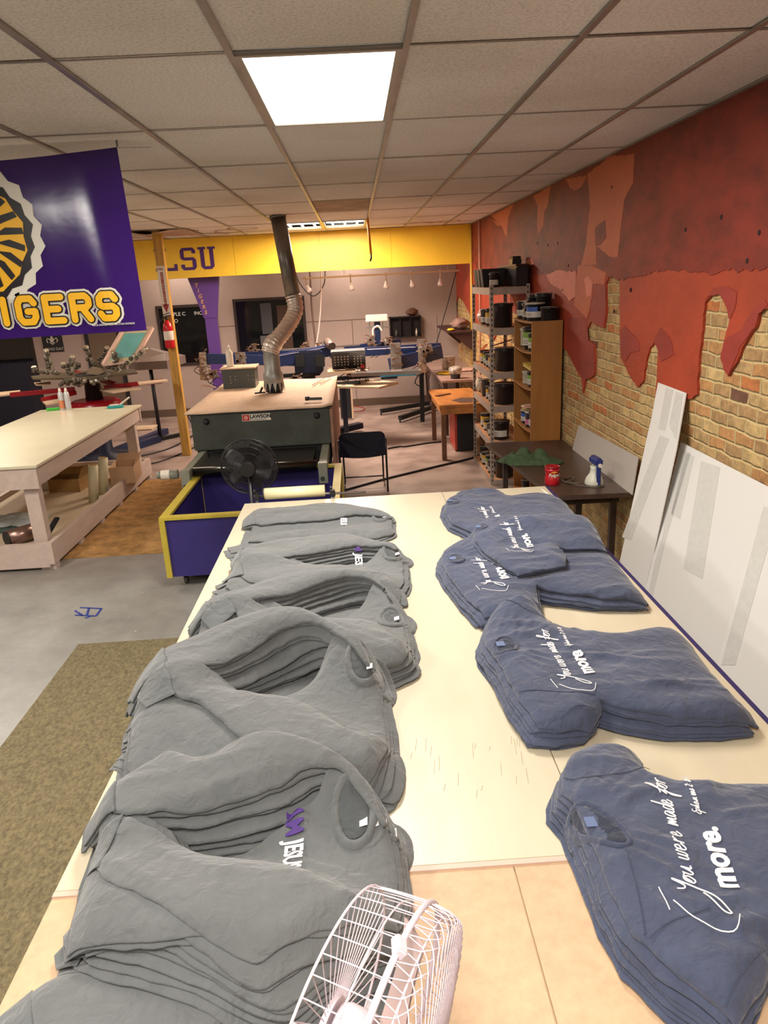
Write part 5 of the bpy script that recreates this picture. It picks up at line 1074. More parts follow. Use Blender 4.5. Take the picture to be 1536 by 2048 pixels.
MB().tube([(fc.x, fc.y-.06, 0.03), (fc.x, fc.y-.06, fc.z-.02)], .013, 12).build('pole', bp_l, FN); MB().lathe((fc.x, fc.y-.06, 0), [(.17, 0), (.17, .01), (.05, .035), (.02, .05)], 28).build('base', bp_l, FN)

# ================================================================== WHITE DESK FAN IN THE FOREGROUND
fc = Vector(ray(774, 2113))*1.0+Vector((0, 0, CZ)); axv = Vector(RT*.98+UP*(-.21))*.933+Vector(-FW)*.36; e1v = Vector(RT*.21+UP*.98)
WF = thing('desk_fan', 'white wire-caged desk fan at the near end of the table', 'fan', (fc.x-.05, fc.y-.05, TZ-.006))
fw_ = mat('fan_white', s2l(214, 200, 208), .4)
e2v = fan(WF, fc, axv, e1v, .2, .09, .062, 44, 56, .0010, fw_, mat('fan_blade_white', s2l(205, 180, 175), .35), spiral=1, twist=1.05, blades=3, grille_rings=(.93,), rimr=.0048)
axn = axv.normalized()
MB().lathe(fc-axn*.03, [(.036, -.05), (.04, -.04), (.04, 0)], 22, ax=axn).build('motor_housing', fw_, WF)
MB().tube([fc-axn*.08, fc-axn*.12-Vector((0, 0, .12)), Vector((fc.x-.12, fc.y-.04, TZ+.02))], .016, 12).build('neck', fw_, WF); MB().lathe((fc.x-.12, fc.y-.04, TZ-.006), [(.11, 0), (.11, .012), (.03, .03)], 28).build('base', fw_, WF)
for k in (0, 2.4, -2.4): p = fc+(e1v.normalized()*math.cos(k+.35)+e2v*math.sin(k+.35))*.202; MB().box(p, (.018, .026, .016), rot=Matrix.Rotation(.8, 3, 'Y'), bev=.003).build('clip', fw_, WF)
# ================================================================== ROLL ON THE TABLE END
RH = thing('roll_holder', 'steel bar holder clamped on the far end of the shirt table', 'holder', (-.4, 4.62, .9))
A_ = Vector(aty(508, 993, 4.63)); B_ = Vector(aty(732, 984, 4.63))
MB().tube([A_, B_], .008, 10).build('bar', mat('rod_steel', None) if 'rod_steel' in MATS else steel, RH)
for p in (A_+Vector((.02, 0, 0)), Vector(aty(666, 986, 4.63))):
    b_ = MB(); b_.box(p, (.03, .05, .05), bev=.006); b_.bar(p, (p.x, p.y-.03, TZ-.02), .02, .012); b_.lathe((p.x-.01, p.y-.02, p.z+.03), [(.008, 0), (.008, .02)], 8); b_.build('bracket', blk, RH)
c0, c1 = Vector(aty(529, 988, 4.63)), Vector(aty(650, 981, 4.63)); t = thing('film_roll', 'cream roll of transfer film on the bar at the table end', 'roll', c0)
MB().tube([c0, c1], .039, 28).build('wound_film', mat('roll_cream2', s2l(226, 218, 176), .4), t); MB().tube([c0-Vector((.008, 0, 0)), c0], .042, 24).build('end_disc', blk, t)

# ================================================================== FOLDING CHAIR
CH = thing('folding_chair', 'dark navy metal folding chair with its back to the shirt table', 'chair', (0, 8.05, 0))
nv = mat('chair_navy', s2l(12, 14, 34), .3); bkm = mat('chair_black', (.012, .012, .014), .3)
def XZ(px, py, Y): v = aty(px, py, Y); return v
bl_, br_ = aty(680, 915, 7.9), aty(772, 912, 7.9); tl = aty(690, 868, 7.9); xL, xR = bl_[0], br_[0]; zb_, zt_ = bl_[2], aty(726, 864, 7.9)[2]
b_ = MB(); prof = []
for k in range(9): a = PI/2*k/8; prof.append((xL+.06-.06*math.sin(PI/2-a) if False else xL+.07-.07*math.cos(a), zt_-.07+.07*math.sin(a)))
outline = [(xL, zb_)]+prof+[(xR-(q[0]-xL), q[1]) for q in prof[::-1]]+[(xR, zb_)]+[(xR-(xR-xL)*k/8, zb_-.018*math.sin(PI*k/8)) for k in range(1, 8)]
b_.prism([(x, 7.9-.02*math.sin(PI*(x-xL)/(xR-xL)), z) for x, z in outline], (0, .012, 0)); b_.build('backrest', nv, CH)
zs = .45
b_ = MB()
n_ = 12; sp = [(xL+.03, 7.97, zs), (xR-.03, 7.97, zs), (xR-.01, 8.33, zs+.015), (xR-.07, 8.39, zs+.015), (xL+.07, 8.39, zs+.015), (xL+.01, 8.33, zs+.015)]
b_.prism(sp, (0, 0, .02)); b_.build('seat', nv, CH)
MB().tube(curve_pts([(xL+.01, 7.94, zs-.005), ((xL+xR)/2, 7.93, zs-.03), (xR-.01, 7.94, zs-.005)], 6), .011, 8).build('rear_bar', bkm, CH)
fr_, fl_ = atz(776, 984, 0), atz(689, 986, 0)
MB().tube([(xR+.004, 7.9, zt_-.08), (xR+.004, 7.92, zs), (fr_[0], fr_[1]-.02, .012)], .0115, 8).build('leg', bkm, CH); MB().tube([(xL-.004, 7.9, zt_-.08), (xL-.004, 7.92, zs), (fl_[0]-.02, fr_[1]-.02, .012)], .0115, 8).build('leg', bkm, CH)
MB().tube([(xR-.035, 7.98, zs), (xR-.03, 8.25, .05), (xR-.02, 8.3, .012)], .01, 8).build('leg', bkm, CH); MB().tube([(xL+.035, 7.98, zs), (xL+.03, 8.25, .05), (xL+.02, 8.3, .012)], .01, 8).build('leg', bkm, CH)
MB().tube([(xR-.03, 8.2, .12), (xL+.03, 8.2, .12)], .008, 8).build('stretcher', bkm, CH)

# ================================================================== BROWN TABLE AGAINST THE BRICK WALL
BT = thing('brown_table', 'dark brown worktable against the brick wall', 'table', (1.6, 5.9, 0))
brn = mat('brown_laminate', s2l(74, 56, 48), .38, var=.3, vscale=4); ZB = .775
tp_ = [(min(p[0], 1.893), p[1]) for p in pix([(970, 886), (1150, 878), (1265, 985), (1108, 992)], ZB)]
MB().prism([(x, y, ZB-.035) for x, y in tp_], (0, 0, .035)).build('tabletop', brn, BT)
for x, y in ((1.56, 5.05), (1.82, 5.05), (1.82, 6.45), (1.3, 6.45)): MB().bb(x-.022, x+.022, y-.022, y+.022, 0, ZB-.035).build('leg', mat('leg_dark', s2l(52, 38, 32), .5), BT)
MB().bb(1.36, 1.86, 5.04, 5.06, ZB-.12, ZB-.035).build('apron', MATS['leg_dark'], BT)
wm = mat('white_board', s2l(214, 212, 208), .4); 
p_ = [atx(x, y, 1.885) for x, y in ((1157, 850), (1276, 915))]; yb0, yb1 = p_[0][1], p_[1][1]
tag(MB().prism([(1.892, yb0, p_[0][2]), (1.892, yb1, p_[1][2]), (1.872, yb1+.02, ZB), (1.872, yb0+.1, ZB)], (-.006, 0, 0)).build('propped_board', mat('dull_white_board', s2l(186, 178, 170), .5)), 'low off-white board propped on the brown table against the brick', 'board')
# crumpled green rag
g = MB(); nx_, ny_ = 34, 22; vs = []; x0, y0, _ = atz(1055, 925, ZB)
for i in range(nx_+1):
    for j in range(ny_+1):
        u, v = i/nx_*2-1, j/ny_*2-1; r_ = math.hypot(u, v); q_ = 1+.35*mnoise.noise(Vector((u*1.7, v*1.7, 4))); x = x0+.25*u*q_; y = y0+.15*v*q_-.06*u
        z = ZB+.004+max(0, 1-r_**2)*.07*(1+.9*mnoise.noise(Vector((u*3, v*3, 9))))+max(0, 1-r_**2)*.09*abs(mnoise.noise(Vector((u*4.5, v*3, 2))))+.05*max(0, .7-r_)*abs(mnoise.noise(Vector((u*12, v*12, 2)))); vs.append((x, y, max(z, ZB+.004)))
fs = []; n0 = len(vs); 
for i in range(nx_):
    for j in range(ny_):
        u, v = (i+.5)/nx_*2-1, (j+.5)/ny_*2-1
        if math.hypot(u, v) < 1.02: a = i*(ny_+1)+j; fs.append((a, a+ny_+1, a+ny_+2, a+1))
g.add(vs, fs, 0, True); tag(g.build('rag', mat('rag_green', s2l(62, 82, 52), .9, var=.35, vscale=20, bump=.4, bscale=60)), 'crumpled dark green cloth lying on the brown table', 'cloth')
x, y, _ = atz(1104, 968, ZB); c = thing('coffee_can', 'red plastic coffee can on the brown table', 'can', (x, y, ZB))
MB().lathe((x, y, ZB), [(.05, 0), (.054, .006), (.054, .055), (.051, .06), (.051, .10), (.054, .105), (.054, .128)], 26).build('can_body', mat('can_red', s2l(176, 20, 34), .3), c); MB().lathe((x, y, ZB+.128), [(.056, 0), (.056, .012), (.05, .013), (.05, .008)], 26).build('lid', mat('lid_red', s2l(150, 18, 30), .35), c)
lb_ = MB(); sw = MB()
vs_, fs_ = text_mesh('Folgers', .034, shear=.2, offset=.001)
def wrap(v, r_, a0, zz): a = a0+v.x/r_; return (x+r_*math.sin(a), y-r_*math.cos(a), zz+v.y)
lb_.add([wrap(v, .0555, -.75, ZB+.07) for v in vs_], fs_); o = lb_.build('lettering', MATS['sign_white'], c)
vs_ = []; 
for k in range(13): a = -.5+1.1*k/12; vs_ += [(x+.0548*math.sin(a), y-.0548*math.cos(a), ZB+.098+.012*math.sin(k/12*PI)), (x+.0548*math.sin(a), y-.0548*math.cos(a), ZB+.098)]
MB().add(vs_, [(2*i, 2*i+2, 2*i+3, 2*i+1) for i in range(12)]).build('swoosh', mat('label_gold', s2l(225, 160, 60), .4), c)
# spray gun
x, y, _ = atz(1188, 968, ZB); c = thing('spot_gun', 'blue and white electric spray gun standing on the brown table', 'spray gun', (x, y, ZB))
ub = mat('gun_blue', s2l(44, 56, 120), .35); cw = mat('gun_white', s2l(206, 206, 190), .35)
MB().lathe((x, y, ZB), [(.068, 0), (.072, .012), (.06, .05), (.035, .085), (.03, .12), (.034, .14)], 24).build('cup', cw, c)
b_ = MB(); b_.bar((x+.012, y-.055, ZB+.0), (x+.012, y-.05, ZB+.16), .03, .04, bev=.008); b_.bar((x+.012, y-.08, ZB+.18), (x, y+.07, ZB+.18), .055, .06, bev=.014); b_.build('gun_body', ub, c)
MB().lathe((x+.012, y-.083, ZB+.16), [(.016, 0), (.014, -.012)], 12, ax=(0, 1, 0)).build('dial', MATS['sign_white'], c)
MB().tube(curve_pts([(x+.012, y-.055, ZB+.01), (x+.05, y-.08, ZB+.006), (x-.03, y-.1, ZB+.006), (x-.17, y+.02, ZB+.006), (x-.2, y+.14, ZB+.006), (x-.1, y+.2, ZB+.006), (x-.13, y+.1, ZB+.014), (x-.2, y+.04, ZB+.016), (x-.1, y-.02, ZB+.02), (x+.02, y+.16, ZB+.006), (x+.12, y+.14, ZB+.006)], 8), .0045, 7).build('power_cord', mat('cord_olive', s2l(92, 84, 70), .5), c)
tag(MB().tube([Vector(atz(1080, 975, TZ+.006)), Vector(atz(1098, 990, TZ+.006))], .006, 8).build('marker_pen', MATS['sign_white']), 'small white marker at the far right corner of the shirt table', 'pen')

# ================================================================== WHITE BOARDS LEANING ON THE BRICK WALL
def lean(zt, xb, xt=1.893):
    n = Vector((zt, 0, xt-xb)).normalized()*1.0; n = Vector((zt, 0, -(xt-xb))).normalized(); p0 = Vector((xb, 0, 0))
    def f(px_, py_, off=0):
        d = Vector(ray(px_, py_)); s_ = ((p0-Vector((0, 0, CZ))).dot(n)-off)/d.dot(n); return Vector((0, 0, CZ))+d*s_
    return f, n
def board(name, lb, f, n, top, lines, th=.006, mt=wm, strips=()):
    P_ = [f(*p) for p in top]
    for (a, b2) in lines:      # side edges carried down to the floor
        A_, B_ = f(*a), f(*b2); s_ = (A_.z-.004)/(A_.z-B_.z); P_.append(A_+(B_-A_)*s_)
    t = thing(name, lb, 'board', (P_[0].x, P_[0].y, 0), 'white plastic boards leaning on the brick wall')
    MB().prism(P_, n*th).build('panel', mt, t)
    tm_ = mat('clear_tape', s2l(200, 199, 194), .28, var=.06, vscale=30, bump=.35, bscale=16)
    for s_ in strips: MB().prism([f(*p, .0015) for p in s_], n*.001).build('tape_strip', tm_, t)
    return t
f1, n1_ = lean(1.60, 1.47); f2, n2_ = lean(1.29, 1.40, 1.885); f3, n3_ = lean(1.24, 1.34, 1.86)
board('white_board', 'tall narrow white board leaning on the bricks, highest of the leaning boards', f1, n1_, [(1296, 865), (1302, 840), (1316, 765), (1372, 786), (1352, 900)], [((1352, 900), (1290, 1180)), ((1296, 865), (1240, 1120))], strips=[[(1320, 870), (1338, 878), (1262, 1080), (1244, 1074)], [(1332, 775), (1346, 780), (1330, 862), (1316, 858)], [(1352, 783), (1366, 788), (1352, 880), (1338, 850)]])
board('white_board', 'large white board with long strips of clear tape, leaning beside the tall narrow one', f2, n2_, [(1362, 884), (1534, 972), (1600, 1004)], [((1600, 1004), (1500, 1500)), ((1362, 884), (1290, 1180))], strips=[[(1362, 898), (1345, 960), (1322, 1085), (1308, 1130), (1292, 1215), (1300, 1215), (1330, 1085), (1382, 905)], [(1372, 905), (1388, 912), (1360, 1038), (1342, 1028)], [(1402, 922), (1440, 934), (1405, 1158), (1367, 1137)]])
board('white_board', 'white board with one tape strip at the right edge, nearest of the leaning boards', f3, n3_, [(1534, 985), (1700, 1080)], [((1700, 1080), (1640, 1500)), ((1534, 985), (1432, 1330))], strips=[[(1527, 1012), (1556, 1020), (1470, 1330), (1442, 1330)]])

# ================================================================== METAL RACK
MR = thing('metal_rack', 'slotted steel rack with wooden decks full of ink tubs', 'rack', (1.65, 8.55, 0))
rk = mat('rack_grey', s2l(176, 162, 150), .45, metal=.2, var=.2, vscale=10); slot = mat('slot_dark', (.01, .01, .01), .8); deck = mat('rack_deck', s2l(196, 142, 100), .7, var=.25, vscale=9, stretch=(1, .3, 1))
RX0, RX1, RY0, RY1 = 1.435, 1.86, 7.95, 9.17
for x, sx_ in ((RX0, 1), (RX1, -1)):
    for y, sy_ in ((RY0, 1), (RY1, -1)):
        b_ = MB(); b_.bb(x, x+.038*sx_, y-.0015, y+.0015, 0, 2.19); b_.bb(x-.0015, x+.0015, y, y+.038*sy_, 0, 2.19)
        for k in range(40): z = .04+k*.054; b_.bb(x+.014*sx_, x+.026*sx_, y-.0022, y+.0022, z, z+.024, 1); b_.bb(x-.0022, x+.0022, y+.014*sy_, y+.026*sy_, z, z+.024, 1)
        b_.build('upright', [rk, slot], MR)
RZ = [2.165, 1.745, 1.275, .905, .505, .055]
for z in RZ:
    b_ = MB(); b_.bb(RX0, RX0+.002, RY0, RY1, z-.075, z); b_.bb(RX1-.002, RX1, RY0, RY1, z-.075, z); b_.bb(RX0, RX1, RY0, RY0+.002, z-.075, z); b_.bb(RX0, RX1, RY1-.002, RY1, z-.075, z); s_ = b_.build('shelf_beams', rk, MR)
    MB().bb(RX0+.003, RX1-.003, RY0+.003, RY1-.003, z-.014, z-.001).build('shelf_deck', deck, MR)

# ink tubs ---------------------------------------------------------
bk = mat('tub_black', (.014, .014, .016), .3); lw = mat('label_white', s2l(205, 200, 190), .5); ly = mat('label_yellow', s2l(205, 160, 50), .5); lg = mat('label_green', s2l(120, 160, 60), .5); lb2 = mat('label_blue', s2l(50, 90, 170), .5); lp2 = mat('label_pink', s2l(210, 120, 160), .5); clr = mat('tub_clear', s2l(190, 190, 170), .3); dirty = mat('tub_paint', s2l(180, 150, 120), .5, var=.9, vscale=30)
def tub(r, h, lab1=None, lab2=None, body=bk, lid=bk, handle=True):
    c = thing('ink_tub', 'x', 'ink tub', (0, 0, 0))
    MB().lathe((0, 0, 0), [(r*.9, 0), (r*.93, .005), (r*.98, h*.86), (r*1.05, h*.87), (r*1.05, h*.93), (r, h*.94)], 22).build('tub_body', body, c)
    MB().lathe((0, 0, h*.93), [(r*1.07, 0), (r*1.07, h*.07), (r*.95, h*.075)], 22).build('lid', lid, c)
    def arc(rr_, z0, z1, a0, a1, m_, nm):
        vs = []
        for k in range(9): a = a0+(a1-a0)*k/8; vs += [(rr_*math.sin(a), -rr_*math.cos(a), z0), (rr_*math.sin(a), -rr_*math.cos(a), z1)]
        MB().add(vs, [(2*i, 2*i+2, 2*i+3, 2*i+1) for i in range(8)], 0, True).build(nm, m_, c)
    if lab1: arc(r*.985, h*.18, h*.52, -1.7, .9, lab1, 'label_lower')
    if lab2: arc(r*1.0, h*.52, h*.78, -1.7, .5, lab2, 'label_upper')
    if lab1 and h > .12:
        tx = MB()
        for k in range(3): vs = [(r*.992*math.sin(a), -r*.992*math.cos(a), h*(.26+.07*k)+dz) for a in (-1.1, -.8, -.5, -.2) for dz in (0, h*.02)]; tx.add(vs, [(0, 2, 3, 1), (2, 4, 5, 3), (4, 6, 7, 5)])
        tx.build('label_lines', MATS['slot_dark'], c)
    if handle: MB().tube([(r*1.07*math.cos(a), r*1.07*math.sin(a), h*.9-.25*h*math.sin(a)*.6) for a in [PI+PI*k/10 for k in range(11)]], .0025, 5).build('bail_handle', rk, c)
    return c
protos = {}
def place_tub(kind, r, h, x, y, z, lb, group, rz=0):
    l1, l2, bd, ld = kind; key = (kind, r, h)
    if key not in protos: t = tub(r, h, l1, l2, bd, ld); protos[key] = t; t.location = (x, y, z); t.rotation_euler = (0, 0, rz); t['label'] = lb; t['group'] = group; return t
    return dup(protos[key], (x, y, z), lb, group, rz)
KW, KY, KB, KG, KP, KU, KC, KD = (lw, None, bk, bk), (lw, ly, bk, bk), (None, None, bk, bk), (lw, lg, bk, bk), (lp2, None, bk, lw), (lw, lb2, bk, clr), (None, None, clr, clr), (None, None, dirty, dirty)
SN = ['top deck', 'second deck', 'third deck', 'fourth deck', 'fifth deck', 'bottom deck']
rows = {0: [(KW, .055, .15, 1.53, 8.2)],
        1: [(KY, .062, .19, 1.53, 8.42), (KW, .075, .17, 1.54, 8.72), (KB, .115, .25, 1.60, 8.13)],
        2: [(KY, .055, .17, 1.53, 8.3), (KW, .05, .15, 1.53, 8.5), (KG, .055, .16, 1.54, 8.68), (KY, .055, .16, 1.54, 8.9), (KB, .12, .25, 1.63, 8.12), (KB, .06, .16, 1.72, 8.6)],
        3: [(KW, .055, .16, 1.53, 8.3), (KB, .075, .2, 1.54, 8.72), (KY, .05, .15, 1.53, 8.5), (KB, .12, .23, 1.62, 8.12), (KD, .05, .14, 1.54, 8.93)],
        4: [(KY, .075, .17, 1.55, 8.85), (KY, .06, .13, 1.53, 8.62), (KB, .05, .11, 1.53, 8.46), (KW, .055, .15, 1.52, 8.30), (KW, .095, .21, 1.58, 8.1)],
        5: [(KW, .065, .18, 1.54, 8.95), (KY, .06, .16, 1.52, 8.72), (KG, .06, .17, 1.53, 8.5), (KW, .06, .16, 1.52, 8.3), (KB, .11, .2, 1.62, 8.1)]}
for s_, L_ in rows.items():
    L2 = sorted(L_, key=lambda q: q[4]); words = ['nearest', 'second nearest', 'third nearest', 'fourth nearest', 'fifth nearest', 'farthest']
    for i, (kd, r, h, x, y) in enumerate(L2):
        kn = {id(KW): 'black ink tub with white label', id(KY): 'black ink tub with yellow and white label', id(KB): 'plain black ink tub', id(KG): 'black ink tub with green label', id(KD): 'paint-smeared tub'}[id(kd)]
        w_ = words[i] if not (i == len(L2)-1 and i > 0) else 'farthest'
        place_tub(kd, r, h, x, y, RZ[s_]-.001, '%s, %s on the rack\'s %s' % (kn, w_, SN[s_]), 'ink tubs on the metal rack', -.3)
# top deck bins
for k, (yy, m_) in enumerate(((8.98, s2l(40, 48, 36)), (8.78, s2l(52, 52, 38)), (8.56, s2l(18, 18, 18)))):
    t = thing('storage_bin', ['dark green bin, farthest on the top deck of the rack', 'olive bin, middle one on the top deck of the rack', 'black bin, nearest bin on the top deck of the rack'][k], 'bin', (1.56, yy, 2.165)); mm_ = mat('bin_plastic_%d' % k, m_, .4)
    vs = [(1.46, yy-.075, 2.165), (1.68, yy-.075, 2.165), (1.68, yy+.075, 2.165), (1.46, yy+.075, 2.165), (1.44, yy-.085, 2.35), (1.70, yy-.085, 2.35), (1.70, yy+.085, 2.35), (1.44, yy+.085, 2.35)]
    MB().add(vs, [(0, 1, 5, 4), (1, 2, 6, 5), (2, 3, 7, 6), (3, 0, 4, 7), (3, 2, 1, 0), (4, 5, 6, 7)]).build('bin_body', mm_, t); MB().bb(1.435, 1.705, yy-.09, yy+.09, 2.345, 2.362, bev=.004).build('rim', mm_, t)
t = thing('tote', 'long black tote lying along the top deck of the rack', 'bin', (1.78, 8.4, 2.165)); MB().bb(1.72, 1.85, 7.98, 8.95, 2.165, 2.37, bev=.012).build('tote_body', bk, t); MB().bb(1.71, 1.86, 7.97, 8.96, 2.37, 2.39, bev=.006).build('lid', mat('lid_dark_red', s2l(60, 16, 16), .4), t)
t = thing('motor_block', 'dark ribbed block standing on the long black tote', 'block', (1.78, 8.3, 2.39)); MB().bb(1.73, 1.83, 8.22, 8.40, 2.39, 2.45, bev=.006).build('block_body', bk, t)
b_ = MB(); [b_.bb(1.735, 1.825, 8.235+k*.035, 8.25+k*.035, 2.45, 2.475) for k in range(5)]; b_.build('ribs', bk, t)
# bag on deck 2, rag on deck 4, sticks and lids
def lump(name, lb, cat, c, r, m_, seed, grp=None):
    bm = bmesh.new(); bmesh.ops.create_icosphere(bm, subdivisions=4, radius=1); mb = MB(); bm.verts.index_update()
    vs = [(c[0]+v.co.x*r[0]*(1+.28*mnoise.noise(v.co*1.6+Vector((seed, 0, 0)))+.12*mnoise.noise(v.co*5)), c[1]+v.co.y*r[1]*(1+.28*mnoise.noise(v.co*1.7+Vector((0, seed, 0)))), c[2]+max(0, r[2]*(1+v.co.z*(1+.3*mnoise.noise(v.co*2.6+Vector((seed, 1, 1))))))) for v in bm.verts]
    fs = [[v.index for v in f.verts] for f in bm.faces]; bm.free(); mb.add(vs, fs, 0, True); return tag(mb.build(name, m_), lb, cat, grp)
lump('plastic_bag', 'crumpled pale pink bag on the second deck of the metal rack', 'bag', (1.53, 8.93, 1.745), (.07, .08, .085), mat('bag_pink', s2l(206, 170, 156), .4, bump=.5, bscale=20), 2)
lump('rag', 'stained white rag draped on the fourth deck of the metal rack', 'cloth', (1.50, 9.08, .905), (.05, .06, .09), mat('rag_white', s2l(210, 196, 176), .8, var=.3, vscale=12), 3)
for k, (a, b2, z, cl, lb) in enumerate((((1.46, 8.05), (1.78, 8.5), 1.55, s2l(160, 100, 110), 'pinkish stirring paddle across the big tub on the third deck'), ((1.45, 8.6), (1.6, 9.1), 1.46, s2l(220, 110, 60), 'orange stick lying over small tubs on the third deck'), ((1.46, 8.2), (1.7, 8.35), 1.15, s2l(200, 170, 70), 'yellow smeared stick over the fourth deck tubs'))):
    tag(MB().bar((*a, z), (*b2, z+.02), .035, .006, bev=.002).build('stirring_stick', mat('stick_%d' % k, cl, .5)), lb, 'stick')

# ================================================================== BOOKCASE
BK = thing('bookcase', 'oak-veneer bookcase with sagging shelves beside the metal rack', 'bookcase', (1.75, 7.1, 0))
oak = mat('oak_veneer', s2l(158, 106, 52), .45, var=.14, vscale=5, stretch=(2, 2, .25)); kx0, kx1, ky0, ky1, kz = 1.60, 1.885, 6.74, 7.50, 1.872
MB().bb(kx0, kx1, ky0, ky0+.018, 0, kz).build('side_panel', oak, BK); MB().bb(kx0, kx1, ky1-.018, ky1, 0, kz).build('side_panel', oak, BK); MB().bb(kx1-.006, kx1, ky0, ky1, 0, kz).build('back_panel', oak, BK)
SZ = [kz-.02]+[aty(1067, yy, ky0)[2]-.02 for yy in (704, 778, 862)]+[.10]
for k, z in enumerate(SZ):
    vs = []; sag = .018 if 0 < k < 4 else (.008 if k == 0 else 0)
    for i in range(13): u = i/12; zz = z-sag*math.sin(PI*u); y = ky0+.018+(ky1-ky0-.036)*u; vs += [(kx0, y, zz), (kx1-.006, y, zz), (kx1-.006, y, zz+.018), (kx0, y, zz+.018)]
    MB().add(vs, [f for i in range(12) for f in ((4*i, 4*i+4, 4*i+5, 4*i+1), (4*i+1, 4*i+5, 4*i+6, 4*i+2), (4*i+2, 4*i+6, 4*i+7, 4*i+3), (4*i+3, 4*i+7, 4*i+4, 4*i))]+[(0, 1, 2, 3), (51, 50, 49, 48)]).build('shelf', oak, BK)
g_ = 'ink tubs on the bookcase'
kt = kz+.0
for a in ((KW, .055, .16, 1.66, 7.4, kt, 'black jar with white label, far left on top of the bookcase'), (KW, .06, .15, 1.68, 7.22, kt, 'black tub with white label behind the draped cloth on the bookcase'), (KU, .085, .16, 1.70, 7.03, kt, 'blue-labelled tub in front on top of the bookcase'), (KB, .08, .12, 1.79, 6.86, kt, 'low black tub at the right on top of the bookcase'), (KB, .075, .24, 1.80, 7.12, kt, 'tall black tub at the back on top of the bookcase'), (KB, .07, .22, 1.78, 7.36, kt, 'tall black tub at the rear left on top of the bookcase'),
          (KG, .08, .21, 1.71, 7.22, SZ[1], 'big green-labelled tub on the upper bookcase shelf'), (KG, .052, .16, 1.68, 7.0, SZ[1], 'small green-labelled tub in front on the upper bookcase shelf'), (KU, .05, .15, 1.68, 6.86, SZ[1]+.01, 'small tub at the near end of the upper bookcase shelf'), (KC, .06, .17, 1.70, 7.39, SZ[1]+.01, 'cream tub at the far end of the upper bookcase shelf'),
          (KG, .07, .15, 1.69, 6.98, SZ[2], 'green-labelled tub on the middle bookcase shelf'), (KC, .06, .12, 1.69, 7.24, SZ[2], 'clear tub on the middle bookcase shelf'),
          (KU, .06, .13, 1.68, 7.25, SZ[3], 'blue-labelled tub at the far end of the lower bookcase shelf'), (KP, .055, .15, 1.67, 7.04, SZ[3], 'pink-labelled tub on the lower bookcase shelf'), (KW, .055, .17, 1.67, 6.88, SZ[3]+.008, 'white-labelled tub at the near end of the lower bookcase shelf'), (KB, .06, .15, 1.68, 7.2, SZ[4], 'plain black tub in the bottom of the bookcase')):
    u = (a[4]-ky0)/(ky1-ky0); inside = a[5] < kz; z = a[5]+(.018-.018*math.sin(PI*u)+.003 if inside else -.002-.004*math.sin(PI*u)); z = z-(.01 if False else 0); place_tub(a[0], a[1], a[2], a[3], a[4], z, a[6], g_, -.5)
b_ = MB(); vs = []
for i in range(11): u = i/10; vs += [(1.62-.045*(u < .99)*0+.03*math.sin(u*3), 7.2-.1*u, kz+.17-.16*max(0, u-.25)**1.3), (1.60+.13*(1-u)**.5, 7.28-.14*u, kz+.18-.17*max(0, u-.3)**1.3)]
b_.add([(x-.02, y, z) for x, y, z in vs], [(2*i, 2*i+1, 2*i+3, 2*i+2) for i in range(10)], 0, True); o = b_.build('hanging_cloth', mat('rag_white', None) if 'rag_white' in MATS else wm); sm_ = o.modifiers.new('s', 'SOLIDIFY'); sm_.thickness = .006; tag(o, 'white cloth draped over the front of tubs on the bookcase top', 'cloth')
for k, (z, cl) in enumerate(((SZ[2]+.21, s2l(200, 170, 70)), (SZ[2]+.19, s2l(226, 206, 120)))): tag(MB().bar((1.64, 6.8, z), (1.66, 7.2, z), .07, .012).build('wooden_slat', mat('slat_%d' % k, cl, .5)), ['upper yellow slat lying in the bookcase', 'lower pale slat lying in the bookcase'][k], 'slat')
for k, (z, cl, dy) in enumerate(((SZ[3]+.17, s2l(196, 160, 90), 0), (SZ[3]+.182, s2l(215, 205, 190), .05), (SZ[3]+.194, s2l(190, 140, 120), -.06))): tag(MB().lathe((1.69, 7.12+dy, z), [(.085, 0), (.087, .008), (.08, .01)], 22).build('tub_lid', mat('lid_%d' % k, cl, .5)), ['yellow', 'white', 'dusky pink'][k]+' tub lid stacked on tubs of the lower bookcase shelf', 'lid')

# ================================================================== SMALL WOOD TABLE, COUNTER
t = thing('wood_table', 'small paint-stained wooden table left of the metal rack', 'table', (1.3, 9.9, 0)); ow = mat('orange_wood', s2l(190, 124, 62), .45, var=.4, vscale=5, stretch=(1, .4, 1))
MB().bb(1.0, 1.62, 9.2, 10.6, .70, .735, bev=.003).build('tabletop', ow, t)
for a in ((1.03, 1.6, 9.22, 9.24), (1.03, 1.6, 10.55, 10.57), (1.03, 1.05, 9.24, 10.55), (1.58, 1.6, 9.24, 10.55)): MB().bb(*a, .61, .70).build('apron', ow, t)
for x in (1.06, 1.56):
    for y in (9.27, 10.52): MB().bb(x-.03, x+.03, y-.03, y+.03, 0, .70).build('leg', mat('leg_brown', s2l(120, 80, 52), .5, var=.3, vscale=8), t)
o = MB().prism([(1.3, 9.3, .7355), (1.62, 9.3, .7355), (1.6, 9.62, .7355), (1.36, 9.75, .7355), (1.2, 9.55, .7355)], (0, 0, .0008)).build('ink_stain', mat('stain_dark', s2l(84, 62, 52), .6), t)
tag(MB().bar((1.04, 9.95, .745), (1.25, 10.1, .745), .06, .012, bev=.003).build('scraper', mat('scraper_dark', s2l(120, 80, 60), .4)), 'dark scraper lying on the small wooden table', 'scraper')
t = thing('heater', 'red and black cabinet under the small wooden table', 'cabinet', (1.42, 9.95, 0)); MB().bb(1.26, 1.29, 9.7, 10.3, .02, .58).build('side_panel', mat('heater_red', s2l(190, 70, 56), .4), t); MB().bb(1.29, 1.54, 9.7, 10.3, .02, .57).build('cabinet_body', blk, t)
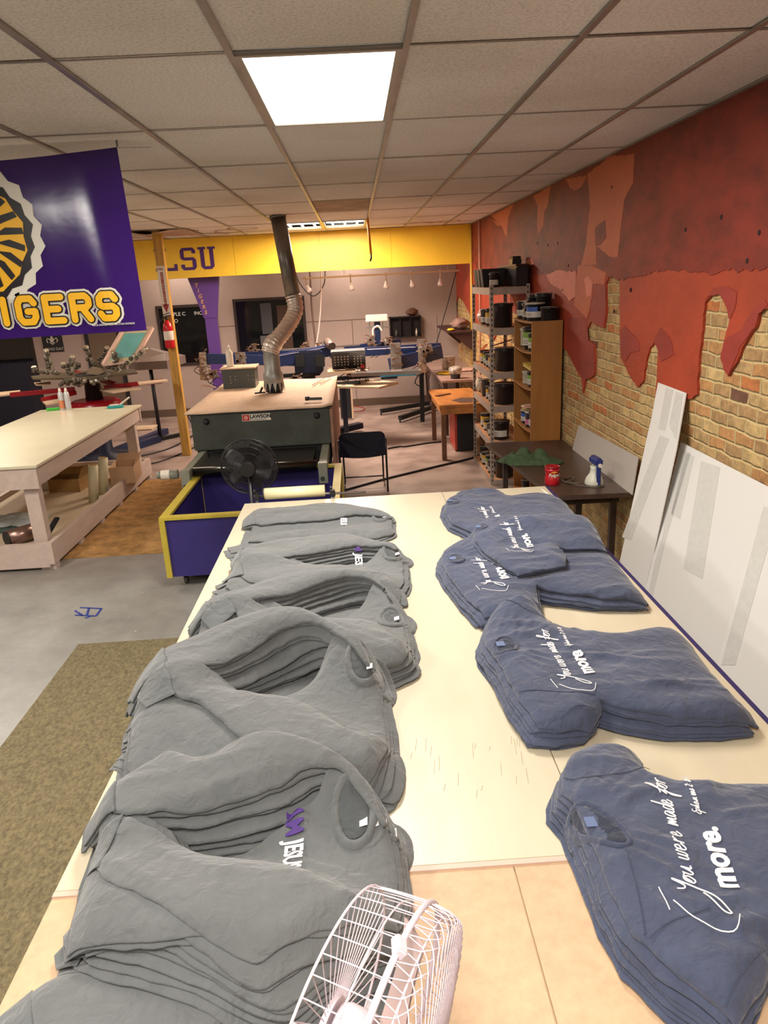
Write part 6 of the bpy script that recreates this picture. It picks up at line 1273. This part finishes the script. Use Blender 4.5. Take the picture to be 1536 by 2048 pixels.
t = thing('counter', 'long counter along the far right wall', 'counter', (1.55, 12.1, 0)); ct = mat('counter_top', s2l(170, 140, 128), .4, var=.15, vscale=5)
MB().bb(1.22, 1.88, 10.75, 13.75, .80, .835, bev=.003).build('worktop', ct, t); MB().bb(1.25, 1.27, 10.78, 13.7, .70, .80).build('apron', mat('counter_dark', s2l(90, 66, 58), .5), t)
for x in (1.28, 1.84):
    for y in (10.82, 13.65): MB().bb(x-.03, x+.03, y-.03, y+.03, 0, .80).build('leg', MATS['counter_dark'], t)
x, y, _ = atz(911, 757, .835); pc_ = thing('paint_cup', 'dark cup with white paint drips on the counter', 'tub', (x, y, .835)); MB().lathe((x, y, .835), [(.07, 0), (.085, .12), (.085, .15)], 18).build('cup_body', bk, pc_); MB().lathe((x, y, .95), [(.087, -.04), (.1, 0), (.098, .045), (.08, .06), (.03, .07)], 14).build('paint_drips', mat('drip_white', s2l(190, 180, 170), .5, var=.9, vscale=26), pc_)
x, y, _ = atz(903, 742, .835); pc_ = thing('paint_bucket', 'paint-streaked bucket behind the dark cup on the counter', 'tub', (x-.02, y+.25, .835)); MB().lathe((x-.02, y+.25, .835), [(.1, 0), (.115, .18), (.12, .2), (.11, .21)], 20).build('bucket_body', mat('streaky', s2l(200, 180, 160), .5, var=.85, vscale=22), pc_)
x, y, _ = atz(886, 748, .835); lump('yellow_rag', 'bright yellow rag on the counter edge', 'cloth', (x+.04, y, .835), (.13, .16, .018), mat('rag_yellow', s2l(215, 180, 40), .7), 5)
x, y, _ = atz(935, 742, .835); lump('paint_tray', 'pale smeared tray farther along the counter', 'tray', (x, y+.1, .835), (.14, .2, .02), mat('tray_pale', s2l(210, 170, 150), .6, var=.3, vscale=10), 6)
# wall shelf with rags
t = thing('wall_shelf', 'dark bracketed shelf on the far right wall', 'shelf', (1.7, 12.6, 1.42)); dkb = mat('shelf_dark', s2l(70, 42, 38), .5)
MB().bb(1.46, 1.895, 11.8, 13.5, 1.44, 1.465).build('shelf_board', dkb, t)
for y in (11.85, 13.4): MB().prism([(1.88, y, 1.44), (1.5, y, 1.44), (1.88, y, 1.12)], (0, .02, 0)).build('bracket', dkb, t)
lump('rag_heap', 'heap of dusty rags on the far wall shelf', 'cloth', (1.72, 12.3, 1.465), (.14, .3, .09), mat('rag_dusty', s2l(150, 118, 108), .8, var=.4, vscale=10), 8)
lump('yellow_glove', 'yellow glove hanging at the edge of the far wall shelf', 'glove', (1.53, 12.0, 1.465), (.06, .12, .02), MATS['rag_yellow'], 9)
t = thing('cubby_shelf', 'small dark cubby shelf on the back wall', 'shelf', (.92, 13.9, 1.26)); cx0, cx1, cz0, cz1 = .62, 1.21, 1.26, 1.64; dc = mat('cubby_dark', s2l(30, 20, 22), .5)
for a in ((cx0, cx1, cz1-.02, cz1), (cx0, cx1, cz0, cz0+.02), (cx0, cx0+.02, cz0, cz1), (cx1-.02, cx1, cz0, cz1), (cx0+.19, cx0+.205, cz0, cz1), (cx0+.38, cx0+.395, cz0, cz1)): MB().bb(a[0], a[1], 13.82, 13.99, a[2], a[3]).build('board', dc, t)
MB().bb(cx0, cx1, 13.985, 13.995, cz0, cz1).build('back', dc, t)
lump('pot', 'small brown pot with a stub on top of the cubby shelf', 'pot', (1.05, 13.9, 1.64), (.11, .06, .07), mat('pot_brown', s2l(92, 56, 40), .6), 11)
for k, (x, lb) in enumerate(((.74, 'small bottle in the left cubby'), (1.12, 'white bottle in the right cubby'))): tag(MB().lathe((x, 13.88, cz0+.02), [(.018, 0), (.02, .08), (.008, .1), (.008, .13)], 10).build('bottle', [MATS['dull_card'], MATS['sign_white']][k]), lb+' of the back wall shelf', 'bottle')

# track lights, wires
TR = thing('track_light', 'white track bar with five small spotlights behind the yellow beam', 'light', (.46, 12.8, 2.395)); wl = mat('track_white', s2l(225, 205, 196), .4)
MB().bb(-.86, 1.79, 12.785, 12.815, 2.375, 2.405).build('track_bar', wl, TR)
for x in (-.15, .62, 1.6): MB().tube([(x, 12.8, 2.4), (x, 12.8, CEIL)], .007, 6).build('hanger', wl, TR)
for k, px_ in enumerate((612, 701, 772, 823, 881)):
    x = aty(px_, 560, 12.8)[0]; tl_ = [.5, .1, -.05, .15, -.1][k]
    b_ = MB(); b_.tube([(x, 12.8, 2.405), (x, 12.8, 2.27)], .012, 8); b_.box((x, 12.8, 2.4), (.03, .045, .05)); h_ = b_.build('stem', wl, TR)
    d = Vector((tl_, -.3, -1)).normalized(); MB().lathe(Vector((x, 12.8, 2.28)), [(.018, 0), (.022, .03), (.028, .045), (.045, .09), (.047, .12), (.0, .128)], 16, ax=d).build('spot_head', mat('spot_white', s2l(220, 205, 196), .35), h_)
def wire(nm, lb, pts, r, m_): tag(MB().tube(curve_pts(pts, 6), r, 7).build(nm, m_), lb, 'cable')
wire('conduit', 'grey conduit running down in front of the back wall', [(aty(618, 545, 13.5)[0], 13.5, CEIL), aty(620, 545, 13.5), aty(624, 620, 13.5), aty(633, 700, 13.5)], .018, mat('conduit_grey', s2l(120, 98, 90), .5))
wire('power_cable', 'white cable hanging down to the blue press', [(aty(642, 550, 13.0)[0], 13.0, CEIL), aty(642, 550, 13.0), aty(642, 600, 13.0), aty(638, 655, 13.0), aty(630, 702, 12.9)], .012, wl)
wire('black_cable', 'black cable slanting from the track light down to the press', [aty(912, 545, 13.2), aty(900, 590, 13.2), aty(886, 640, 13.1), aty(870, 697, 12.9)], .009, blk)
wire('black_cable', 'thin dark cable sagging beside the duct below the beam', [(aty(590, 548, 13.3)[0], 13.3, CEIL), aty(592, 548, 13.3), aty(610, 580, 13.3), aty(628, 592, 13.3), aty(645, 575, 13.3), aty(650, 548, 13.3), (aty(651, 548, 13.3)[0], 13.3, CEIL)], .009, blk)
OH = thing('hanging_strap', 'yellow hanging cord with a dark hook below the ceiling', 'cord', (.21, 10.1, 2.5)); p0 = Vector((.23, 10.1, CEIL)); p1 = Vector(aty(742, 508, 10.1)); MB().tube([p0, p1], .016, 8).build('strap', mat('strap_yellow', s2l(232, 150, 20), .5), OH); MB().tube([p1, p1+Vector((.0, 0, -.05)), p1+Vector((-.015, 0, -.09))], .012, 8).build('hook', blk, OH)

# ================================================================== BLUE AUTOMATIC PRESS
AP = thing('automatic_press', 'blue automatic printing press with radiating arms in the back bay', 'printing press', (-.75, 11.5, 0))
bl = mat('press_blue', s2l(30, 44, 82), .35); bld = mat('press_blue_dark', s2l(18, 26, 50), .4); chm = mat('chrome', s2l(200, 192, 186), .22, metal=.85); plt = mat('platen_wood', s2l(206, 180, 150), .5, var=.1, vscale=8)
def Y(px_, py_, d): return Vector(aty(px_, py_, d))
def pbar(nm, a, b2, w, h, m_, par=AP, bev=.006): return MB().bar(a, b2, w, h, bev=bev).build(nm, m_, par)
pbar('arm', Y(415, 717, 11.4), Y(600, 722, 11.5), .12, .15, bl); pbar('arm', Y(470, 712, 12.2), Y(600, 708, 11.8), .1, .12, bl)
pbar('arm', Y(540, 725, 10.9), Y(660, 700, 11.3), .12, .17, bl); pbar('arm', Y(660, 708, 11.5), Y(880, 694, 11.9), .12, .13, bl); pbar('arm', Y(690, 700, 12.4), Y(800, 686, 12.7), .1, .13, bl); pbar('arm', Y(780, 730, 11.4), Y(882, 703, 11.7), .12, .2, bl)
o = pbar('arm_cap', Y(530, 716, 10.86), Y(655, 693, 11.26), .1, .01, mat('cap_pale', s2l(150, 150, 170), .3)); o = pbar('arm_cap', Y(735, 699, 11.4), Y(830, 694, 11.6), .1, .01, MATS['cap_pale'])
MB().box(Y(618, 722, 11.2), (.42, .4, .34), bev=.02).build('centre_housing', bld, AP); 
for px_ in (600, 640): MB().box(Y(px_, 722, 10.98), (.14, .02, .17), bev=.005).build('access_panel', blk, AP)
MB().lathe((Y(616, 745, 11.3).x, 11.3, .55), [(.3, 0), (.12, .05), (.11, .4), (.2, .42), (.2, .5), (.1, .52), (.1, .62)], 22).build('centre_column', blk, AP); MB().lathe((Y(616, 745, 11.3).x, 11.3, 0), [(.45, 0), (.45, .06), (.28, .1), (.26, .55)], 22).build('base', bld, AP)
cp = MB(); cpos = Y(697, 718, 10.9); Rm = Matrix.Rotation(-.9, 3, 'X') @ Matrix.Rotation(.0, 3, 'Z'); cp.box(cpos, (.5, .36, .07), rot=Rm, bev=.01); cpo = cp.build('control_panel', blk, AP)
nrm_ = Rm @ Vector((0, 0, 1)); 
if nrm_.y > 0: nrm_ = -nrm_
kb = MB(); ex1, ey1 = Rm @ Vector((1, 0, 0)), Rm @ Vector((0, 1, 0))
sgn = 1 if (Rm @ Vector((0, 0, 1))).y < 0 else -1
for i in range(9):
    for j in range(4):
        if i == 5: continue
        kb.box(cpos+ex1*(-.2+i*.048)+ey1*(-.09+j*.055)+(Rm @ Vector((0, 0, .038*sgn))), (.02, .02, .01), rot=Rm)
kb.build('buttons', mat('button_grey', s2l(180, 170, 160), .4), cpo)
rb = MB().lathe(cpos+ex1*.2+ey1*.14*1+(Rm @ Vector((0, 0, .035*sgn))), [(.03, 0), (.034, .03), (.02, .045)], 14, ax=(0, -.8, .6)).build('stop_button', mat('button_red', s2l(200, 50, 50), .35), cpo)
MB().tube([Y(664, 693, 11.0), Y(654, 683, 11.2)], .06, 16).build('motor', mat('motor_grey', s2l(120, 104, 98), .35, metal=.4), AP)
pbar('rear_arm_chrome', Y(560, 700, 11.9), Y(720, 690, 12.2), .05, .03, chm)
# platens
def platen(lb, pts, z, th=.03, m_=plt): P_ = [(*atz(*p, z)[:2], z-th) for p in pts]; o = MB().prism(P_, (0, 0, th)).build('platen', m_, AP); return o
platen('', [(655, 772), (735, 758), (797, 764), (758, 774)], .86); platen('', [(655, 735), (710, 737), (712, 742), (655, 744)], 1.05); platen('', [(700, 741), (735, 738), (736, 744), (704, 746)], 1.0)
o = platen('', [(702, 742), (842, 737), (842, 741), (702, 747)], 1.04, .05, chm)
pbar('squeegee_rail', Y(757, 751, 11.2), Y(832, 747, 11.2), .06, .05, mat('squeegee_teal', s2l(40, 140, 180), .35)); pbar('squeegee_rail', Y(762, 757, 11.2), Y(795, 755, 11.2), .06, .03, blk)
pbar('lower_arm', Y(640, 760, 11.2), Y(760, 750, 11.0), .1, .05, blk); pbar('lower_arm', Y(560, 752, 11.2), Y(640, 747, 11.2), .1, .05, blk); pbar('lower_arm', Y(640, 772, 11.0), Y(720, 765, 10.7), .06, .06, blk)
# print heads
rr = random.Random(21)
def head(px_, y0_, y1_, d, w=.1, nm='print_head'):
    a, b2 = Y(px_, y0_, d), Y(px_+3, y1_, d); m_ = MB(); m_.bar(a, b2, w, w*.7, 0, .004)
    for k in range(9): p = a.lerp(b2, (k+.5)/9); m_.box(p+Vector((rr.uniform(-.06, .06), -w*.5, rr.uniform(-.02, .02))), (rr.uniform(.02, .08), .05, rr.uniform(.015, .04)), 1); m_.tube([p, p+Vector((rr.uniform(-.12, .12), -.05, rr.uniform(-.06, .08)))], .008, 6, 1)
    for k in range(3): p = a.lerp(b2, rr.random()); m_.tube(curve_pts([p, p+Vector((rr.uniform(-.2, .2), -.04, -.1)), p+Vector((rr.uniform(-.1, .1), 0, -.2))], 4), .006, 5, 2)
    return m_.build(nm, [chm, mat('head_brown', s2l(140, 110, 92), .35, metal=.6), blk], AP)
for a in ((790, 686, 740, 11.3, .16), (842, 678, 745, 11.5, .12), (850, 692, 705, 11.4, .2), (405, 705, 760, 11.3, .1), (428, 740, 755, 11.2, .07), (740, 672, 692, 12.2, .12), (772, 675, 690, 12.0, .1), (612, 684, 700, 12.3, .1), (640, 686, 698, 12.3, .1), (480, 705, 732, 11.0, .14), (505, 690, 702, 12.4, .1), (700, 738, 752, 11.0, .06), (722, 732, 748, 11.0, .05), (590, 752, 760, 10.9, .1)): head(*a)
MB().box(Y(753, 636, 12.3), (.36, .2, .11), bev=.01).build('head_box', mat('box_white', s2l(215, 196, 186), .4), AP)
pbar('head_bar', Y(730, 655, 12.3), Y(780, 654, 12.3), .03, .025, chm); pbar('head_post', Y(754, 642, 12.35), Y(756, 690, 12.35), .1, .06, bl)
for dx in (-14, 12): pbar('head_rod', Y(753+dx, 642, 12.3), Y(753+dx, 662, 12.3), .02, .02, chm)
MB().tube(curve_pts([Y(748, 680, 12.2), Y(746, 660, 12.2), Y(756, 652, 12.2), Y(764, 662, 12.2)], 6), .016, 8).build('air_line', wl, AP)
# far right support stand
pbar('stand_post', Y(842, 705, 11.7), (Y(842, 740, 11.7).x, 11.75, .05), .07, .06, blk)
for a, b2 in (((762, 822), (858, 806)), ((800, 836), (872, 812))): pa, pb = Vector(atz(*a, .08)), Vector(atz(*b2, .08)); pbar('stand_foot', pa, pb, .08, .07, blk); MB().tube([pa, (pa.x, pa.y, .005)], .014, 8).build('stand_pad', blk, AP)
pbar('front_foot', (-.75, 11.0, .06), Vector(atz(722, 850, .1)), .14, .09, bld)
pbar('front_leg', (Y(687, 780, 10.7).x, 10.7, .0), Y(687, 770, 10.7), .07, .07, bld)
MB().tube(curve_pts([Y(838, 748, 11.6), Y(830, 765, 11.6), Y(842, 770, 11.6), Y(850, 740, 11.6), Y(855, 780, 11.7), Y(868, 815, 11.9)], 6), .009, 6).build('air_line', blk, AP)
MB().tube(curve_pts([Y(776, 690, 12.0), Y(790, 700, 11.9), Y(810, 702, 11.8)], 5), .01, 6).build('air_line', wl, AP)
pbar('left_hanger', Y(398, 770, 11.2), Y(432, 775, 11.2), .05, .02, plt)
t = thing('framed_screens', 'black framed panels leaning at the back wall behind the dryer', 'frame', (.0, 13.4, 0)); o = MB().box(Y(693, 805, 12.6), (.22, .06, .55)).build('panel', blk, t); MB().box(Y(704, 803, 12.6), (.03, .07, .58)).build('frame_edge', plt, t)

# ================================================================== RED MANUAL PRESS
MP = thing('manual_press', 'red and blue manual screen press behind the white worktable', 'printing press', (-3.75, 10.7, 0)); red = mat('press_red', s2l(150, 16, 30), .3); al = mat('head_alloy', s2l(196, 188, 170), .3, metal=.6); ald = mat('head_alloy_dark', s2l(110, 104, 92), .35, metal=.6)
D = 10.5; hub = Y(188, 790, D)
MB().lathe((hub.x, D, .62), [(.33, 0), (.35, .03), (.35, .22), (.3, .26)], 28).build('hub_drum', red, MP); MB().lathe((hub.x, D, 0), [(.4, 0), (.4, .08), (.14, .12), (.12, .62)], 20).build('base_column', bld, MP)
for a, b2 in (((hub.x, D, .05), atz(330, 862, .05)), ((hub.x, D, .05), (-4.6, 9.9, .05)), ((hub.x, D, .05), (-3.3, 11.6, .05))): pbar('base_foot', Vector(a), Vector(b2), .14, .1, bl, MP)
def parm(a, b2, d1, d2, p=None):
    A1, B1 = Y(*a, d1), Y(*b2, d2); o = pbar('platen_arm', A1, B1, .07, .06, red, MP)
for a, b2, d1, d2 in (((210, 775), (325, 762), 10.5, 10.3), ((150, 778), (20, 790), 10.5, 10.2), ((150, 785), (85, 800), 10.4, 9.9), ((230, 768), (150, 745), 10.7, 11.0)): parm(a, b2, d1, d2)
def mplaten(pts, z): P_ = [(*atz(*p, z)[:2], z-.02) for p in pts]; return MB().prism(P_, (0, 0, .02)).build('platen', plt, MP)
mplaten([(200, 779), (245, 772), (282, 776), (225, 784)], 1.04); mplaten([(275, 763), (333, 758), (336, 761), (278, 768)], 1.14); mplaten([(-20, 786), (40, 780), (41, 786), (-20, 793)], 1.05); mplaten([(85, 803), (118, 797), (122, 802), (92, 808)], .98); mplaten([(68, 765), (100, 762), (102, 768), (72, 769)], 1.13)
pz = Y(168, 750, D).z; pd = MB(); pd.prism([(*atz(*p, pz)[:2], pz-.02) for p in ((62, 752), (150, 742), (268, 738), (275, 745), (180, 756), (66, 757))], (0, 0, .02)); pd.build('carousel_plate', mat('plate_grey', s2l(120, 112, 96), .35, metal=.4), MP)
MB().lathe((hub.x, D, .88), [(.12, 0), (.1, pz-.9), (.2, pz-.89), (.2, pz-.86)], 18).build('carousel_column', blk, MP)
rr = random.Random(31)
def mhead(pts, d, w, par=MP):
    P_ = [Y(*p, d) for p in pts]; m_ = MB(); 
    for a, b2 in zip(P_[:-1], P_[1:]): m_.bar(a, b2, w, w*.6, 0, .004)
    for a, b2 in zip(P_[:-1], P_[1:]):
        for k in range(4): p = a.lerp(b2, (k+.5)/4)+Vector((rr.uniform(-.03, .03), -w*.4, rr.uniform(-.02, .02))); m_.lathe(p, [(.028, 0), (.03, .03), (.018, .045)], 8, 1, ax=(rr.uniform(-.5, .5), -1, rr.uniform(-.2, .8)))
    m_.lathe(P_[-1], [(.035, 0), (.035, .05)], 10, 0, ax=(0, -.4, 1)); return m_.build('print_head', [al, ald], par)
for pts, d, w in ((((104, 745), (100, 725), (94, 706)), 10.3, .07), (((192, 735), (180, 715), (174, 699)), 10.7, .06), (((196, 738), (206, 718), (215, 700)), 10.8, .06), (((140, 748), (142, 728), (146, 718)), 10.2, .1), (((150, 738), (160, 730), (128, 732)), 10.6, .09), (((235, 742), (262, 722), (292, 702)), 10.2, .09), (((215, 738), (240, 730), (270, 715)), 10.4, .07), (((235, 725), (232, 715), (228, 709)), 10.3, .05), (((120, 748), (85, 742), (70, 740)), 10.1, .07), (((225, 748), (200, 762), (185, 766)), 10.1, .05), (((130, 762), (150, 758), (170, 764)), 10.1, .05), (((120, 770), (140, 764), (160, 772)), 10.2, .04)): mhead(pts, d, w)
MB().prism([Y(172, 748, 10.1), Y(182, 734, 10.1), Y(198, 736, 10.1), (Y(206, 745, 10.1)), Y(196, 750, 10.1)], (0, .04, 0)).build('cover_plate', mat('cover_tan', s2l(140, 120, 98), .4), MP)
# screen raised on the press
t = thing('printing_screen', 'raised printing screen with teal mesh in a wooden frame above the manual press', 'screen', Y(210, 725, 10.5)); fo = [Y(*p, d) for p, d in (((247, 658), 10.8), ((305, 656), 10.8), ((268, 722), 10.3), ((206, 730), 10.3))]
nn_ = (fo[1]-fo[0]).cross(fo[3]-fo[0]).normalized()*.03
for i in range(4): MB().bar(fo[i], fo[(i+1) % 4], .05, .035, bev=.003).build('frame_rail', mat('frame_pink_wood', s2l(222, 186, 170), .5), t)
ctr = sum(fo, Vector())/4; MB().add([ctr.lerp(p, .93) for p in fo], [(0, 1, 2, 3)]).build('mesh', mat('mesh_cream', s2l(196, 186, 150), .5), t); MB().add([ctr.lerp(p, .72)-nn_*.1 for p in fo]+[], [(0, 1, 2, 3)]).build('emulsion', mat('mesh_teal', s2l(110, 178, 176), .4, var=.15, vscale=4), t)
MB().add([ctr.lerp(p, .72)+nn_*.1 for p in fo]+[], [(0, 1, 2, 3)]).build('emulsion', MATS['mesh_teal'], t)
# flash dryer
t = thing('flash_dryer', 'grey pyramid-topped flash dryer on a stand behind the manual press', 'dryer', Y(310, 745, 11.4)); zf = Y(310, 735, 11.4).z; a = Y(262, 738, 11.2).x; b2 = Y(352, 735, 11.2).x; gy = mat('flash_grey', s2l(120, 104, 96), .4)
MB().add([(a, 11.1, zf), (b2-.1, 11.1, zf), (b2, 11.9, zf), (a, 11.9, zf), (a, 11.1, zf+.12), (b2-.1, 11.1, zf+.12), (b2, 11.9, zf+.12), (a, 11.9, zf+.12), (a+.25, 11.45, zf+.28), (b2-.2, 11.45, zf+.2), (b2-.2, 11.6, zf+.2), (a+.25, 11.6, zf+.28)], [(0, 1, 5, 4), (1, 2, 6, 5), (2, 3, 7, 6), (3, 0, 4, 7), (4, 5, 9, 8), (5, 6, 10, 9), (6, 7, 11, 10), (7, 4, 8, 11), (8, 9, 10, 11), (3, 2, 1, 0)]).build('hood', gy, t)
MB().tube([(a+.15, 11.7, zf), (a+.15, 11.7, .03)], .03, 10).build('stand_post', blk, t); MB().bar((a-.1, 11.4, .03), (a+.45, 12.0, .03), .07, .05).build('stand_foot', blk, t)
MB().bb(-3.25, -2.75, 9.45, 9.75, .58, .60).build('side_tray', plt, None); o = bpy.data.objects.get('side_tray'); tag(o, 'pale board sticking out past the far end of the worktable', 'board')
